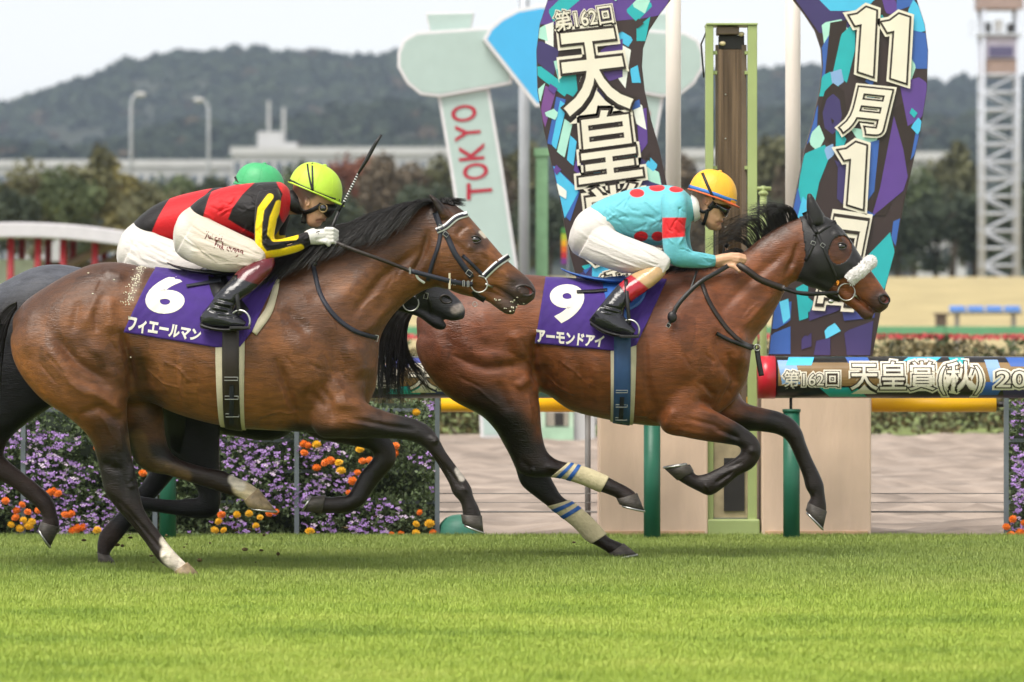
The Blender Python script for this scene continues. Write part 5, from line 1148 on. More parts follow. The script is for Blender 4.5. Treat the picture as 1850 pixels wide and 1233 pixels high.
# ---- dark horse galloping between them
D3 = 25.55
def shift3(rows): return [(r[0]-100-27*(r[0]-200)/765, r[1]+4+32*min(max(0,(r[0]-480))/300,1), r[2]-100-27*(r[2]-200)/765, r[3]+4+24*min(max(0,(r[2]-480))/300,1)) + tuple(r[4:]) for r in rows]
h3_hn = [(120,600,-80,620,.135,-.14),(126,665,-70,675,.14,-.15),(112,722,-66,738,.12,-.15),(68,754,-52,776,.10,-.15),(28,786,-46,802,.076,-.15),(13,812,-42,832,.06,-.145),(16,826,-30,855,.052,-.145),(45,851,18,874,.04,-.145),(79,878,53,900,.038,-.145),(100,900,76,921,.041,-.145),(108,926,82,935,.038,-.145),(112,948,80,940,.04,-.145),(103,970,77,946,.042,-.145)]
h3_hf = [(60,660,-110,680,.11,.13),(10,740,-110,760,.1,.14),(-40,800,-120,800,.075,.14),(-70,850,-135,840,.055,.14),(-90,890,-130,870,.042,.14),(-120,940,-150,925,.037,.14),(-140,975,-165,960,.04,.14),(-150,995,-175,985,.038,.14)]
h3_fn = [(405,650,290,680,.10,-.10),(402,740,285,745,.095,-.12),(400,792,298,800,.08,-.13),(400,838,328,846,.065,-.13),(403,888,357,880,.054,-.13),(396,926,361,897,.05,-.13),(371,936,345,899,.044,-.13),(331,931,315,901,.037,-.13),(276,923,272,897,.04,-.13),(242,919,238,891,.038,-.13),(218,908,224,886,.04,-.13),(202,902,217,882,.042,-.13)]
h3_ff = [(390,720,300,740,.10,.10),(348,808,285,818,.08,.12),(312,862,258,868,.058,.13),(277,903,238,893,.045,.13),(242,944,214,924,.037,.13),(212,980,178,963,.041,.13),(199,996,172,984,.038,.13),(194,1006,172,1000,.04,.13),(200,1014,173,1010,.042,.13)]
DK = np.array(S((24, 23, 26)))
def h3_paint(UV, C, V, NN):
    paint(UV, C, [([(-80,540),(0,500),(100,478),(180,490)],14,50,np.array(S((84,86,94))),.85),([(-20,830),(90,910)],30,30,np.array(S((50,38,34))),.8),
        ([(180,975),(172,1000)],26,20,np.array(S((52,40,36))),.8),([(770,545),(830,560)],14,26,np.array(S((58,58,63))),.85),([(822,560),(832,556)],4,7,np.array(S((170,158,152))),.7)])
    return C
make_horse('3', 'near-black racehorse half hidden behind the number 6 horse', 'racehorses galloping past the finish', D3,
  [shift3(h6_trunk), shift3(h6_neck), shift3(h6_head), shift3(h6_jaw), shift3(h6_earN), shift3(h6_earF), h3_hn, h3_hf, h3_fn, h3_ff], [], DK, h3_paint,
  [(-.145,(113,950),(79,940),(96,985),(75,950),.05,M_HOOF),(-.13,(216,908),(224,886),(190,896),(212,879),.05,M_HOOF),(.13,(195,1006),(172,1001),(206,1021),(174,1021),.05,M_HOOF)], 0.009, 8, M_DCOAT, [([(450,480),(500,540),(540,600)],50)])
nostril(H['3']['root'], (806,541), D3, H['3']['surf'](806,541).y - .001, 10, 7, .3, False)
# ------------------------------------------------------------------ hair
def hair_paths(n, fn, rg): return [fn(rg) for _ in range(n)]
def W3(u, v, d0, y): return px2w(u, v, d0, d0 + y)
def poly_at(pl, t):
    pl = np.array(pl, float); s_ = t * (len(pl) - 1); i = min(int(s_), len(pl) - 2); f = s_ - i; return pl[i] * (1 - f) + pl[i + 1] * f
def mane6(rg):
    t = rg.random() ** .8; r = poly_at([(505,478),(545,456),(590,432),(640,407),(700,383),(745,368),(785,360)], t); y0 = rg.uniform(-.05, .035)
    lx = rg.uniform(45, 120); dr = rg.uniform(8, 46) * (1 if y0 < .01 else .3); h = H['6']['surf'](r[0] - lx * .5, r[1] + 20 + dr * .8)
    yy = -.06 - dr * .0016
    lift = rg.uniform(0, 14)
    return [W3(r[0], r[1] + 5, D6, y0), W3(r[0] - lx * .3, r[1] + 2 - lift + dr * .1 + lx * .1, D6, y0 + yy * .5), W3(r[0] - lx * .65, r[1] + lx * .28 - lift + dr * .5, D6, y0 + yy), W3(r[0] - lx, r[1] + lx * .46 + dr - lift, D6, y0 + yy * 1.25 - rg.uniform(0, .03))]
rg_ = random.Random(5)
strands(hair_paths(2200, mane6, rg_), .0024, .0005, 8, 'mane', H['6']['root'])
def fore6(rg):
    a = rg.uniform(0, 1); return [W3(800 + 20 * a, 366 + 6 * a, D6, rg.uniform(-.03, .05)), W3(808 + 16 * a - rg.uniform(0, 10), 355 + 6 * a, D6, rg.uniform(-.02, .05)), W3(820 + rg.uniform(-35, 24), 358 + rg.uniform(0, 18), D6, rg.uniform(-.01, .06))]
strands(hair_paths(220, fore6, rg_), .003, .0008, 6, 'forelock', H['6']['root'])
def tail6(rg):
    a, b_ = rg.uniform(-1, 1), rg.uniform(-1, 1); e = rg.uniform(.75, 1.1)
    return [W3(30, 552 + 6 * a, D6, .02 * b_), W3(12 + 8 * a, 562 + 8 * a, D6, .03 * b_), W3(-8 + 14 * a, 610, D6, .05 * b_), W3(-30 + 26 * a, 690 * e, D6, .07 * b_), W3(-50 + 46 * a, 790 * e, D6, .09 * b_)]
strands(hair_paths(500, tail6, rg_), .0035, .0008, 9, 'tail', H['6']['root'])
def mane9(rg):
    t = rg.random(); k = int(t * 9) / 9 + .05; r = poly_at([(1352,447),(1372,430),(1395,412),(1420,400),(1442,391)], t); y0 = rg.uniform(-.03, .03)
    cl = random.Random(int(k * 100)); L_ = (cl.uniform(46, 86) + rg.uniform(-22, 10)) * (1.15 - .55 * t); up = cl.uniform(22, 44) * (.45 + .75 * math.sin(min(t, .9) * 3.1)); a = rg.gauss(0, 1); dv = cl.uniform(-14, 16)
    if rg.random() < .12: L_ *= 1.25
    return [W3(r[0], r[1] + 4, D9, y0), W3(r[0] - L_ * .12, r[1] - up * .5, D9, y0 * 1.2), W3(r[0] - L_ * .4, r[1] - up * .85 + 2 * a, D9, y0 * 2), W3(r[0] - L_ * .75, r[1] - up * .7 + 5 * a + dv * .5, D9, y0 * 2.6), W3(r[0] - L_, r[1] - up * .35 + 9 * a + dv, D9, y0 * 3)]
strands(hair_paths(420, mane9, rg_), .0016, .0003, 10, 'mane', H['9']['root'])
def mane9b(rg):
    t = rg.random(); r = poly_at([(1215,488),(1270,480),(1310,470),(1345,453)], t); y0 = rg.uniform(-.03, .03)
    return [W3(r[0], r[1] + 4, D9, y0), W3(r[0] - rg.uniform(6, 14), r[1] - rg.uniform(2, 10), D9, y0 - .01), W3(r[0] - rg.uniform(20, 40), r[1] + rg.uniform(-4, 16), D9, y0 - .03), W3(r[0] - rg.uniform(30, 58), r[1] + rg.uniform(6, 34), D9, y0 - .055)]
strands(hair_paths(380, mane9b, rg_), .003, .0008, 7, 'mane', H['9']['root'])
def tail9(rg):
    a, b_ = rg.uniform(-1, 1), rg.uniform(-1, 1); k = random.Random(int((a + 1) * 7)); sw = k.uniform(-12, 12); r_ = rg.random()
    if r_ < .62: e = (704 + 26 * a + sw, 684 + 50 * rg.random() ** 1.5)
    else: e = (742 + 44 * a + sw, 668 + 48 * rg.random())
    m1 = (708 + 24 * a, 592 + 16 * a); m2 = (704 + 24 * a + (e[0] - 704) * .15, 636 + 8 * a); m3 = ((m2[0] + e[0]) / 2 + 4 * math.sin(e[0]), (m2[1] + e[1]) / 2)
    return [W3(757, 556 + 6 * a, D9, .02 * b_), W3(736 + 6 * a, 555 + 10 * a, D9, .03 * b_), W3(*m1, D9, .05 * b_), W3(*m2, D9, .07 * b_), W3(*m3, D9, .08 * b_), W3(e[0] + rg.uniform(-5, 5), e[1], D9, .09 * b_)]
strands(hair_paths(900, tail9, rg_), .0024, .0005, 12, 'tail', H['9']['root'])
def mane3(rg):
    t = rg.random(); r = poly_at([(430,490),(480,465),(540,438),(600,412),(655,396)], t); y0 = rg.uniform(-.04, .03); lx = rg.uniform(30, 80)
    return [W3(r[0], r[1] + 5, D3, y0), W3(r[0] - lx * .4, r[1] + 4, D3, y0 - .03), W3(r[0] - lx, r[1] + lx * .4, D3, y0 - .06)]
strands(hair_paths(400, mane3, rg_), .0035, .0008, 6, 'mane', H['3']['root'])

# ------------------------------------------------------------------ tack helpers
M_LEA = mat('black_leather', S((26, 24, 25)), rough=.42, var=.15, scale=20, bump=.2, bscale=150)
M_NAVY = mat('navy_webbing', S((32, 34, 46)), rough=.6, var=.12, scale=30, bump=.2, bscale=200)
M_BRL = mat('dark_brown_leather', S((42, 32, 27)), rough=.45, var=.15, scale=20)
M_WBB = mat('white_webbing', S((225, 225, 225)), rough=.6, var=.05, scale=20)
M_SAD = mat('blue_saddle', S((48, 96, 170)), rough=.4, var=.1, scale=12)
M_PAD = mat('cream_felt', S((196, 186, 160)), rough=.85, var=.08, scale=18, bump=.2, bscale=120)
M_CLOTH = mat('purple_cloth', S((60, 30, 118)), rough=.8, var=.10, scale=16, bump=.25, bscale=35, sheen=.2)
M_NUM = mat('white_number', S((218, 214, 202)), rough=.7, var=.03)
def resample(pts, step):
    A = crom(np.array([tuple(p) for p in pts], float), 12) if len(pts) > 2 else np.array([np.array(pts[0]) + (np.array(pts[1]) - np.array(pts[0])) * t for t in np.linspace(0, 1, 30)])
    L = np.r_[0, np.cumsum(np.linalg.norm(np.diff(A[:, :2], axis=0), axis=1))]; n = max(3, int(L[-1] / step) + 1); t = np.linspace(0, L[-1], n)
    return np.c_[[np.interp(t, L, A[:, j]) for j in range(A.shape[1])]].T
def strap_on(surf, pts, width, d0, name, m, parent, th=.003, off=.0015, far=False, mirror_only=False, fallback=None):
    """flat strap laid on the surface, pixel path, pixel width (or (w0, w1))"""
    A = resample(pts, 4); n = len(A); w0, w1 = width if isinstance(width, tuple) else (width, width)
    T = np.gradient(A, axis=0); T /= np.maximum(np.linalg.norm(T, axis=1), 1e-9)[:, None]; N_ = np.c_[-T[:, 1], T[:, 0]]
    def yy(u, v, last):
        h = surf(u, v, far); return h.y if h is not None else last
    V = []; sg = -1 if not far else 1; last = None; ys = []
    for i in range(n):
        w_ = (w0 + (w1 - w0) * i / (n - 1)) / 2; a = A[i] + N_[i] * w_; c = A[i] - N_[i] * w_
        ya, yc, ym = surf(*a, far), surf(*c, far), surf(*A[i], far); ys.append([q.y if q is not None else np.nan for q in (ya, ym, yc)])
    ys = np.array(ys)
    for j in range(3):
        k = np.isnan(ys[:, j])
        if k.all(): ys[:, j] = fallback if fallback is not None else d0
        elif k.any(): ys[k, j] = np.interp(np.where(k)[0], np.where(~k)[0], ys[~k, j])
    for _ in range(2): ys[1:-1] = (ys[:-2] + ys[1:-1] * 2 + ys[2:]) / 4
    for i in range(n):
        w_ = (w0 + (w1 - w0) * i / (n - 1)) / 2
        for s_, j in ((1, 0), (0, 1), (-1, 2)):
            p = A[i] + N_[i] * w_ * s_
            V.append(px2w(p[0], p[1], d0, ys[i, j] + sg * (off + th))); 
        for s_, j in ((-1, 2), (0, 1), (1, 0)):
            p = A[i] + N_[i] * w_ * s_
            V.append(px2w(p[0], p[1], d0, ys[i, j] + sg * off - sg * .004))
    F = [(i * 6 + k, i * 6 + (k + 1) % 6, (i + 1) * 6 + (k + 1) % 6, (i + 1) * 6 + k) for i in range(n - 1) for k in range(6)] + [tuple(range(6)), tuple(range((n - 1) * 6, n * 6))]
    return mk(name, V, F, m, parent)
def rein3(pts, width, th, name, m, parent):
    """strap through the air: pts rows = u v y(world)  already world points"""
    A = [Vector(p) for p in pts]; A = [Vector(q) for q in crom(np.array([tuple(a) for a in A]), 8)] if len(A) > 2 else A
    V = []; n = len(A)
    for i, p in enumerate(A):
        t = (A[min(i + 1, n - 1)] - A[max(i - 1, 0)]).normalized(); s_ = Vector((0, 1, 0)); w_ = t.cross(s_).normalized() * width / 2; s_ = s_ * th / 2
        V += [p + w_ - s_, p + w_ + s_, p - w_ + s_, p - w_ - s_]
    F = [(i * 4 + k, i * 4 + (k + 1) % 4, (i + 1) * 4 + (k + 1) % 4, (i + 1) * 4 + k) for i in range(n - 1) for k in range(4)] + [(0, 1, 2, 3), tuple(range(4 * n - 4, 4 * n))]
    return mk(name, V, F, m, parent)
def buckle(c, w_, h_, ang, parent, m=None, r=.0022):
    c = Vector(c); a = Vector((math.cos(ang), 0, -math.sin(ang))) * w_ / 2; b_ = Vector((math.sin(ang), 0, math.cos(ang))) * h_ / 2
    return MB().tube([c + a + b_, c - a + b_, c - a - b_, c + a - b_, c + a + b_], r, 6).build('buckle', m or M_STEEL, parent)
def wrap_band(key, rows, axis_v, name, m, parent, off, th):
    """rows: (angle, uL, uR); angle 0 = near side level, 90 = straight below, 180 = far side; cast inwards on to the body"""
    h = H[key]; d0 = h['d0']; V = []; nu = 5
    for (ang, uL, uR) in rows:
        a = R(ang); dr = Vector((0, math.cos(a), math.sin(a)))
        row = []
        for t in np.linspace(0, 1, nu):
            u = uL + (uR - uL) * t; x, _, z = px2w(u, axis_v, d0, 0); c = Vector((x, d0, z)); q = h['tree'].ray_cast(c - dr * .58, dr); 
            row.append((Vector(q[0]) if q[0] is not None else c - dr * .3) - dr * off)
        V += [tuple(p - dr * th) for p in row] + [tuple(p + dr * (off + .002)) for p in row[::-1]]
    k = nu * 2; n = len(rows)
    F = [(i * k + j, i * k + (j + 1) % k, (i + 1) * k + (j + 1) % k, (i + 1) * k + j) for i in range(n - 1) for j in range(k)] + [tuple(range(k)), tuple(range((n - 1) * k, n * k))]
    return mk(name, V, F, m, parent)

def saddle_cloth(key, label, top, bottom, number, nq, nmbold, name, tq):
    """top, bottom: pixel polylines (rear to front)"""
    h = H[key]; d0 = h['d0']; root = thing('saddle_cloth', label, 'saddle cloth', (h['root'].location.x, d0, 0), 'numbered saddle cloths')
    nc, nr = 60, 34; V = []; rows = []
    for i in range(nc + 1):
        a = i / nc; T = poly_at(top, a); B = poly_at(bottom, a); near, farr = [], []
        for j in range(nr + 1):
            t = j / nr; u, v = B + (T - B) * t
            p = h['surf'](u, v); q = h['surf'](u, v, True)
            near.append(p); farr.append(q)
        def fill(L, s_):
            ok = [k for k, p in enumerate(L) if p is not None]; ys = [L[k].y for k in ok]
            out = []
            for k in range(nr + 1):
                u, v = B + (T - B) * (k / nr); y = np.interp(k, ok, ys); rip = .0035 * math.sin(i * .55 + k * .25) * (1 - k / nr) + .002 * math.sin(i * 1.3 - k * .6)
                out.append(Vector(px2w(u, v, d0, y + s_ * (.009 + rip * .6))))
            for _ in range(3):
                o2 = list(out)
                for k in range(1, nr): o2[k].y = (out[k - 1].y + 2 * out[k].y + out[k + 1].y) / 4
                out = o2
            return out
        L = fill(near, -1); Rr = fill(farr, 1)
        # close over the back
        topn, topf = L[-1], Rr[-1]; mid = [topn.lerp(topf, t) + Vector((0, 0, .012 * math.sin(t * math.pi))) for t in (.25, .5, .75)]
        row = L + mid + Rr[::-1]; rows.append(row)
    k = len(rows[0]); V = [tuple(p) for r_ in rows for p in r_]
    F = [(i * k + j, i * k + j + 1, (i + 1) * k + j + 1, (i + 1) * k + j) for i in range(nc) for j in range(k - 1)]
    o = mk('cloth', V, F, M_CLOTH, root); s_ = o.modifiers.new('solid', 'SOLIDIFY'); s_.thickness = .004; s_.offset = 0
    tr = bvh(np.array(V), F); surf = ray_surface(tr, d0)
    def letters(body, q, nm, bold, sl):
        Vt, Ft = text2d('9' if body == '6' else body, 0, 6, sl, bold)
        if body == '6': Vt = 1 - Vt
        U = quad(Vt, q); out = []; last = d0 - .3
        for u, v in U:
            p = surf(u, v); last = p.y if p is not None else last; out.append(px2w(u, v, d0, last - .0045))
        return mk(nm, out, Ft, M_NUM, root, smooth=False)
    letters(number, nq, 'number', nmbold, 14); letters(name, tq, 'name_lettering', .045, 8)
    h['cloth'] = surf; return root

# ---- horse 6 tack
s6 = H['6']['surf']; g6 = 'racing bridles and straps'
saddle_cloth('6', 'purple saddle cloth under the black saddle, bearing a white six', [(281,487),(330,493),(400,496),(460,494),(505,498)], [(231,600),(290,610),(398,627),(440,626),(461,598)], '6', [(271,497),(344,497),(337,567),(268,567)], .045, 'フィエールマン', [(240,570),(372,596),(366,617),(238,598)])
strap_on(s6, [(505,512),(500,540),(490,565),(464,596)], (16, 26), D6, 'pad_edge', M_PAD, None, .004, .006) if False else None
pad = thing('saddle_pad', 'cream felt pad edge showing in front of cloth 6', 'saddle pad', (P(480, 0, D6).x, D6, 0))
strap_on(s6, [(503,505),(499,530),(488,565),(462,600)], (10, 18), D6, 'pad', M_PAD, pad, .005, .003)
sad = thing('racing_saddle', 'black racing saddle with brown girth on horse 6', 'saddle', (P(400, 0, D6).x, D6, 0), 'racing saddles')
def sad_loft(rows, d0, m, parent, name='seat'):
    V, F = loft(rows, d0, 32, 6); return mk(name, V, F, m, parent)
sad_loft([(302,474,303,477,.05,0),(316,479,317,484,.10,0),(345,485,347,493,.15,0),(380,488,382,498,.165,0),(420,487,422,500,.15,0),(460,480,462,497,.11,0),(488,472,490,494,.08,0),(500,472,500,486,.05,0)], D6, M_LEA, sad)
c6 = H['6']['cloth']
strap_on(c6, [(392,494),(402,520),(420,548),(436,572)], (30, 46), D6, 'flap', M_LEA, sad, .004, .008)
strap_on(c6, [(402,506),(375,511),(341,517)], (7, 5), D6, 'girth_strap', M_NAVY, sad, .003, .012)
rows = [(a, 396 + 3 * min(1, max(0, (a - 10) / 70)), 448 - 4 * min(1, max(0, (a - 10) / 70))) for a in range(-8, 190, 6)]
gp = wrap_band('6', rows, 628, 'girth_pad', M_PAD, sad, .004, .004)
rows = [(a, 408, 438) for a in range(-26, 208, 6)]
gi = wrap_band('6', rows, 628, 'girth', M_BRL, sad, .010, .004)
gs6 = ray_surface(bvh(*[(np.array([v.co + wloc(gi) for v in gi.data.vertices])), [tuple(p.vertices) for p in gi.data.polygons]]), D6)
for v in (683, 717, 749):
    p = gs6(424, v); buckle(Vector((P(424, v, D6).x, (p.y if p else D6 - .28) - .005, P(424, v, D6).z)), .068, .016, 0, gi)
strap_on(gs6, [(425,694),(424,725),(421,768)], 8, D6, 'billet', M_NAVY, gi, .003, .004)
# stirrup
def stirrup(root, d0, y, top, c, w_, m1):
    rein3([W3(top[0], top[1], d0, y + .05), W3((top[0] + c[0]) / 2, (top[1] + c[1]) / 2, d0, y), W3(c[0], c[1] - 12, d0, y)], .02, .005, 'stirrup_leather', m1, root)
    C_ = Vector(W3(c[0], c[1], d0, y)); pts = [C_ + Vector((.052 * math.cos(q), -.03 * math.cos(q) * .6, .055 * math.sin(q) + .005)) for q in np.linspace(-.5, math.pi + .5, 18)]
    o = MB().tube(pts, .0055, 8).build('stirrup_iron', M_STEEL, root, True)
    a, b_ = pts[0], pts[-1]; MB().box(min(a.x, b_.x) - .005, max(a.x, b_.x) + .005, C_.y - .05, C_.y + .05, min(a.z, b_.z) - .014, min(a.z, b_.z)).build('tread', M_LEA, o, bevel=.003)
stirrup(sad, D6, -.385, (432,498), (441,582), .1, M_LEA); stirrup(sad, D6, .385, (432,498), (441,582), .1, M_LEA)
# bridle 6
br = thing('bridle', 'navy bridle with white-edged browband and noseband on horse 6', 'bridle', (P(840, 0, D6).x, D6, 0), g6)
for far in (False, True):
    for pts, w_, m, nm, th, off in [([(786,384),(792,400),(798,416)], 10, M_NAVY, 'headpiece', .003, .0015), ([(797,414),(806,424),(822,458),(839,483),(853,502)], 10, M_NAVY, 'cheek_strap', .003, .0015), ([(836,462),(850,475),(872,497)], 6, M_NAVY, 'noseband_hanger', .003, .002),
        ([(797,420),(792,445),(781,478),(773,508)], 7, M_NAVY, 'throatlash', .003, .0015), ([(789,418),(806,410),(825,394),(845,387)], 11, M_WBB, 'browband', .003, .003), ([(789,418),(806,410),(825,394),(845,387)], 5, M_NAVY, 'browband_stripe', .0025, .0065),
        ([(875,500),(896,480),(920,463)], 12, M_WBB, 'noseband', .003, .002), ([(875,500),(896,480),(920,463)], 6, M_NAVY, 'noseband_stripe', .0025, .0055)]:
        strap_on(s6, pts, w_, D6, nm, m, br, th, off, far)
def face_pt(s_, u, v, lift, d0, far=False):
    p = s_(u, v, far); y = p.y if p is not None else d0 + (.06 if far else -.06); return Vector((P(u, v, d0).x, y + (lift if far else -lift), P(u, v, d0).z))
for far in (False, True):
    c = face_pt(s6, 866, 514, .012, D6, far); MB().torus(c, .042, .0038, (0, 1, 0), 28, 8).build('bit_ring', M_STEEL, br, True)
    MB().tube([face_pt(s6, 877, 514, .012, D6, far), face_pt(s6, 890, 519, .004, D6, far)], [.007, .005], 8).build('bit_end', M_STEEL, br, True)
for (u, v, a, w_, h_) in ((806, 424, -.9, .02, .026), (848, 494, -.9, .024, .028), (797, 412, .5, .03, .022)): buckle(face_pt(s6, u, v, .009, D6), w_, h_, a, br)
strap_on(s6, [(855,526),(862,535),(876,543)], 10, D6, 'curb_strap', M_LEA, br, .004, .003)
MB().torus(face_pt(s6, 858, 550, .006, D6), .012, .0016, (0, 1, 0), 16, 6).build('ring', M_STEEL, br, True)
c6r = face_pt(s6, 854, 514, .014, D6)
rr6 = rein3([c6r, (P(838, 513, D6).x, c6r.y - .03, P(838, 513, D6).z), (P(812, 508, D6).x, c6r.y - .06, P(812, 508, D6).z), (P(742, 490, D6).x, D6 - .17, P(742, 490, D6).z)], .024, .005, 'rein', M_NAVY, br)
rein3([(P(742, 490, D6).x, D6 - .17, P(742, 490, D6).z), (P(690, 470, D6).x, D6 - .20, P(690, 470, D6).z), (P(640, 452, D6).x, D6 - .20, P(640, 452, D6).z), (P(600, 436, D6).x, D6 - .17, P(600, 436, D6).z)], .02, .005, 'rein', M_BRL, br)
rein3([(P(752, 494, D6).x, D6 - .155, P(752, 494, D6).z), (P(756, 503, D6).x, D6 - .15, P(756, 503, D6).z), (P(768, 512, D6).x, D6 - .13, P(768, 512, D6).z)], .012, .004, 'rein_stop', M_WBB, br)
for u in (815, 822, 838, 846): buckle(Vector((P(u, 510 + (u - 815) * .12, D6).x, c6r.y - .045, P(u, 510 + (u - 815) * .12, D6).z)), .008, .03, 0, br)
MB().box(P(811, 0, D6).x, P(814.5, 0, D6).x, c6r.y - .062, c6r.y - .055, P(0, 523, D6).z, P(0, 494, D6).z).build('rein_tab', M_PAD, br)
buckle(Vector((P(742, 490, D6).x, D6 - .178, P(742, 490, D6).z)), .006, .034, 0, br)
fr = [(P(2 * 0 + 854, 514, D6).x, 2 * D6 - c6r.y, P(854, 514, D6).z), (P(750, 495, D6).x, D6 + .17, P(750, 495, D6).z), (P(610, 445, D6).x, D6 + .15, P(610, 445, D6).z)]
rein3(fr, .022, .005, 'rein', M_BRL, br)
ns = thing('neck_strap', 'thin black neck strap hanging across the chest of horse 6', 'strap', (P(620, 0, D6).x, D6, 0), g6)
strap_on(s6, [(566,470),(570,492),(583,535),(610,573),(644,598),(682,611)], 8, D6, 'strap', M_NAVY, ns, .004, .002); strap_on(s6, [(566,470),(570,492),(583,535),(610,573),(644,598),(682,611)], 8, D6, 'strap', M_NAVY, ns, .004, .002, True)
buckle(face_pt(s6, 680, 611, .008, D6), .022, .03, .2, ns)
# mouth foam
fo = MB(); rg = random.Random(3)
for i in range(26):
    u, v = rg.choice([(928,545),(934,556),(940,558),(926,562),(944,552),(910,552),(898,540)]); u += rg.gauss(0, 3.5); v += rg.gauss(0, 3); p = s6(u, v)
    if p is not None: fo.ball((p.x, p.y - .001, p.z), rg.uniform(.002, .007), .004, rg.uniform(.002, .006), 7, 5)
fo_o = fo.build('mouth_foam', M_FOAM, H['6']['root'], True); fo_o['kind'] = 'stuff'
sw = MB()
for i in range(150):
    v = 482 + 70 * rg.random() ** 1.6; u = 262 - (v - 480) * .3 + rg.gauss(0, 4) - abs(rg.gauss(0, 5)); p = s6(u, v)
    if p is not None: sw.ball((p.x, p.y - .0005, p.z), rg.uniform(.001, .004), .002, rg.uniform(.002, .006), 6, 4)
for (u, v) in ((164,494),(175,531),(243,645),(212,506)):
    p = s6(u, v); sw.ball((p.x, p.y - .0005, p.z), .006, .003, .003, 6, 4)
sw_o = sw.build('sweat_foam', M_FOAM, H['6']['root'], True); sw_o['kind'] = 'stuff'

# ---- horse 9 tack
s9 = H['9']['surf']
saddle_cloth('9', 'purple saddle cloth under the blue saddle, bearing a white nine', [(985,504),(1050,508),(1110,507),(1160,503),(1203,506)], [(966,620),(1030,626),(1106,633),(1122,632),(1147,623)], '9', [(993,514),(1057,514),(1050,584),(992,584)], .045, 'アーモンドアイ', [(968,593),(1091,606),(1086,627),(970,618)])
sad9 = thing('racing_saddle', 'blue racing saddle and blue girth on horse 9', 'saddle', (P(1120, 0, D9).x, D9, 0), 'racing saddles')
sad_loft([(1013,484,1014,488,.05,0),(1030,491,1031,496,.10,0),(1060,498,1062,506,.15,0),(1100,502,1102,513,.16,0),(1140,499,1142,512,.14,0),(1175,489,1177,508,.10,0),(1198,484,1199,500,.06,0)], D9, M_SAD, sad9)
c9 = H['9']['cloth']
strap_on(c9, [(1108,500),(1112,540),(1118,590)], (44, 30), D9, 'flap', M_SAD, sad9, .004, .008)
strap_on(c9, [(1142,500),(1160,520),(1150,545),(1130,558)], (16, 10), D9, 'knee_roll', M_SAD, sad9, .010, .008)
strap_on(c9, [(1096,524),(1070,526),(1041,527)], (6, 5), D9, 'girth_strap', M_LEA, sad9, .003, .012)
rows = [(a, 1101 + 1.5 * min(1, max(0, (a - 10) / 70)), 1147 - 4 * min(1, max(0, (a - 10) / 70))) for a in range(-6, 190, 6)]
wrap_band('9', rows, 630, 'girth_pad', M_PAD, sad9, .004, .004)
gi9 = wrap_band('9', [(a, 1107, 1137) for a in range(-26, 208, 6)], 630, 'girth', mat('blue_girth', S((46, 76, 118)), rough=.6, var=.12, scale=14), sad9, .010, .004)
gs9 = ray_surface(bvh(np.array([v.co + wloc(gi9) for v in gi9.data.vertices]), [tuple(p.vertices) for p in gi9.data.polygons]), D9)
for v in (706, 732, 756):
    p = gs9(1121, v); buckle(Vector((P(1121, v, D9).x, (p.y if p else D9 - .28) - .005, P(1121, v, D9).z)), .062, .013, 0, gi9)
strap_on(gs9, [(1122,716),(1121,740),(1120,766)], 8, D9, 'billet', M_NAVY, gi9, .003, .004)
stirrup(sad9, D9, -.385, (1128,505), (1134,598), .1, M_LEA); stirrup(sad9, D9, .385, (1128,505), (1134,598), .1, M_LEA)
# hood: a shell over the head, with eye openings
h9 = H['9']; hood_poly = [(1442,384),(1446,400),(1451,440),(1453,468),(1446,488),(1438,506),(1456,522),(1476,527),(1498,524),(1510,508),(1532,498),(1545,484),(1560,466),(1536,424),(1512,394),(1496,384),(1488,340),(1440,335)]
UV9 = h9['UV']; inn = inpoly(UV9, hood_poly); eyeh = (((UV9[:, 0] - 1516) * .92 + (UV9[:, 1] - 452) * .38) / 19) ** 2 + ((-(UV9[:, 0] - 1516) * .38 + (UV9[:, 1] - 452) * .92) / 25) ** 2 < 1
sel = inn & ~eyeh; Fh = np.array(h9['F']); fk = sel[Fh].all(axis=1); Fh = Fh[fk]; used = np.unique(Fh); rm = -np.ones(len(UV9), int); rm[used] = np.arange(len(used))
hd = mk('head_hood', h9['V'][used] + h9['N'][used] * .003, rm[Fh], mat('black_hood_fabric', S((22, 20, 21)), rough=.5, var=.12, scale=40, bump=.25, bscale=180, sheen=.15), loc=(P(1495, 0, D9).x, D9, 0))
sm_ = hd.modifiers.new('solid', 'SOLIDIFY'); sm_.thickness = .003; sm_.offset = 1
tag(hd, 'black fabric hood with ear covers over the head of horse 9', 'hood')
br9 = thing('bridle', 'black bridle with fluffy white sheepskin noseband on horse 9', 'bridle', (P(1510, 0, D9).x, D9, 0), g6)
for far in (False, True):
    for pts, w_, m, nm in [([(1453,384),(1462,402),(1474,422)], 8, M_LEA, 'headpiece'), ([(1474,422),(1487,452),(1509,503)], 6, M_LEA, 'cheek_strap'), ([(1471,425),(1466,444),(1453,472)], 6, M_LEA, 'throatlash'), ([(1471,424),(1488,412),(1510,401)], 7, M_LEA, 'browband')]:
        strap_on(s9, pts, w_, D9, nm, m, br9, .0035, .007, far)
    c = face_pt(s9, 1528, 528, .012, D9, far); MB().torus(c, .046, .0038, (0, 1, 0), 28, 8).build('bit_ring', M_STEEL, br9, True)
    MB().tube([face_pt(s9, 1541, 532, .012, D9, far), face_pt(s9, 1552, 541, .003, D9, far)], [.007, .004], 8).build('bit_end', M_STEEL, br9, True)
for (u, v, a) in ((1467,440,-1.2),(1484,444,-.9)): buckle(face_pt(s9, u, v, .013, D9), .018, .022, a, br9)
lab_ = flat_text('tag_number', '9', [(1511,507),(1516,507),(1516,516),(1511,516)], face_pt(s9, 1513, 511, .016, D9).y, mat('orange_tag', S((240, 150, 30)), rough=.5), br9, bold=.03)
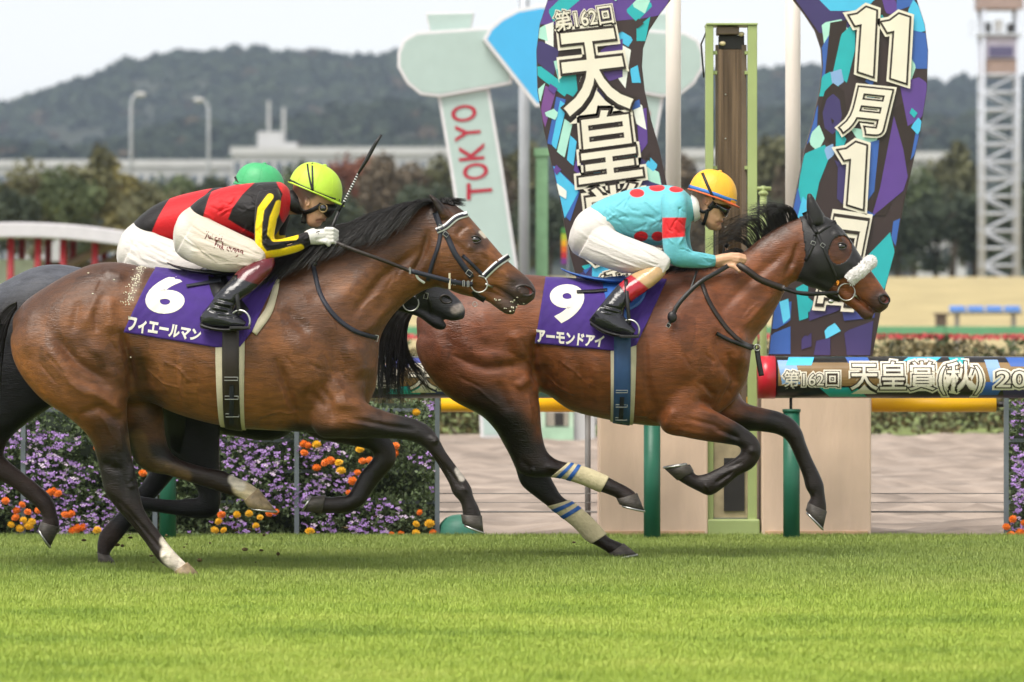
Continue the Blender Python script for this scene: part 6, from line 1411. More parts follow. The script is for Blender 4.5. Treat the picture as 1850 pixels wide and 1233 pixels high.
# sheepskin roll over the nose
pn = [face_pt(s9, u, v, .016, D9) for u, v in ((1532,508),(1540,500),(1552,491))] + [Vector((P(1566, 478, D9).x, D9 - .05, P(1566, 478, D9).z)), Vector((P(1573, 474, D9).x, D9, P(1573, 474, D9).z))]
pn = pn + [Vector((p.x, 2 * D9 - p.y, p.z)) for p in pn[-2::-1]]
pc = [Vector(q) for q in crom(np.array([tuple(p) for p in pn]), 6)]
fl = MB().tube(pc, [.012, .028] + [.033] * (len(pc) - 4) + [.028, .012], 14).build('sheepskin_noseband', mat('white_sheepskin', S((226, 222, 220)), rough=.95, var=.06, scale=40, bump=.8, bscale=90, sheen=.5), br9, True)
fz = []; rg = random.Random(8)
for i in range(3600):
    k = rg.randrange(1, len(pc) - 1); p = pc[k].lerp(pc[k + 1], rg.random()); t = (pc[k + 1] - pc[k - 1]).normalized(); q = Vector((rg.gauss(0, 1), rg.gauss(0, 1), rg.gauss(0, 1))); q = (q - t * q.dot(t)).normalized()
    fz.append([p + q * .029, p + q * .034 + t * rg.gauss(0, .003), p + q * rg.uniform(.035, .039) + t * rg.gauss(0, .008) + Vector((0, 0, rg.gauss(0, .003)))])
strands(fz, .0022, .001, 3, 'fleece', fl, mat('white_fleece', S((240, 237, 234)), rough=.9, var=.04))
c9r = face_pt(s9, 1514, 529, .014, D9)
rein3([c9r, (P(1470, 531, D9).x, D9 - .13, P(1470, 531, D9).z), (P(1437, 529, D9).x, D9 - .145, P(1437, 529, D9).z), (P(1413, 522, D9).x, D9 - .155, P(1413, 522, D9).z)], .022, .005, 'rein', M_LEA, br9)
rein3([(P(1413, 522, D9).x, D9 - .155, P(1413, 522, D9).z), (P(1369, 505, D9).x, D9 - .19, P(1369, 505, D9).z), (P(1345, 488, D9).x, D9 - .20, P(1345, 488, D9).z), (P(1322, 474, D9).x, D9 - .17, P(1322, 474, D9).z)], .036, .007, 'rein', M_BRL, br9)
rein3([(P(1514, 529, D9).x, 2 * D9 - c9r.y, P(1514, 529, D9).z), (P(1440, 528, D9).x, D9 + .15, P(1440, 528, D9).z), (P(1318, 470, D9).x, D9 + .14, P(1318, 470, D9).z)], .022, .005, 'rein', M_LEA, br9)
def hang(u, v, y): return (P(u, v, D9).x, D9 + y, P(u, v, D9).z)
rein3([hang(1318, 478, -.17), hang(1290, 494, -.235), hang(1262, 510, -.275), hang(1238, 532, -.29), hang(1218, 556, -.30), hang(1212, 572, -.305)], .024, .006, 'rein_end', M_LEA, br9)
MB().ball(hang(1211, 573, -.31), .026, .018, .032, 14, 10).build('rein_knot', M_LEA, br9, True)
rein3([hang(1209, 578, -.31), hang(1206, 584, -.31), hang(1203, 591, -.31)], .018, .006, 'rein_tip', M_LEA, br9)
buckle(Vector(hang(1204, 588, -.316)), .02, .02, .6, br9)
rein3([hang(1256, 490, -.2), hang(1250, 508, -.25), hang(1244, 524, -.28)], .012, .004, 'rein_loop', M_LEA, br9)
MB().ball(hang(1500, 545, -.06), .016, .01, .012).build('curb_ring', M_STEEL, br9, True)
strap_on(s9, [(1490,528),(1502,536),(1518,542)], 10, D9, 'curb_strap', M_LEA, br9, .004, .003)
ns9 = thing('neck_strap', 'brown neck strap with hanging tail across the chest of horse 9', 'strap', (P(1320, 0, D9).x, D9, 0), g6)
for far in (False, True): strap_on(s9, [(1266,512),(1276,540),(1292,568),(1314,597),(1342,621),(1364,628)], 8, D9, 'strap', M_BRL, ns9, .004, .002, far)
strap_on(s9, [(1291,602),(1310,612),(1335,622),(1358,630)], 7, D9, 'loose_end', M_LEA, ns9, .004, .008)
rein3([hang(1366, 630, -.09), hang(1369, 652, -.10), hang(1374, 679, -.10)], .028, .005, 'hanging_strap', M_LEA, ns9)
MB().torus(Vector(hang(1366, 628, -.10)), .017, .003, (0, 1, 0), 18, 6).build('ring', M_STEEL, ns9, True)
# bandages on the hind legs of 9: shells around the cannons
M_BAND = mat('cream_bandage', S((196, 184, 148)), rough=.9, var=.10, scale=26, bump=.5, bscale=60)
M_TAPE = mat('blue_tape', S((40, 88, 160)), rough=.4, var=.08, scale=30)
def tube_shell(rows, d0, grow_px, grow_w): 
    out = []
    for r_ in rows:
        a, b_ = np.array(r_[:2], float), np.array(r_[2:4], float); n_ = (a - b_) / np.linalg.norm(a - b_); a = a + n_ * grow_px; b_ = b_ - n_ * grow_px
        out.append((*a, *b_, r_[4] + grow_w, r_[5]))
    return loft(out, d0, 26, 5)
def interp_rows(rows, t0, t1, n):
    A = crom(np.array([r_[:6] for r_ in rows], float), 20); c = (A[:, :2] + A[:, 2:4]) / 2; L = np.r_[0, np.cumsum(np.linalg.norm(np.diff(c, axis=0), axis=1))]; t = np.linspace(t0, t1, n) * L[-1]
    return [tuple(np.interp(q, L, A[:, j]) for j in range(6)) for q in t]
for lab, rows, i0 in (('cream bandage with two blue tapes on the near hind leg of horse 9', h9_hn[8:13], 0), ('cream bandage with two blue tapes on the lower hind leg of horse 9', h9_hf[5:10], 1)):
    t0, t1 = ((.17, .88), (.14, .90))[i0]
    root = thing('leg_bandage', lab, 'bandage', (P(1060, 0, D9).x, D9, 0), 'bandages on the hind legs of horse 9')
    V, F = tube_shell(interp_rows(rows, t0, t1, 8), D9, 1.4, .006); mk('wrap', V, F, M_BAND, root)
    for a in (t0 + .06, t0 + .19):
        V, F = tube_shell(interp_rows(rows, a, a + .06, 3), D9, 2.1, .009); mk('tape', V, F, M_TAPE, root)

# ---- third horse: bridle bits that show at the muzzle
s3 = H['3']['surf']; br3 = thing('bridle', 'black bridle on the near-black horse behind horse 6', 'bridle', (P(740, 0, D3).x, D3, 0), g6)
m3 = lambda pts: [(u - 100 - 27 * (u - 200) / 765, v + 34) for u, v in pts]
for far in (False, True):
    strap_on(s3, m3([(797,414),(822,458),(853,502)]), 9, D3, 'cheek_strap', M_LEA, br3, .003, .0015, far); strap_on(s3, m3([(875,505),(896,482),(920,463)]), 9, D3, 'noseband', M_LEA, br3, .003, .0015, far)
    MB().torus(face_pt(s3, *m3([(866, 514)])[0], .012, D3, far), .042, .0038, (0, 1, 0), 24, 8).build('bit_ring', M_STEEL, br3, True)
strap_on(s3, [(768,528),(776,545),(779,566)], 6, D3, 'curb_strap', M_LEA, br3, .004, .003); buckle(face_pt(s3, 770, 535, .008, D3), .02, .03, .2, br3)
sad3 = thing('racing_saddle', 'dark saddle of the half-hidden middle horse', 'saddle', (P(300, 0, D3).x, D3, 0), 'racing saddles')
sad_loft([(r_[0] - 100, r_[1] + 6, r_[2] - 100, r_[3] + 6, r_[4], 0) for r_ in [(302,474,303,477,.05,0),(345,485,347,493,.15,0),(380,488,382,498,.165,0),(460,480,462,497,.11,0),(500,472,500,486,.05,0)]], D3, M_LEA, sad3)
wrap_band('3', [(a, 300, 340) for a in range(-26, 208, 8)], 632, 'girth', M_LEA, sad3, .006, .004)
# ------------------------------------------------------------------ jockeys
M_SKIN = mat('skin', S((196, 142, 108)), rough=.5, var=.08, scale=20, attr='Col', spec=.4)
M_BREE = mat('white_breeches', S((232, 224, 214)), rough=.75, var=.04, scale=10, bump=.25, bscale=60, attr='Col', sheen=.2, stretch=(1, 1, 2.5))
M_SILK = mat('racing_silks', (.5, .5, .5), rough=.58, var=.06, scale=14, bump=.25, bscale=70, spec=.3, attr='Col', sheen=.15)
M_BOOT = mat('polished_black_boot', S((30, 30, 36)), rough=.16, var=.2, scale=20, bump=.35, bscale=22, coat=.6)
M_MAROON = mat('maroon_leather', S((98, 26, 36)), rough=.3, var=.2, scale=20, coat=.3)
M_STRAPB = mat('black_strap', S((20, 19, 20)), rough=.55, var=.1)
M_GLOVE = mat('white_glove', S((208, 205, 200)), rough=.8, var=.05, scale=30, bump=.4, bscale=60)
M_BRONZE = mat('dull_bronze', S((150, 130, 90)), rough=.4, var=.1, metal=.8)
M_LENS = mat('goggle_lens', S((22, 22, 26)), rough=.08, var=.1, coat=1.0)
M_HAIRH = mat('short_dark_hair', S((34, 28, 26)), rough=.6, var=.3, scale=80)
SKIN = np.array(S((206, 160, 128))); 

def sh(rows, f): return [(r[0], r[1], r[2], r[3], r[4] * f, r[5]) + tuple(r[6:]) for r in rows]
def slim(rows, f):
    out = []
    for r in rows:
        a, b_ = np.array(r[:2], float), np.array(r[2:4], float); c = (a + b_) / 2; out.append((*(c + (a - c) * f), *(c + (b_ - c) * f), r[4] * f, r[5]) + tuple(r[6:]))
    return out
def mirror_rows(rows, du=0, dv=0, k=1.0): return [(r[0] + du, r[1] + dv, r[2] + du, r[3] + dv, r[4], -r[5] * k) + tuple(r[6:]) for r in rows]
def finger(pts, d0, r0, r1, n=10):
    """pts: (u, v, y) joints"""
    A = [Vector(px2w(u, v, d0, d0 + y)) for u, v, y in pts]; b = MB(); m = len(A)
    rs = [r0 + (r1 - r0) * i / (m - 1) for i in range(m)]
    e0 = (A[0] - A[1]).normalized() * r0 * .5; e1 = (A[-1] - A[-2]).normalized() * r1 * .7
    b.tube([A[0] + e0] + A + [A[-1] + e1], [r0 * .5] + rs + [r1 * .45], n); return b.V, b.F
def helmet(root, d0, back, front, top, hw, mdome, brim, peak_px, name='helmet'):
    """domed racing helmet: rim line back->front, crown point top (pixels)"""
    B, Fp, T = [Vector(px2w(*q, d0, d0)) for q in (back, front, top)]
    c = (B + Fp) / 2; e1 = (Fp - B); a = e1.length / 2; e1.normalize(); e2 = Vector((-e1.z, 0, e1.x)); hgt = (T - c).dot(e2); off = (T - c).dot(e1)
    n, m = 44, 16; V = []; 
    def pt(t, q, g=1.0):
        ct, st = math.cos(t) ** .82, math.sin(t) ** .92
        return c + e1 * (a * ct * math.cos(q) * g + off * .35 * st) + Vector((0, 1, 0)) * (hw * ct * math.sin(q) * g) + e2 * (hgt * st)
    for i in range(m + 1):
        t = math.pi / 2 * i / m * .999
        for k in range(n): V.append(pt(t, 2 * math.pi * k / n))
    F = [(i * n + k, i * n + (k + 1) % n, (i + 1) * n + (k + 1) % n, (i + 1) * n + k) for i in range(m) for k in range(n)] + [tuple(range(m * n, m * n + n)), tuple(reversed(range(n)))]
    o = mk(name, V, F, mdome, root)
    MB().tube([pt(0, q, 1.01) for q in np.linspace(0, 2 * math.pi, 41)], .0045, 8).build('rim', brim, o, True)
    # peak
    pk = []; n2 = 18
    for q in np.linspace(-1.15, 1.15, n2): pk.append((pt(0, q, .98), pt(0, q, 1.0) + e1 * (peak_px * d0 / FPX * max(0, math.cos(q * 1.25))) - e2 * .006))
    Vp = []; 
    for q, r in pk: Vp += [q + e2 * .004, r + e2 * .003, r - e2 * .003, q - e2 * .004]
    Fp_ = [(i * 4 + k, i * 4 + (k + 1) % 4, (i + 1) * 4 + (k + 1) % 4, (i + 1) * 4 + k) for i in range(n2 - 1) for k in range(4)] + [(0, 1, 2, 3), tuple(range(n2 * 4 - 4, n2 * 4))]
    mk('peak', Vp, Fp_, brim, o)
    MB().ball(pt(math.pi / 2 * .985, 0), .012, .012, .007, 12, 8).build('button', mdome, o, True)
    # seams
    b = MB()
    for q in (-.9, -1.57, -2.3, .9, 1.57, 2.3): b.tube([pt(t, q, 1.0) for t in np.linspace(.1, 1.45, 14)], .0011, 4)
    b.build('seam', mdome, o, True)
    return o, ray_surface(bvh(np.array([tuple(v) for v in V]), F), d0)

def ops_color(UV, base, ops, V=None):
    C = np.tile(np.array(base, float), (len(UV), 1)); return paint(UV, C, ops)
def cloth_part(name, lofts, d0, m, parent, base, ops, voxel=.0045, iters=4, strokes=()):
    V, N_, F = remesh([loft(l, d0, 40, 7) for l in lofts], voxel, iters)
    V = sculpt(V, N_, d0, strokes); UV = uv_of(V, d0); C = ops(UV, np.tile(np.array(base, float), (len(V), 1)), V) if callable(ops) else ops_color(UV, base, ops)
    o = mk(name, V, F, m, parent, attr=C); return o, V, F
def folds(seed, A, B, n, ln, spread, sg, dp):
    """fine creases between polylines A and B, running mostly along them"""
    rg = random.Random(seed); out = []
    for i in range(n):
        t = rg.random(); w_ = rg.random(); p = poly_at(A, t) * (1 - w_) + poly_at(B, t) * w_; t2 = min(1, t + ln * rg.uniform(.5, 1.3)); w2 = min(1, max(0, w_ + rg.uniform(-spread, spread))); q = poly_at(A, t2) * (1 - w2) + poly_at(B, t2) * w2
        m = (p + q) / 2 + np.array([rg.uniform(-4, 4), rg.uniform(-4, 4)]); s_ = rg.choice((-1, -1, 1)); out.append(([tuple(p), tuple(m), tuple(q)], sg * rg.uniform(.7, 1.4), s_ * dp * rg.uniform(.5, 1.3)))
    return out
def wrinkles(lines, sg, dp): return [(l, sg, dp) for l in lines]

def person(key, label, d0, g, look):
    root = thing('person', label, 'jockey', (P(g['hip'][0], 0, d0).x, d0, 0), 'jockeys racing')
    # body: one continuous surface
    lo = [slim(g['torso'], .86), slim(g['pelvis'], .86), g['neck'], g['head']] + g.get('face', [])
    for s_ in (0, 1):
        lo += [slim(g['thigh'][s_], .84), slim(g['shin'][s_], .8), slim(g['foot'][s_], .72), slim(g['arm'][s_], .80)]
    shapes = [loft(l, d0, 32, 6) for l in lo] + g.get('fingers', [])
    for c, r in g.get('balls', []):
        b = MB().ball(px2w(c[0], c[1], d0, d0 + c[2]), *r, 14, 10); shapes.append((b.V, b.F))
    V, N_, F = remesh(shapes, .0045, 2); V = sculpt(V, N_, d0, g.get('fstrokes', [])); UV = uv_of(V, d0)
    C = np.tile(SKIN, (len(V), 1)); C = paint(UV, C, g.get('skin_ops', []))
    body = mk('body', V, F, M_SKIN, root, attr=C); tr = bvh(V, F); sf = ray_surface(tr, d0)
    br, _, _ = cloth_part('breeches', [g['pelvis'], g['thigh'][0], g['thigh'][1]] + g.get('knee', []), d0, M_BREE, root, look['bree'], look['bree_ops'], strokes=g.get('bstrokes', ()))
    jk, jV, jF = cloth_part('silks', [g['torso']], d0, M_SILK, root, look['silk'], look['torso_ops'], strokes=g.get('tstrokes', ()))
    sl, sV, sF = cloth_part('sleeve', [g['arm'][0]], d0, M_SILK, jk, look['silk'], look['sleeve_ops'], strokes=g.get('astrokes', ()))
    cloth_part('sleeve', [g['arm'][1]], d0, M_SILK, jk, look['silk'], look['sleeve_ops'])
    for s_ in (0, 1):
        bo, bV, bF = cloth_part('boot', [g['shin'][s_], g['foot'][s_]], d0, M_BOOTC, root, S((28, 28, 34)), look['boot_ops'], strokes=g.get('bootstrokes', ()) if s_ == 0 else ())
        so_, _, _ = cloth_part('sole', [g['sole'][s_]], d0, M_LEA, bo, S((22, 22, 24)), [])
    return root, body, sf, br, (sV, sF)
M_BOOTC = mat('polished_boot_leather', S((30, 30, 36)), rough=.17, var=.15, scale=20, bump=.55, bscale=24, attr='Col', coat=.25)

# ---------- rider of horse 9
g9 = dict(hip=(1075, 425))
g9['pelvis'] = [(1030,418,1026,440,.06,0),(1040,395,1036,458,.13,0),(1056,379,1060,466,.165,0),(1076,370,1090,460,.165,0),(1098,358,1116,436,.14,0)]
g9['torso'] = [(1066,373,1096,424,.125,0),(1080,364,1108,428,.15,0),(1105,353,1128,434,.16,0),(1140,342,1154,440,.17,0),(1176,336,1186,444,.185,0),(1206,335,1214,438,.19,0),(1230,340,1236,416,.155,0),(1243,350,1249,402,.09,0),(1250,358,1256,396,.06,0)]
g9['thigh'] = [[(1084,396,1044,464,.085,-.09),(1112,419,1085,482,.092,-.15),(1152,436,1126,494,.087,-.20),(1186,450,1164,494,.072,-.235),(1208,468,1186,500,.06,-.245),(1206,486,1178,508,.052,-.25)]]
g9['thigh'].append(mirror_rows(g9['thigh'][0], 6, -2))
g9['shin'] = [[(1204,478,1166,484,.05,-.25),(1198,498,1140,496,.058,-.27),(1172,522,1116,514,.058,-.30),(1146,540,1096,536,.052,-.32),(1128,556,1080,556,.048,-.335),(1124,572,1070,572,.045,-.345)]]
g9['shin'].append(mirror_rows(g9['shin'][0]))
g9['foot'] = [[(1084,550,1062,578,.035,-.345),(1104,556,1068,588,.042,-.35),(1120,568,1090,598,.045,-.355),(1134,582,1114,604,.045,-.36),(1146,596,1138,608,.036,-.365)]]
g9['foot'].append(mirror_rows(g9['foot'][0]))
g9['sole'] = [[(1064,578,1064,588,.036,-.345),(1090,594,1088,602,.045,-.35),(1118,602,1116,609,.047,-.357),(1148,604,1147,611,.036,-.365)]]
g9['sole'].append(mirror_rows(g9['sole'][0]))
g9['arm'] = [[(1232,348,1196,352,.05,-.15),(1238,364,1192,370,.068,-.185),(1238,392,1194,397,.066,-.21),(1235,416,1194,430,.06,-.225),(1238,440,1198,458,.056,-.23),(1246,453,1213,480,.052,-.225),(1264,457,1244,485,.045,-.205),(1280,460,1272,485,.038,-.18),(1292,463,1290,482,.03,-.16)]]
g9['arm'].append(mirror_rows(g9['arm'][0], 14, 6))
g9['neck'] = [(1240,360,1246,400,.06,0),(1254,358,1262,396,.055,0),(1268,356,1276,392,.055,0)]
g9['head'] = [(1300,318,1268,320,.045,0),(1318,330,1254,332,.068,0),(1322,345,1249,348,.074,0),(1321,361,1250,364,.075,0),(1314,374,1253,378,.072,0),(1308,386,1258,388,.066,0),(1306,396,1263,396,.06,0),(1302,405,1270,404,.05,0),(1296,413,1276,410,.038,0),(1290,417,1281,415,.022,0)]
g9['face'] = [[(1314,378,1300,384,.012,0),(1313,388,1298,392,.017,0),(1308,394,1297,396,.014,0)]]
g9['balls'] = [((1276, 364, -.077), (.016, .008, .024)), ((1276, 364, .077), (.016, .008, .024)), ((1294, 410, 0), (.03, .028, .022)), ((1303, 400, 0), (.014, .024, .008))]
g9['fstrokes'] = [([(1292,404),(1304,402)],1.6,-.006),([(1276,358),(1279,364),(1275,370)],1.8,-.007),([(1290,385),(1297,396)],4,-.004),([(1270,395),(1290,408)],4,.004),([(1306,394),(1309,392)],2,.003)]
hy = -.16
g9['fingers'] = [finger([(1290,472,hy),(1304,469,hy - .005),(1318,467,hy)], D9, .030, .030), finger([(1292,476,hy + .01),(1306,474,hy),(1318,474,hy)], D9, .026, .026),
  finger([(1316,461,hy - .01),(1332,461,hy - .018),(1343,464,hy - .005),(1342,470,hy + .018)], D9, .0125, .0095), finger([(1317,466,hy - .014),(1333,467,hy - .024),(1344,469,hy - .01),(1342,475,hy + .015)], D9, .0125, .0095),
  finger([(1316,471,hy - .012),(1331,472,hy - .022),(1341,474,hy - .01),(1339,480,hy + .015)], D9, .012, .009), finger([(1314,476,hy - .008),(1326,477,hy - .016),(1335,479,hy - .008)], D9, .011, .0085), finger([(1306,478,hy - .01),(1322,482,hy - .022),(1334,491,hy - .025)], D9, .0135, .010)]
fy = .15
g9['fingers'] += [finger([(1298,474,.16),(1312,468,.14),(1322,464,fy)], D9, .028, .028), finger([(1314,462,fy - .02),(1314,452,fy - .03),(1312,446,fy - .03)], D9, .012, .009)] + [finger([(1320,460 + 5 * i, fy), (1334,462 + 5 * i, fy + .01), (1340,468 + 5 * i, fy)], D9, .0115, .009) for i in range(4)]
g9['skin_ops'] = [([(1284,338),(1262,350),(1258,372)],10,10,np.array(S((48,38,34))),.7),([(1297,404),(1305,402)],2,3,np.array(S((160,96,84))),.6),([(1280,400),(1296,412)],6,10,np.array(S((160,118,92))),.4),([(1276,364)],5,5,np.array(S((200,132,104))),.5)]
AQ = np.array(S((104, 184, 196))); RD = np.array(S((214, 36, 42))); WB = np.array(S((208, 202, 196))); TAN = np.array(S((190, 156, 112)))
def dots9(UV, C, V):
    for (u, v, ru, rv) in ((1150,350,13,8),(1186,340,14,7),(1221,343,13,6),(1157,428,12.5,9),(1187,428,11,8.5)):
        q = ((UV[:, 0] - u) / ru) ** 2 + ((UV[:, 1] - v) / rv) ** 2; a = 1 - smooth01((q - .9) / .2); C[:] = C * (1 - a[:, None]) + RD * a[:, None]
    return C
look9 = dict(bree=WB, silk=AQ, torso_ops=dots9, sleeve_ops=[([(1186,396),(1242,396),(1238,428),(1188,432)],0,2,RD,1.0,'poly')],
  bree_ops=[([(1150,500),(1200,478),(1210,500),(1196,512),(1160,512)],0,3,TAN,.0,'poly')],
  boot_ops=[([(1224,470),(1222,500),(1167,522),(1137,498),(1140,480)],0,2,TAN,1.0,'poly'),([(1137,498),(1167,522),(1140,546),(1116,513)],0,2,np.array(S((170,24,44))),1.0,'poly')])
g9['bstrokes'] = folds(1, [(1060,378),(1100,405),(1150,436),(1200,465)], [(1030,440),(1070,474),(1125,490),(1180,500)], 24, .55, .12, 2.1, .0036) + wrinkles([[(1090,425),(1130,445)]], 5, -.005)
g9['tstrokes'] = folds(2, [(1075,375),(1110,360),(1150,350),(1200,342)], [(1105,420),(1130,430),(1160,438),(1200,436)], 30, .25, .4, 1.9, .005) + wrinkles([[(1120,388),(1160,398),(1195,390)]], 5, -.005)
g9['astrokes'] = folds(3, [(1238,370),(1236,410),(1245,448),(1290,462)], [(1194,380),(1196,425),(1212,474),(1290,482)], 22, .14, .5, 1.8, .0045)
g9['bootstrokes'] = wrinkles([[(1088,552),(1118,560)],[(1084,560),(1112,568)],[(1090,568),(1116,572)]], 2.2, -.006) + wrinkles([[(1086,556),(1116,564)],[(1086,564),(1114,570)]], 2.0, .005)
p9, body9, f9, bree9, slv9 = person('9', 'jockey in light blue silks with red dots crouched on horse 9', D9, g9, look9)
m_yel = mat('yellow_helmet_cover', S((244, 182, 50)), rough=.5, var=.05, scale=12, bump=.2, bscale=60); m_rim9 = mat('orange_rim', S((226, 104, 56)), rough=.5)
he9, hs9 = helmet(p9, D9, (1244,342), (1329,371), (1292,307), .118, m_yel, m_rim9, 9)
strap_on(hs9, [(1244,337),(1262,343),(1290,352),(1312,360),(1330,365)], 6, D9, 'blue_band', mat('blue_band', S((56, 116, 190)), rough=.6), he9, .002, .001); strap_on(hs9, [(1244,337),(1290,352),(1330,365)], 6, D9, 'blue_band', bpy.data.materials['blue_band'], he9, .002, .001, True)
strap_on(hs9, [(1268,313),(1276,334),(1284,352),(1289,362)], 5, D9, 'goggle_strap', M_STRAPB, he9, .002, .0025); strap_on(hs9, [(1268,313),(1276,334),(1289,362)], 5, D9, 'goggle_strap', M_STRAPB, he9, .002, .0025, True)
go = thing('riding_goggles', 'dark wraparound goggles with black straps on the light blue jockey', 'goggles', (P(1310, 0, D9).x, D9, 0))
V, F = loft([(1292,362,1296,380,.082,0),(1304,366,1303,388,.078,0),(1314,370,1309,394,.066,0),(1321,374,1313,392,.04,0)], D9, 36, 5); mk('lens', V, F, M_LENS, go)
for far in (False, True):
    strap_on(f9, [(1300,376),(1288,374),(1280,380),(1270,384),(1260,376),(1255,364)], 6, D9, 'strap', M_STRAPB, go, .004, .003, far)
    strap_on(f9, [(1278,380),(1274,394),(1270,407)], 6, D9, 'chin_strap', M_STRAPB, go, .004, .003, far)
strap_on(f9, [(1290,366),(1280,378)], 8, D9, 'strap_join', M_STRAPB, go, .004, .004)
co = MB(); 
V, F = loft([(1248,352,1254,402,.075,0),(1256,352,1262,398,.07,0),(1260,354,1266,396,.062,0)], D9, 36, 4); mk('collar', V, F, mat('white_collar', S((234, 232, 228)), rough=.7), p9)
b = MB().tube([W3(1312, 447, D9, .12), W3(1317, 440, D9, .12)], .012, 10); b.tube([W3(1312, 447, D9, .12), W3(1306, 470, D9, .13), W3(1270, 520, D9, .2)], .008, 8)
tag(b.build('riding_whip', M_LEA, loc=(P(1312, 0, D9).x, D9, 0), smooth=True), 'short black whip handle in far hand of light blue jockey', 'whip', 'riding whips')

# ---------- rider of horse 6
g6_ = dict(hip=(360, 420))
g6_['pelvis'] = [(316,408,313,434,.06,0),(324,390,318,456,.13,0),(340,376,344,474,.165,0),(358,366,376,478,.165,0),(382,352,396,430,.14,0)]
g6_['torso'] = [(343,374,372,412,.12,0),(358,361,384,416,.15,0),(383,346,402,422,.16,0),(418,336,430,430,.17,0),(455,331,463,438,.185,0),(486,329,492,430,.19,0),(508,330,512,404,.155,0),(519,338,523,386,.09,0),(526,348,530,378,.06,0)]
g6_['thigh'] = [[(364,388,322,458,.088,-.09),(396,404,364,482,.094,-.15),(438,424,408,492,.09,-.20),(470,440,446,492,.074,-.235),(484,456,466,488,.06,-.245),(484,472,464,492,.052,-.25)]]
g6_['thigh'].append(mirror_rows(g6_['thigh'][0], 4, -2))
g6_['shin'] = [[(500,466,458,474,.052,-.25),(500,484,438,488,.06,-.28),(482,508,420,508,.06,-.305),(462,528,402,526,.056,-.325),(440,545,386,550,.05,-.34),(430,562,372,566,.046,-.345)]]
g6_['shin'].append(mirror_rows(g6_['shin'][0]))
g6_['foot'] = [[(392,548,368,574,.036,-.345),(412,552,372,586,.044,-.35),(430,564,398,592,.046,-.355),(444,574,424,592,.044,-.36),(453,582,446,592,.034,-.365)]]
g6_['foot'].append(mirror_rows(g6_['foot'][0]))
g6_['sole'] = [[(369,582,370,593,.037,-.345),(396,590,396,598,.046,-.35),(424,592,424,599,.048,-.357),(453,588,453,595,.036,-.365)]]
g6_['sole'].append(mirror_rows(g6_['sole'][0]))
g6_['arm'] = [[(505,342,470,348,.05,-.15),(511,358,466,364,.068,-.185),(508,388,464,392,.066,-.21),(501,415,464,428,.06,-.225),(500,432,466,454,.057,-.23),(506,434,480,468,.053,-.225),(524,430,508,466,.046,-.205),(545,424,542,456,.039,-.18),(564,416,567,441,.03,-.16)]]
g6_['arm'].append(mirror_rows(g6_['arm'][0], 12, 4))
g6_['neck'] = [(516,346,520,388,.06,0),(532,348,538,388,.056,0),(546,350,556,388,.055,0)]
g6_['head'] = [(588,304,550,306,.045,0),(606,320,534,322,.068,0),(611,338,529,338,.075,0),(609,354,530,352,.077,0),(605,366,534,364,.074,0),(598,378,540,374,.068,0),(592,390,546,384,.06,0),(585,400,550,392,.05,0),(574,408,553,400,.038,0),(563,411,556,406,.022,0)]
g6_['face'] = [[(602,374,586,378,.012,0),(598,386,582,388,.017,0),(592,394,580,394,.014,0)]]
g6_['balls'] = [((556, 366, -.078), (.016, .008, .024)), ((556, 366, .078), (.016, .008, .024)), ((570, 405, 0), (.03, .028, .02)), ((584, 398, 0), (.014, .024, .008))]
g6_['fstrokes'] = [([(572,400),(585,399)],1.6,-.006),([(556,360),(559,366),(555,372)],1.8,-.007),([(574,382),(580,392)],4,-.004)]
gy = -.16
g6_['fingers'] = [finger([(560,430,gy),(575,428,gy),(590,428,gy)], D6, .028, .028)]
fing6 = [finger([(558,429,gy),(572,427,gy - .004),(588,426,gy)], D6, .034, .033), finger([(562,434,gy),(578,434,gy),(592,434,gy)], D6, .028, .028)] + [finger([(590,416 + 7 * i, gy - .014), (604,416 + 7 * i, gy - .026), (611,420 + 7 * i, gy - .004), (605,424 + 7 * i, gy + .02)], D6, .0135, .0115) for i in range(4)] + [finger([(580,436,gy - .016),(592,438,gy - .03),(597,444,gy - .02)], D6, .0145, .012)]
g6_['skin_ops'] = [([(560,345),(540,352),(536,370)],11,10,np.array(S((40,32,30))),.8),([(574,400),(586,398)],2,3,np.array(S((150,92,80))),.6)]
BK = np.array(S((25, 21, 23))); RD6 = np.array(S((206, 28, 36))); YL = np.array(S((240, 206, 20))); OFW = np.array(S((198, 186, 172)))
RED_T = [([(386,340),(462,328),(440,352),(422,378),(414,398),(440,414),(470,428),(472,444),(430,432),(396,420),(368,406),(376,376)],0,2,RD6,1.0,'poly'),([(498,324),(536,330),(534,380),(512,402),(506,380),(514,352)],0,2,RD6,1.0,'poly')]
look6 = dict(bree=OFW, silk=BK, torso_ops=RED_T, sleeve_ops=[([(492,358),(476,380),(472,410),(472,446),(484,462),(510,458),(546,449)],5.5,1.6,YL,1.0),([(508,370),(498,396),(494,424),(500,432),(536,429)],5.5,1.6,YL,1.0)],
  bree_ops=[([(316,405),(330,450)],16,20,np.array(S((208,204,200))),.6)], boot_ops=[([(530,455),(520,486),(473,514),(428,500),(432,470),(470,455)],0,2,np.array(S((92,24,34))),1.0,'poly')])
g6_['bstrokes'] = folds(4, [(345,378),(380,398),(430,424),(480,455)], [(316,435),(345,470),(405,488),(465,488)], 24, .55, .12, 2.1, .0036) + wrinkles([[(345,440),(380,465),(420,480)]], 5, -.005)
g6_['tstrokes'] = folds(5, [(350,372),(390,350),(430,342),(480,338)], [(380,408),(410,420),(440,430),(475,430)], 30, .25, .4, 1.9, .005)
g6_['astrokes'] = folds(6, [(508,370),(502,405),(506,438),(560,420)], [(466,380),(466,420),(482,462),(560,440)], 22, .14, .5, 1.8, .0045)
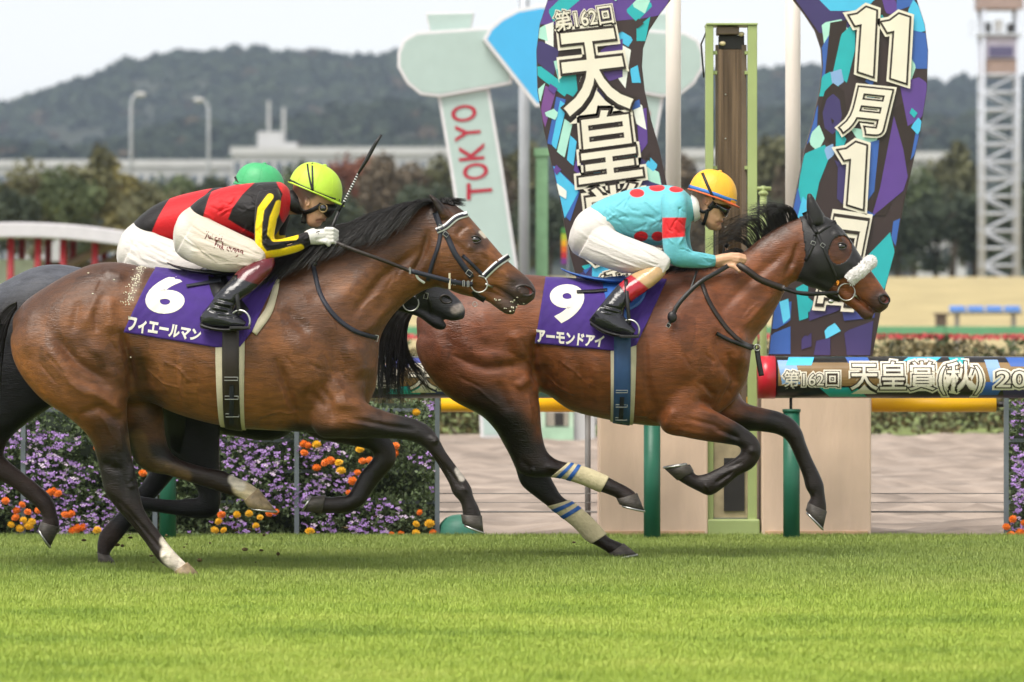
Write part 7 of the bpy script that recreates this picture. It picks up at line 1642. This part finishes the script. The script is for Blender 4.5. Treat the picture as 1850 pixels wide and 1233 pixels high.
g6_['bootstrokes'] = wrinkles([[(396,540),(430,548)],[(390,550),(424,558)],[(388,560),(420,566)],[(400,570),(436,572)]], 2.2, -.007) + wrinkles([[(392,545),(428,553)],[(390,555),(422,562)]], 2.0, .006)
p6, body6, f6, bree6, slv6 = person('6', 'jockey in black and red silks with yellow-striped sleeves on horse 6', D6, g6_, look6)
V, N_, F = remesh([(v_, f_) for v_, f_ in fing6] + [loft([(552,420,556,444,.03,gy),(562,415,566,443,.036,gy),(570,413,574,443,.036,gy)], D6, 24, 4)], .004, 3)
gl = mk('glove', V, F, M_GLOVE, p6)
sgl = ray_surface(bvh(V, F), D6)
strap_on(sgl, [(574,421),(580,419)], 1.5, D6, 'glove_mark', M_STRAPB, gl, .001, .001); strap_on(sgl, [(576,416),(578,424)], 1.5, D6, 'glove_mark', M_STRAPB, gl, .001, .001)
m_lime = mat('lime_helmet_cover', S((186, 218, 66)), rough=.5, var=.05, scale=12, bump=.2, bscale=60)
he6, hs6 = helmet(p6, D6, (522,329), (615,368), (576,295), .12, m_lime, m_lime, 9)
for far in (False, True):
    strap_on(hs6, [(523,326),(545,338),(572,350),(596,359),(614,364)], 6, D6, 'band', M_STRAPB, he6, .002, .001, far)
    strap_on(hs6, [(556,297),(560,320),(566,346)], 3.2, D6, 'goggle_strap', M_STRAPB, he6, .002, .0025, far); strap_on(hs6, [(565,295),(566,320),(567,346)], 3.2, D6, 'goggle_strap', M_STRAPB, he6, .002, .0025, far)
go6 = thing('riding_goggles', 'black goggles with round side lens on the lime-helmeted jockey', 'goggles', (P(590, 0, D6).x, D6, 0))
V, F = loft([(578,362,576,382,.084,0),(592,366,586,390,.08,0),(604,370,594,394,.064,0),(609,374,599,390,.04,0)], D6, 36, 5); mk('frame', V, F, M_STRAPB, go6)
MB().torus(Vector(W3(585, 377, D6, -.084)), .021, .004, (.25, 1, 0), 22, 8).build('lens_ring', M_BRONZE, go6, True); MB().ball(W3(585, 377, D6, -.080), .019, .008, .019).build('lens', M_LENS, go6, True)
MB().torus(Vector(W3(585, 377, D6, .084)), .021, .004, (.25, 1, 0), 22, 8).build('lens_ring', M_STEEL, go6, True)
for far in (False, True):
    strap_on(f6, [(580,372),(566,380),(552,384),(542,378),(536,362)], 8, D6, 'strap', M_STRAPB, go6, .004, .003, far); strap_on(f6, [(552,382),(550,394),(548,404)], 8, D6, 'chin_strap', M_STRAPB, go6, .004, .003, far)
buckle(face_pt(f6, 549, 389, .010, D6), .018, .018, .2, go6)
V, F = loft([(520,344,526,386,.07,0),(530,344,538,388,.066,0),(537,348,546,388,.058,0)], D6, 36, 4); mk('collar', V, F, M_STRAPB, p6)
# signature on the thigh
sb = np.array([v.co[:] for v in bree6.data.vertices]) + np.array(wloc(bree6)); sbF = [tuple(p.vertices) for p in bree6.data.polygons]; sbr = ray_surface(bvh(sb, sbF), D6)
M_SIG = mat('dark_red_ink', S((110, 34, 40)), rough=.7, var=.1)
def script_line(strokes, q, w_, parent):
    for st in strokes:
        pts = [tuple(quad(np.array([[x, y]]), q)[0]) for x, y in st]; strap_on(sbr, pts, w_, D6, 'signature_stroke', M_SIG, parent, .0008, .0008)
def letters_script(body):
    """simple cursive letter strokes in a unit-wide cell"""
    L = {'Y': [[(.0,1.5),(.25,1.0),(.45,1.0),(.7,1.5)],[(.5,1.1),(.25,.3),(.05,-.1)]], 'u': [[(.0,.9),(.1,.2),(.4,.15),(.6,.9),(.65,.1),(.95,.2)]], 'i': [[(.1,.9),(.15,.1),(.5,.2)],[(.12,1.25),(.2,1.2)]], 'c': [[(.7,.8),(.35,.95),(.1,.5),(.35,.05),(.9,.25)]], 'h': [[(.15,1.5),(.12,.0)],[(.12,.6),(.45,.9),(.55,.1),(.9,.2)]],
         'F': [[(.05,1.4),(.9,1.5)],[(.4,1.45),(.25,.0)],[(.25,.8),(.7,.85)]], 'k': [[(.15,1.5),(.1,.0)],[(.7,.9),(.15,.45),(.8,.05)]], 'n': [[(.05,.9),(.1,.05)],[(.1,.6),(.45,.9),(.6,.1),(.95,.2)]], 'a': [[(.7,.85),(.25,.9),(.1,.4),(.35,.05),(.7,.8),(.75,.1),(1.0,.2)]], 'g': [[(.7,.85),(.25,.9),(.1,.4),(.4,.15),(.7,.85),(.65,-.4),(.2,-.5)]]}
    out = []; x = 0
    for ch in body:
        for st in L[ch]: out.append([(x + a, b_) for a, b_ in st])
        x += 1.0
    return [[(a / x, b_ / 1.5) for a, b_ in st] for st in out]
sg = thing('tmp', 'x', 'x', (0, 0, 0)); bpy.data.objects.remove(sg)
script_line(letters_script('Yuichi'), [(378,419),(412,428),(409,441),(375,432)], 1.5, bree6)
script_line(letters_script('Fukunaga'), [(394,434),(448,448),(445,463),(391,449)], 1.5, bree6)
# whip
wh = thing('riding_whip', 'long black whip raised in the white-gloved hand', 'whip', (P(600, 0, D6).x, D6, 0), 'riding whips')
def wp(u, v): t = (v - 470) / (245 - 470); return Vector(W3(u, v, D6, gy + .0 - .03 * t))
MB().tube([wp(571,476), wp(588,441), wp(600,417), wp(614,384)], [.011, .010, .0095, .009], 10).build('grip', M_LEA, wh, True)
MB().tube([wp(614,384), wp(624,366), wp(648,318)], [.006, .0055, .005], 8).build('shaft', M_LEA, wh, True)
for i in range(12):
    t = i / 11; p = wp(624,366).lerp(wp(648,318), t); q = wp(624,366).lerp(wp(648,318), t + .035); MB().tube([p, q], .0062, 8).build('white_binding', M_WBB, wh, True)
MB().tube([wp(648,318), wp(665,290), wp(680,262), wp(691,246)], [.006, .0105, .010, .006], 10).build('flap', M_LEA, wh, True)
MB().ball(wp(571,477), .013, .013, .013).build('butt_cap', M_STRAPB, wh, True)

# ---------- half-hidden rider of the dark horse
def tr3(rows): return [(r[0] - 102, r[1] + 29 * max(0, (577 - r[0])) / 232, r[2] - 102, r[3] + 29 * max(0, (577 - r[2])) / 232) + tuple(r[4:]) for r in rows]
g3 = {k: (tr3(v) if k in ('pelvis', 'torso', 'neck', 'head') else v) for k, v in g6_.items()}
for k in ('thigh', 'shin', 'foot', 'sole', 'arm'): g3[k] = [tr3(x) for x in g6_[k]]
g3['face'] = [tr3(x) for x in g6_['face']]; g3['fingers'] = []; g3['hip'] = (258, 440); g3['balls'] = [((c[0] - 102, c[1] + 3, c[2]), r) for c, r in g6_['balls']]
g3['fingers'] = [finger([(456,450,s_ * .16),(472,448,s_ * .16),(488,449,s_ * .16)], D3, .03, .03) for s_ in (-1, 1)] + [finger([(484,440 + 7 * i,s_ * .17),(497,441 + 7 * i,s_ * .18),(502,446 + 7 * i,s_ * .16)], D3, .013, .011) for s_ in (-1, 1) for i in range(4)] + [finger([(474,456,s_ * .17),(488,459,s_ * .18)], D3, .014, .012) for s_ in (-1, 1)]
g3['fstrokes'] = []; g3['skin_ops'] = []; g3['tstrokes'] = []; g3['astrokes'] = []; g3['bootstrokes'] = []
g3['bstrokes'] = folds(7, [(245,408),(270,425),(330,455)], [(214,455),(240,490),(300,500)], 24, .55, .12, 2.1, .0036)
sh3 = lambda ops: [([(u - 102, v + 29 * max(0, (577 - u)) / 232) for u, v in o_[0]],) + tuple(o_[1:]) for o_ in ops]
look3 = dict(bree=WB, silk=BK, torso_ops=[([(318,342),(392,330),(345,385),(322,420),(318,446),(282,434),(276,428),(290,395)],0,2,RD6,1.0,'poly')], sleeve_ops=sh3(look6['sleeve_ops']), bree_ops=[], boot_ops=[])
p3_, body3, f3, bree3, slv3 = person('3', 'green-helmeted jockey in black and red silks behind the number 6 rider', D3, g3, look3)
m_grn = mat('green_helmet_cover', S((70, 172, 112)), rough=.5, var=.06, scale=12, bump=.25, bscale=50)
he3, hs3 = helmet(p3_, D3, (423,331), (513,350), (472,295), .12, m_grn, m_grn, 9)
for far in (False, True): strap_on(hs3, [(425,320),(430,330),(436,345)], 4, D3, 'goggle_strap', M_STRAPB, he3, .002, .0025, far)
# ------------------------------------------------------------------ turf blades (scattered last: costly to evaluate)
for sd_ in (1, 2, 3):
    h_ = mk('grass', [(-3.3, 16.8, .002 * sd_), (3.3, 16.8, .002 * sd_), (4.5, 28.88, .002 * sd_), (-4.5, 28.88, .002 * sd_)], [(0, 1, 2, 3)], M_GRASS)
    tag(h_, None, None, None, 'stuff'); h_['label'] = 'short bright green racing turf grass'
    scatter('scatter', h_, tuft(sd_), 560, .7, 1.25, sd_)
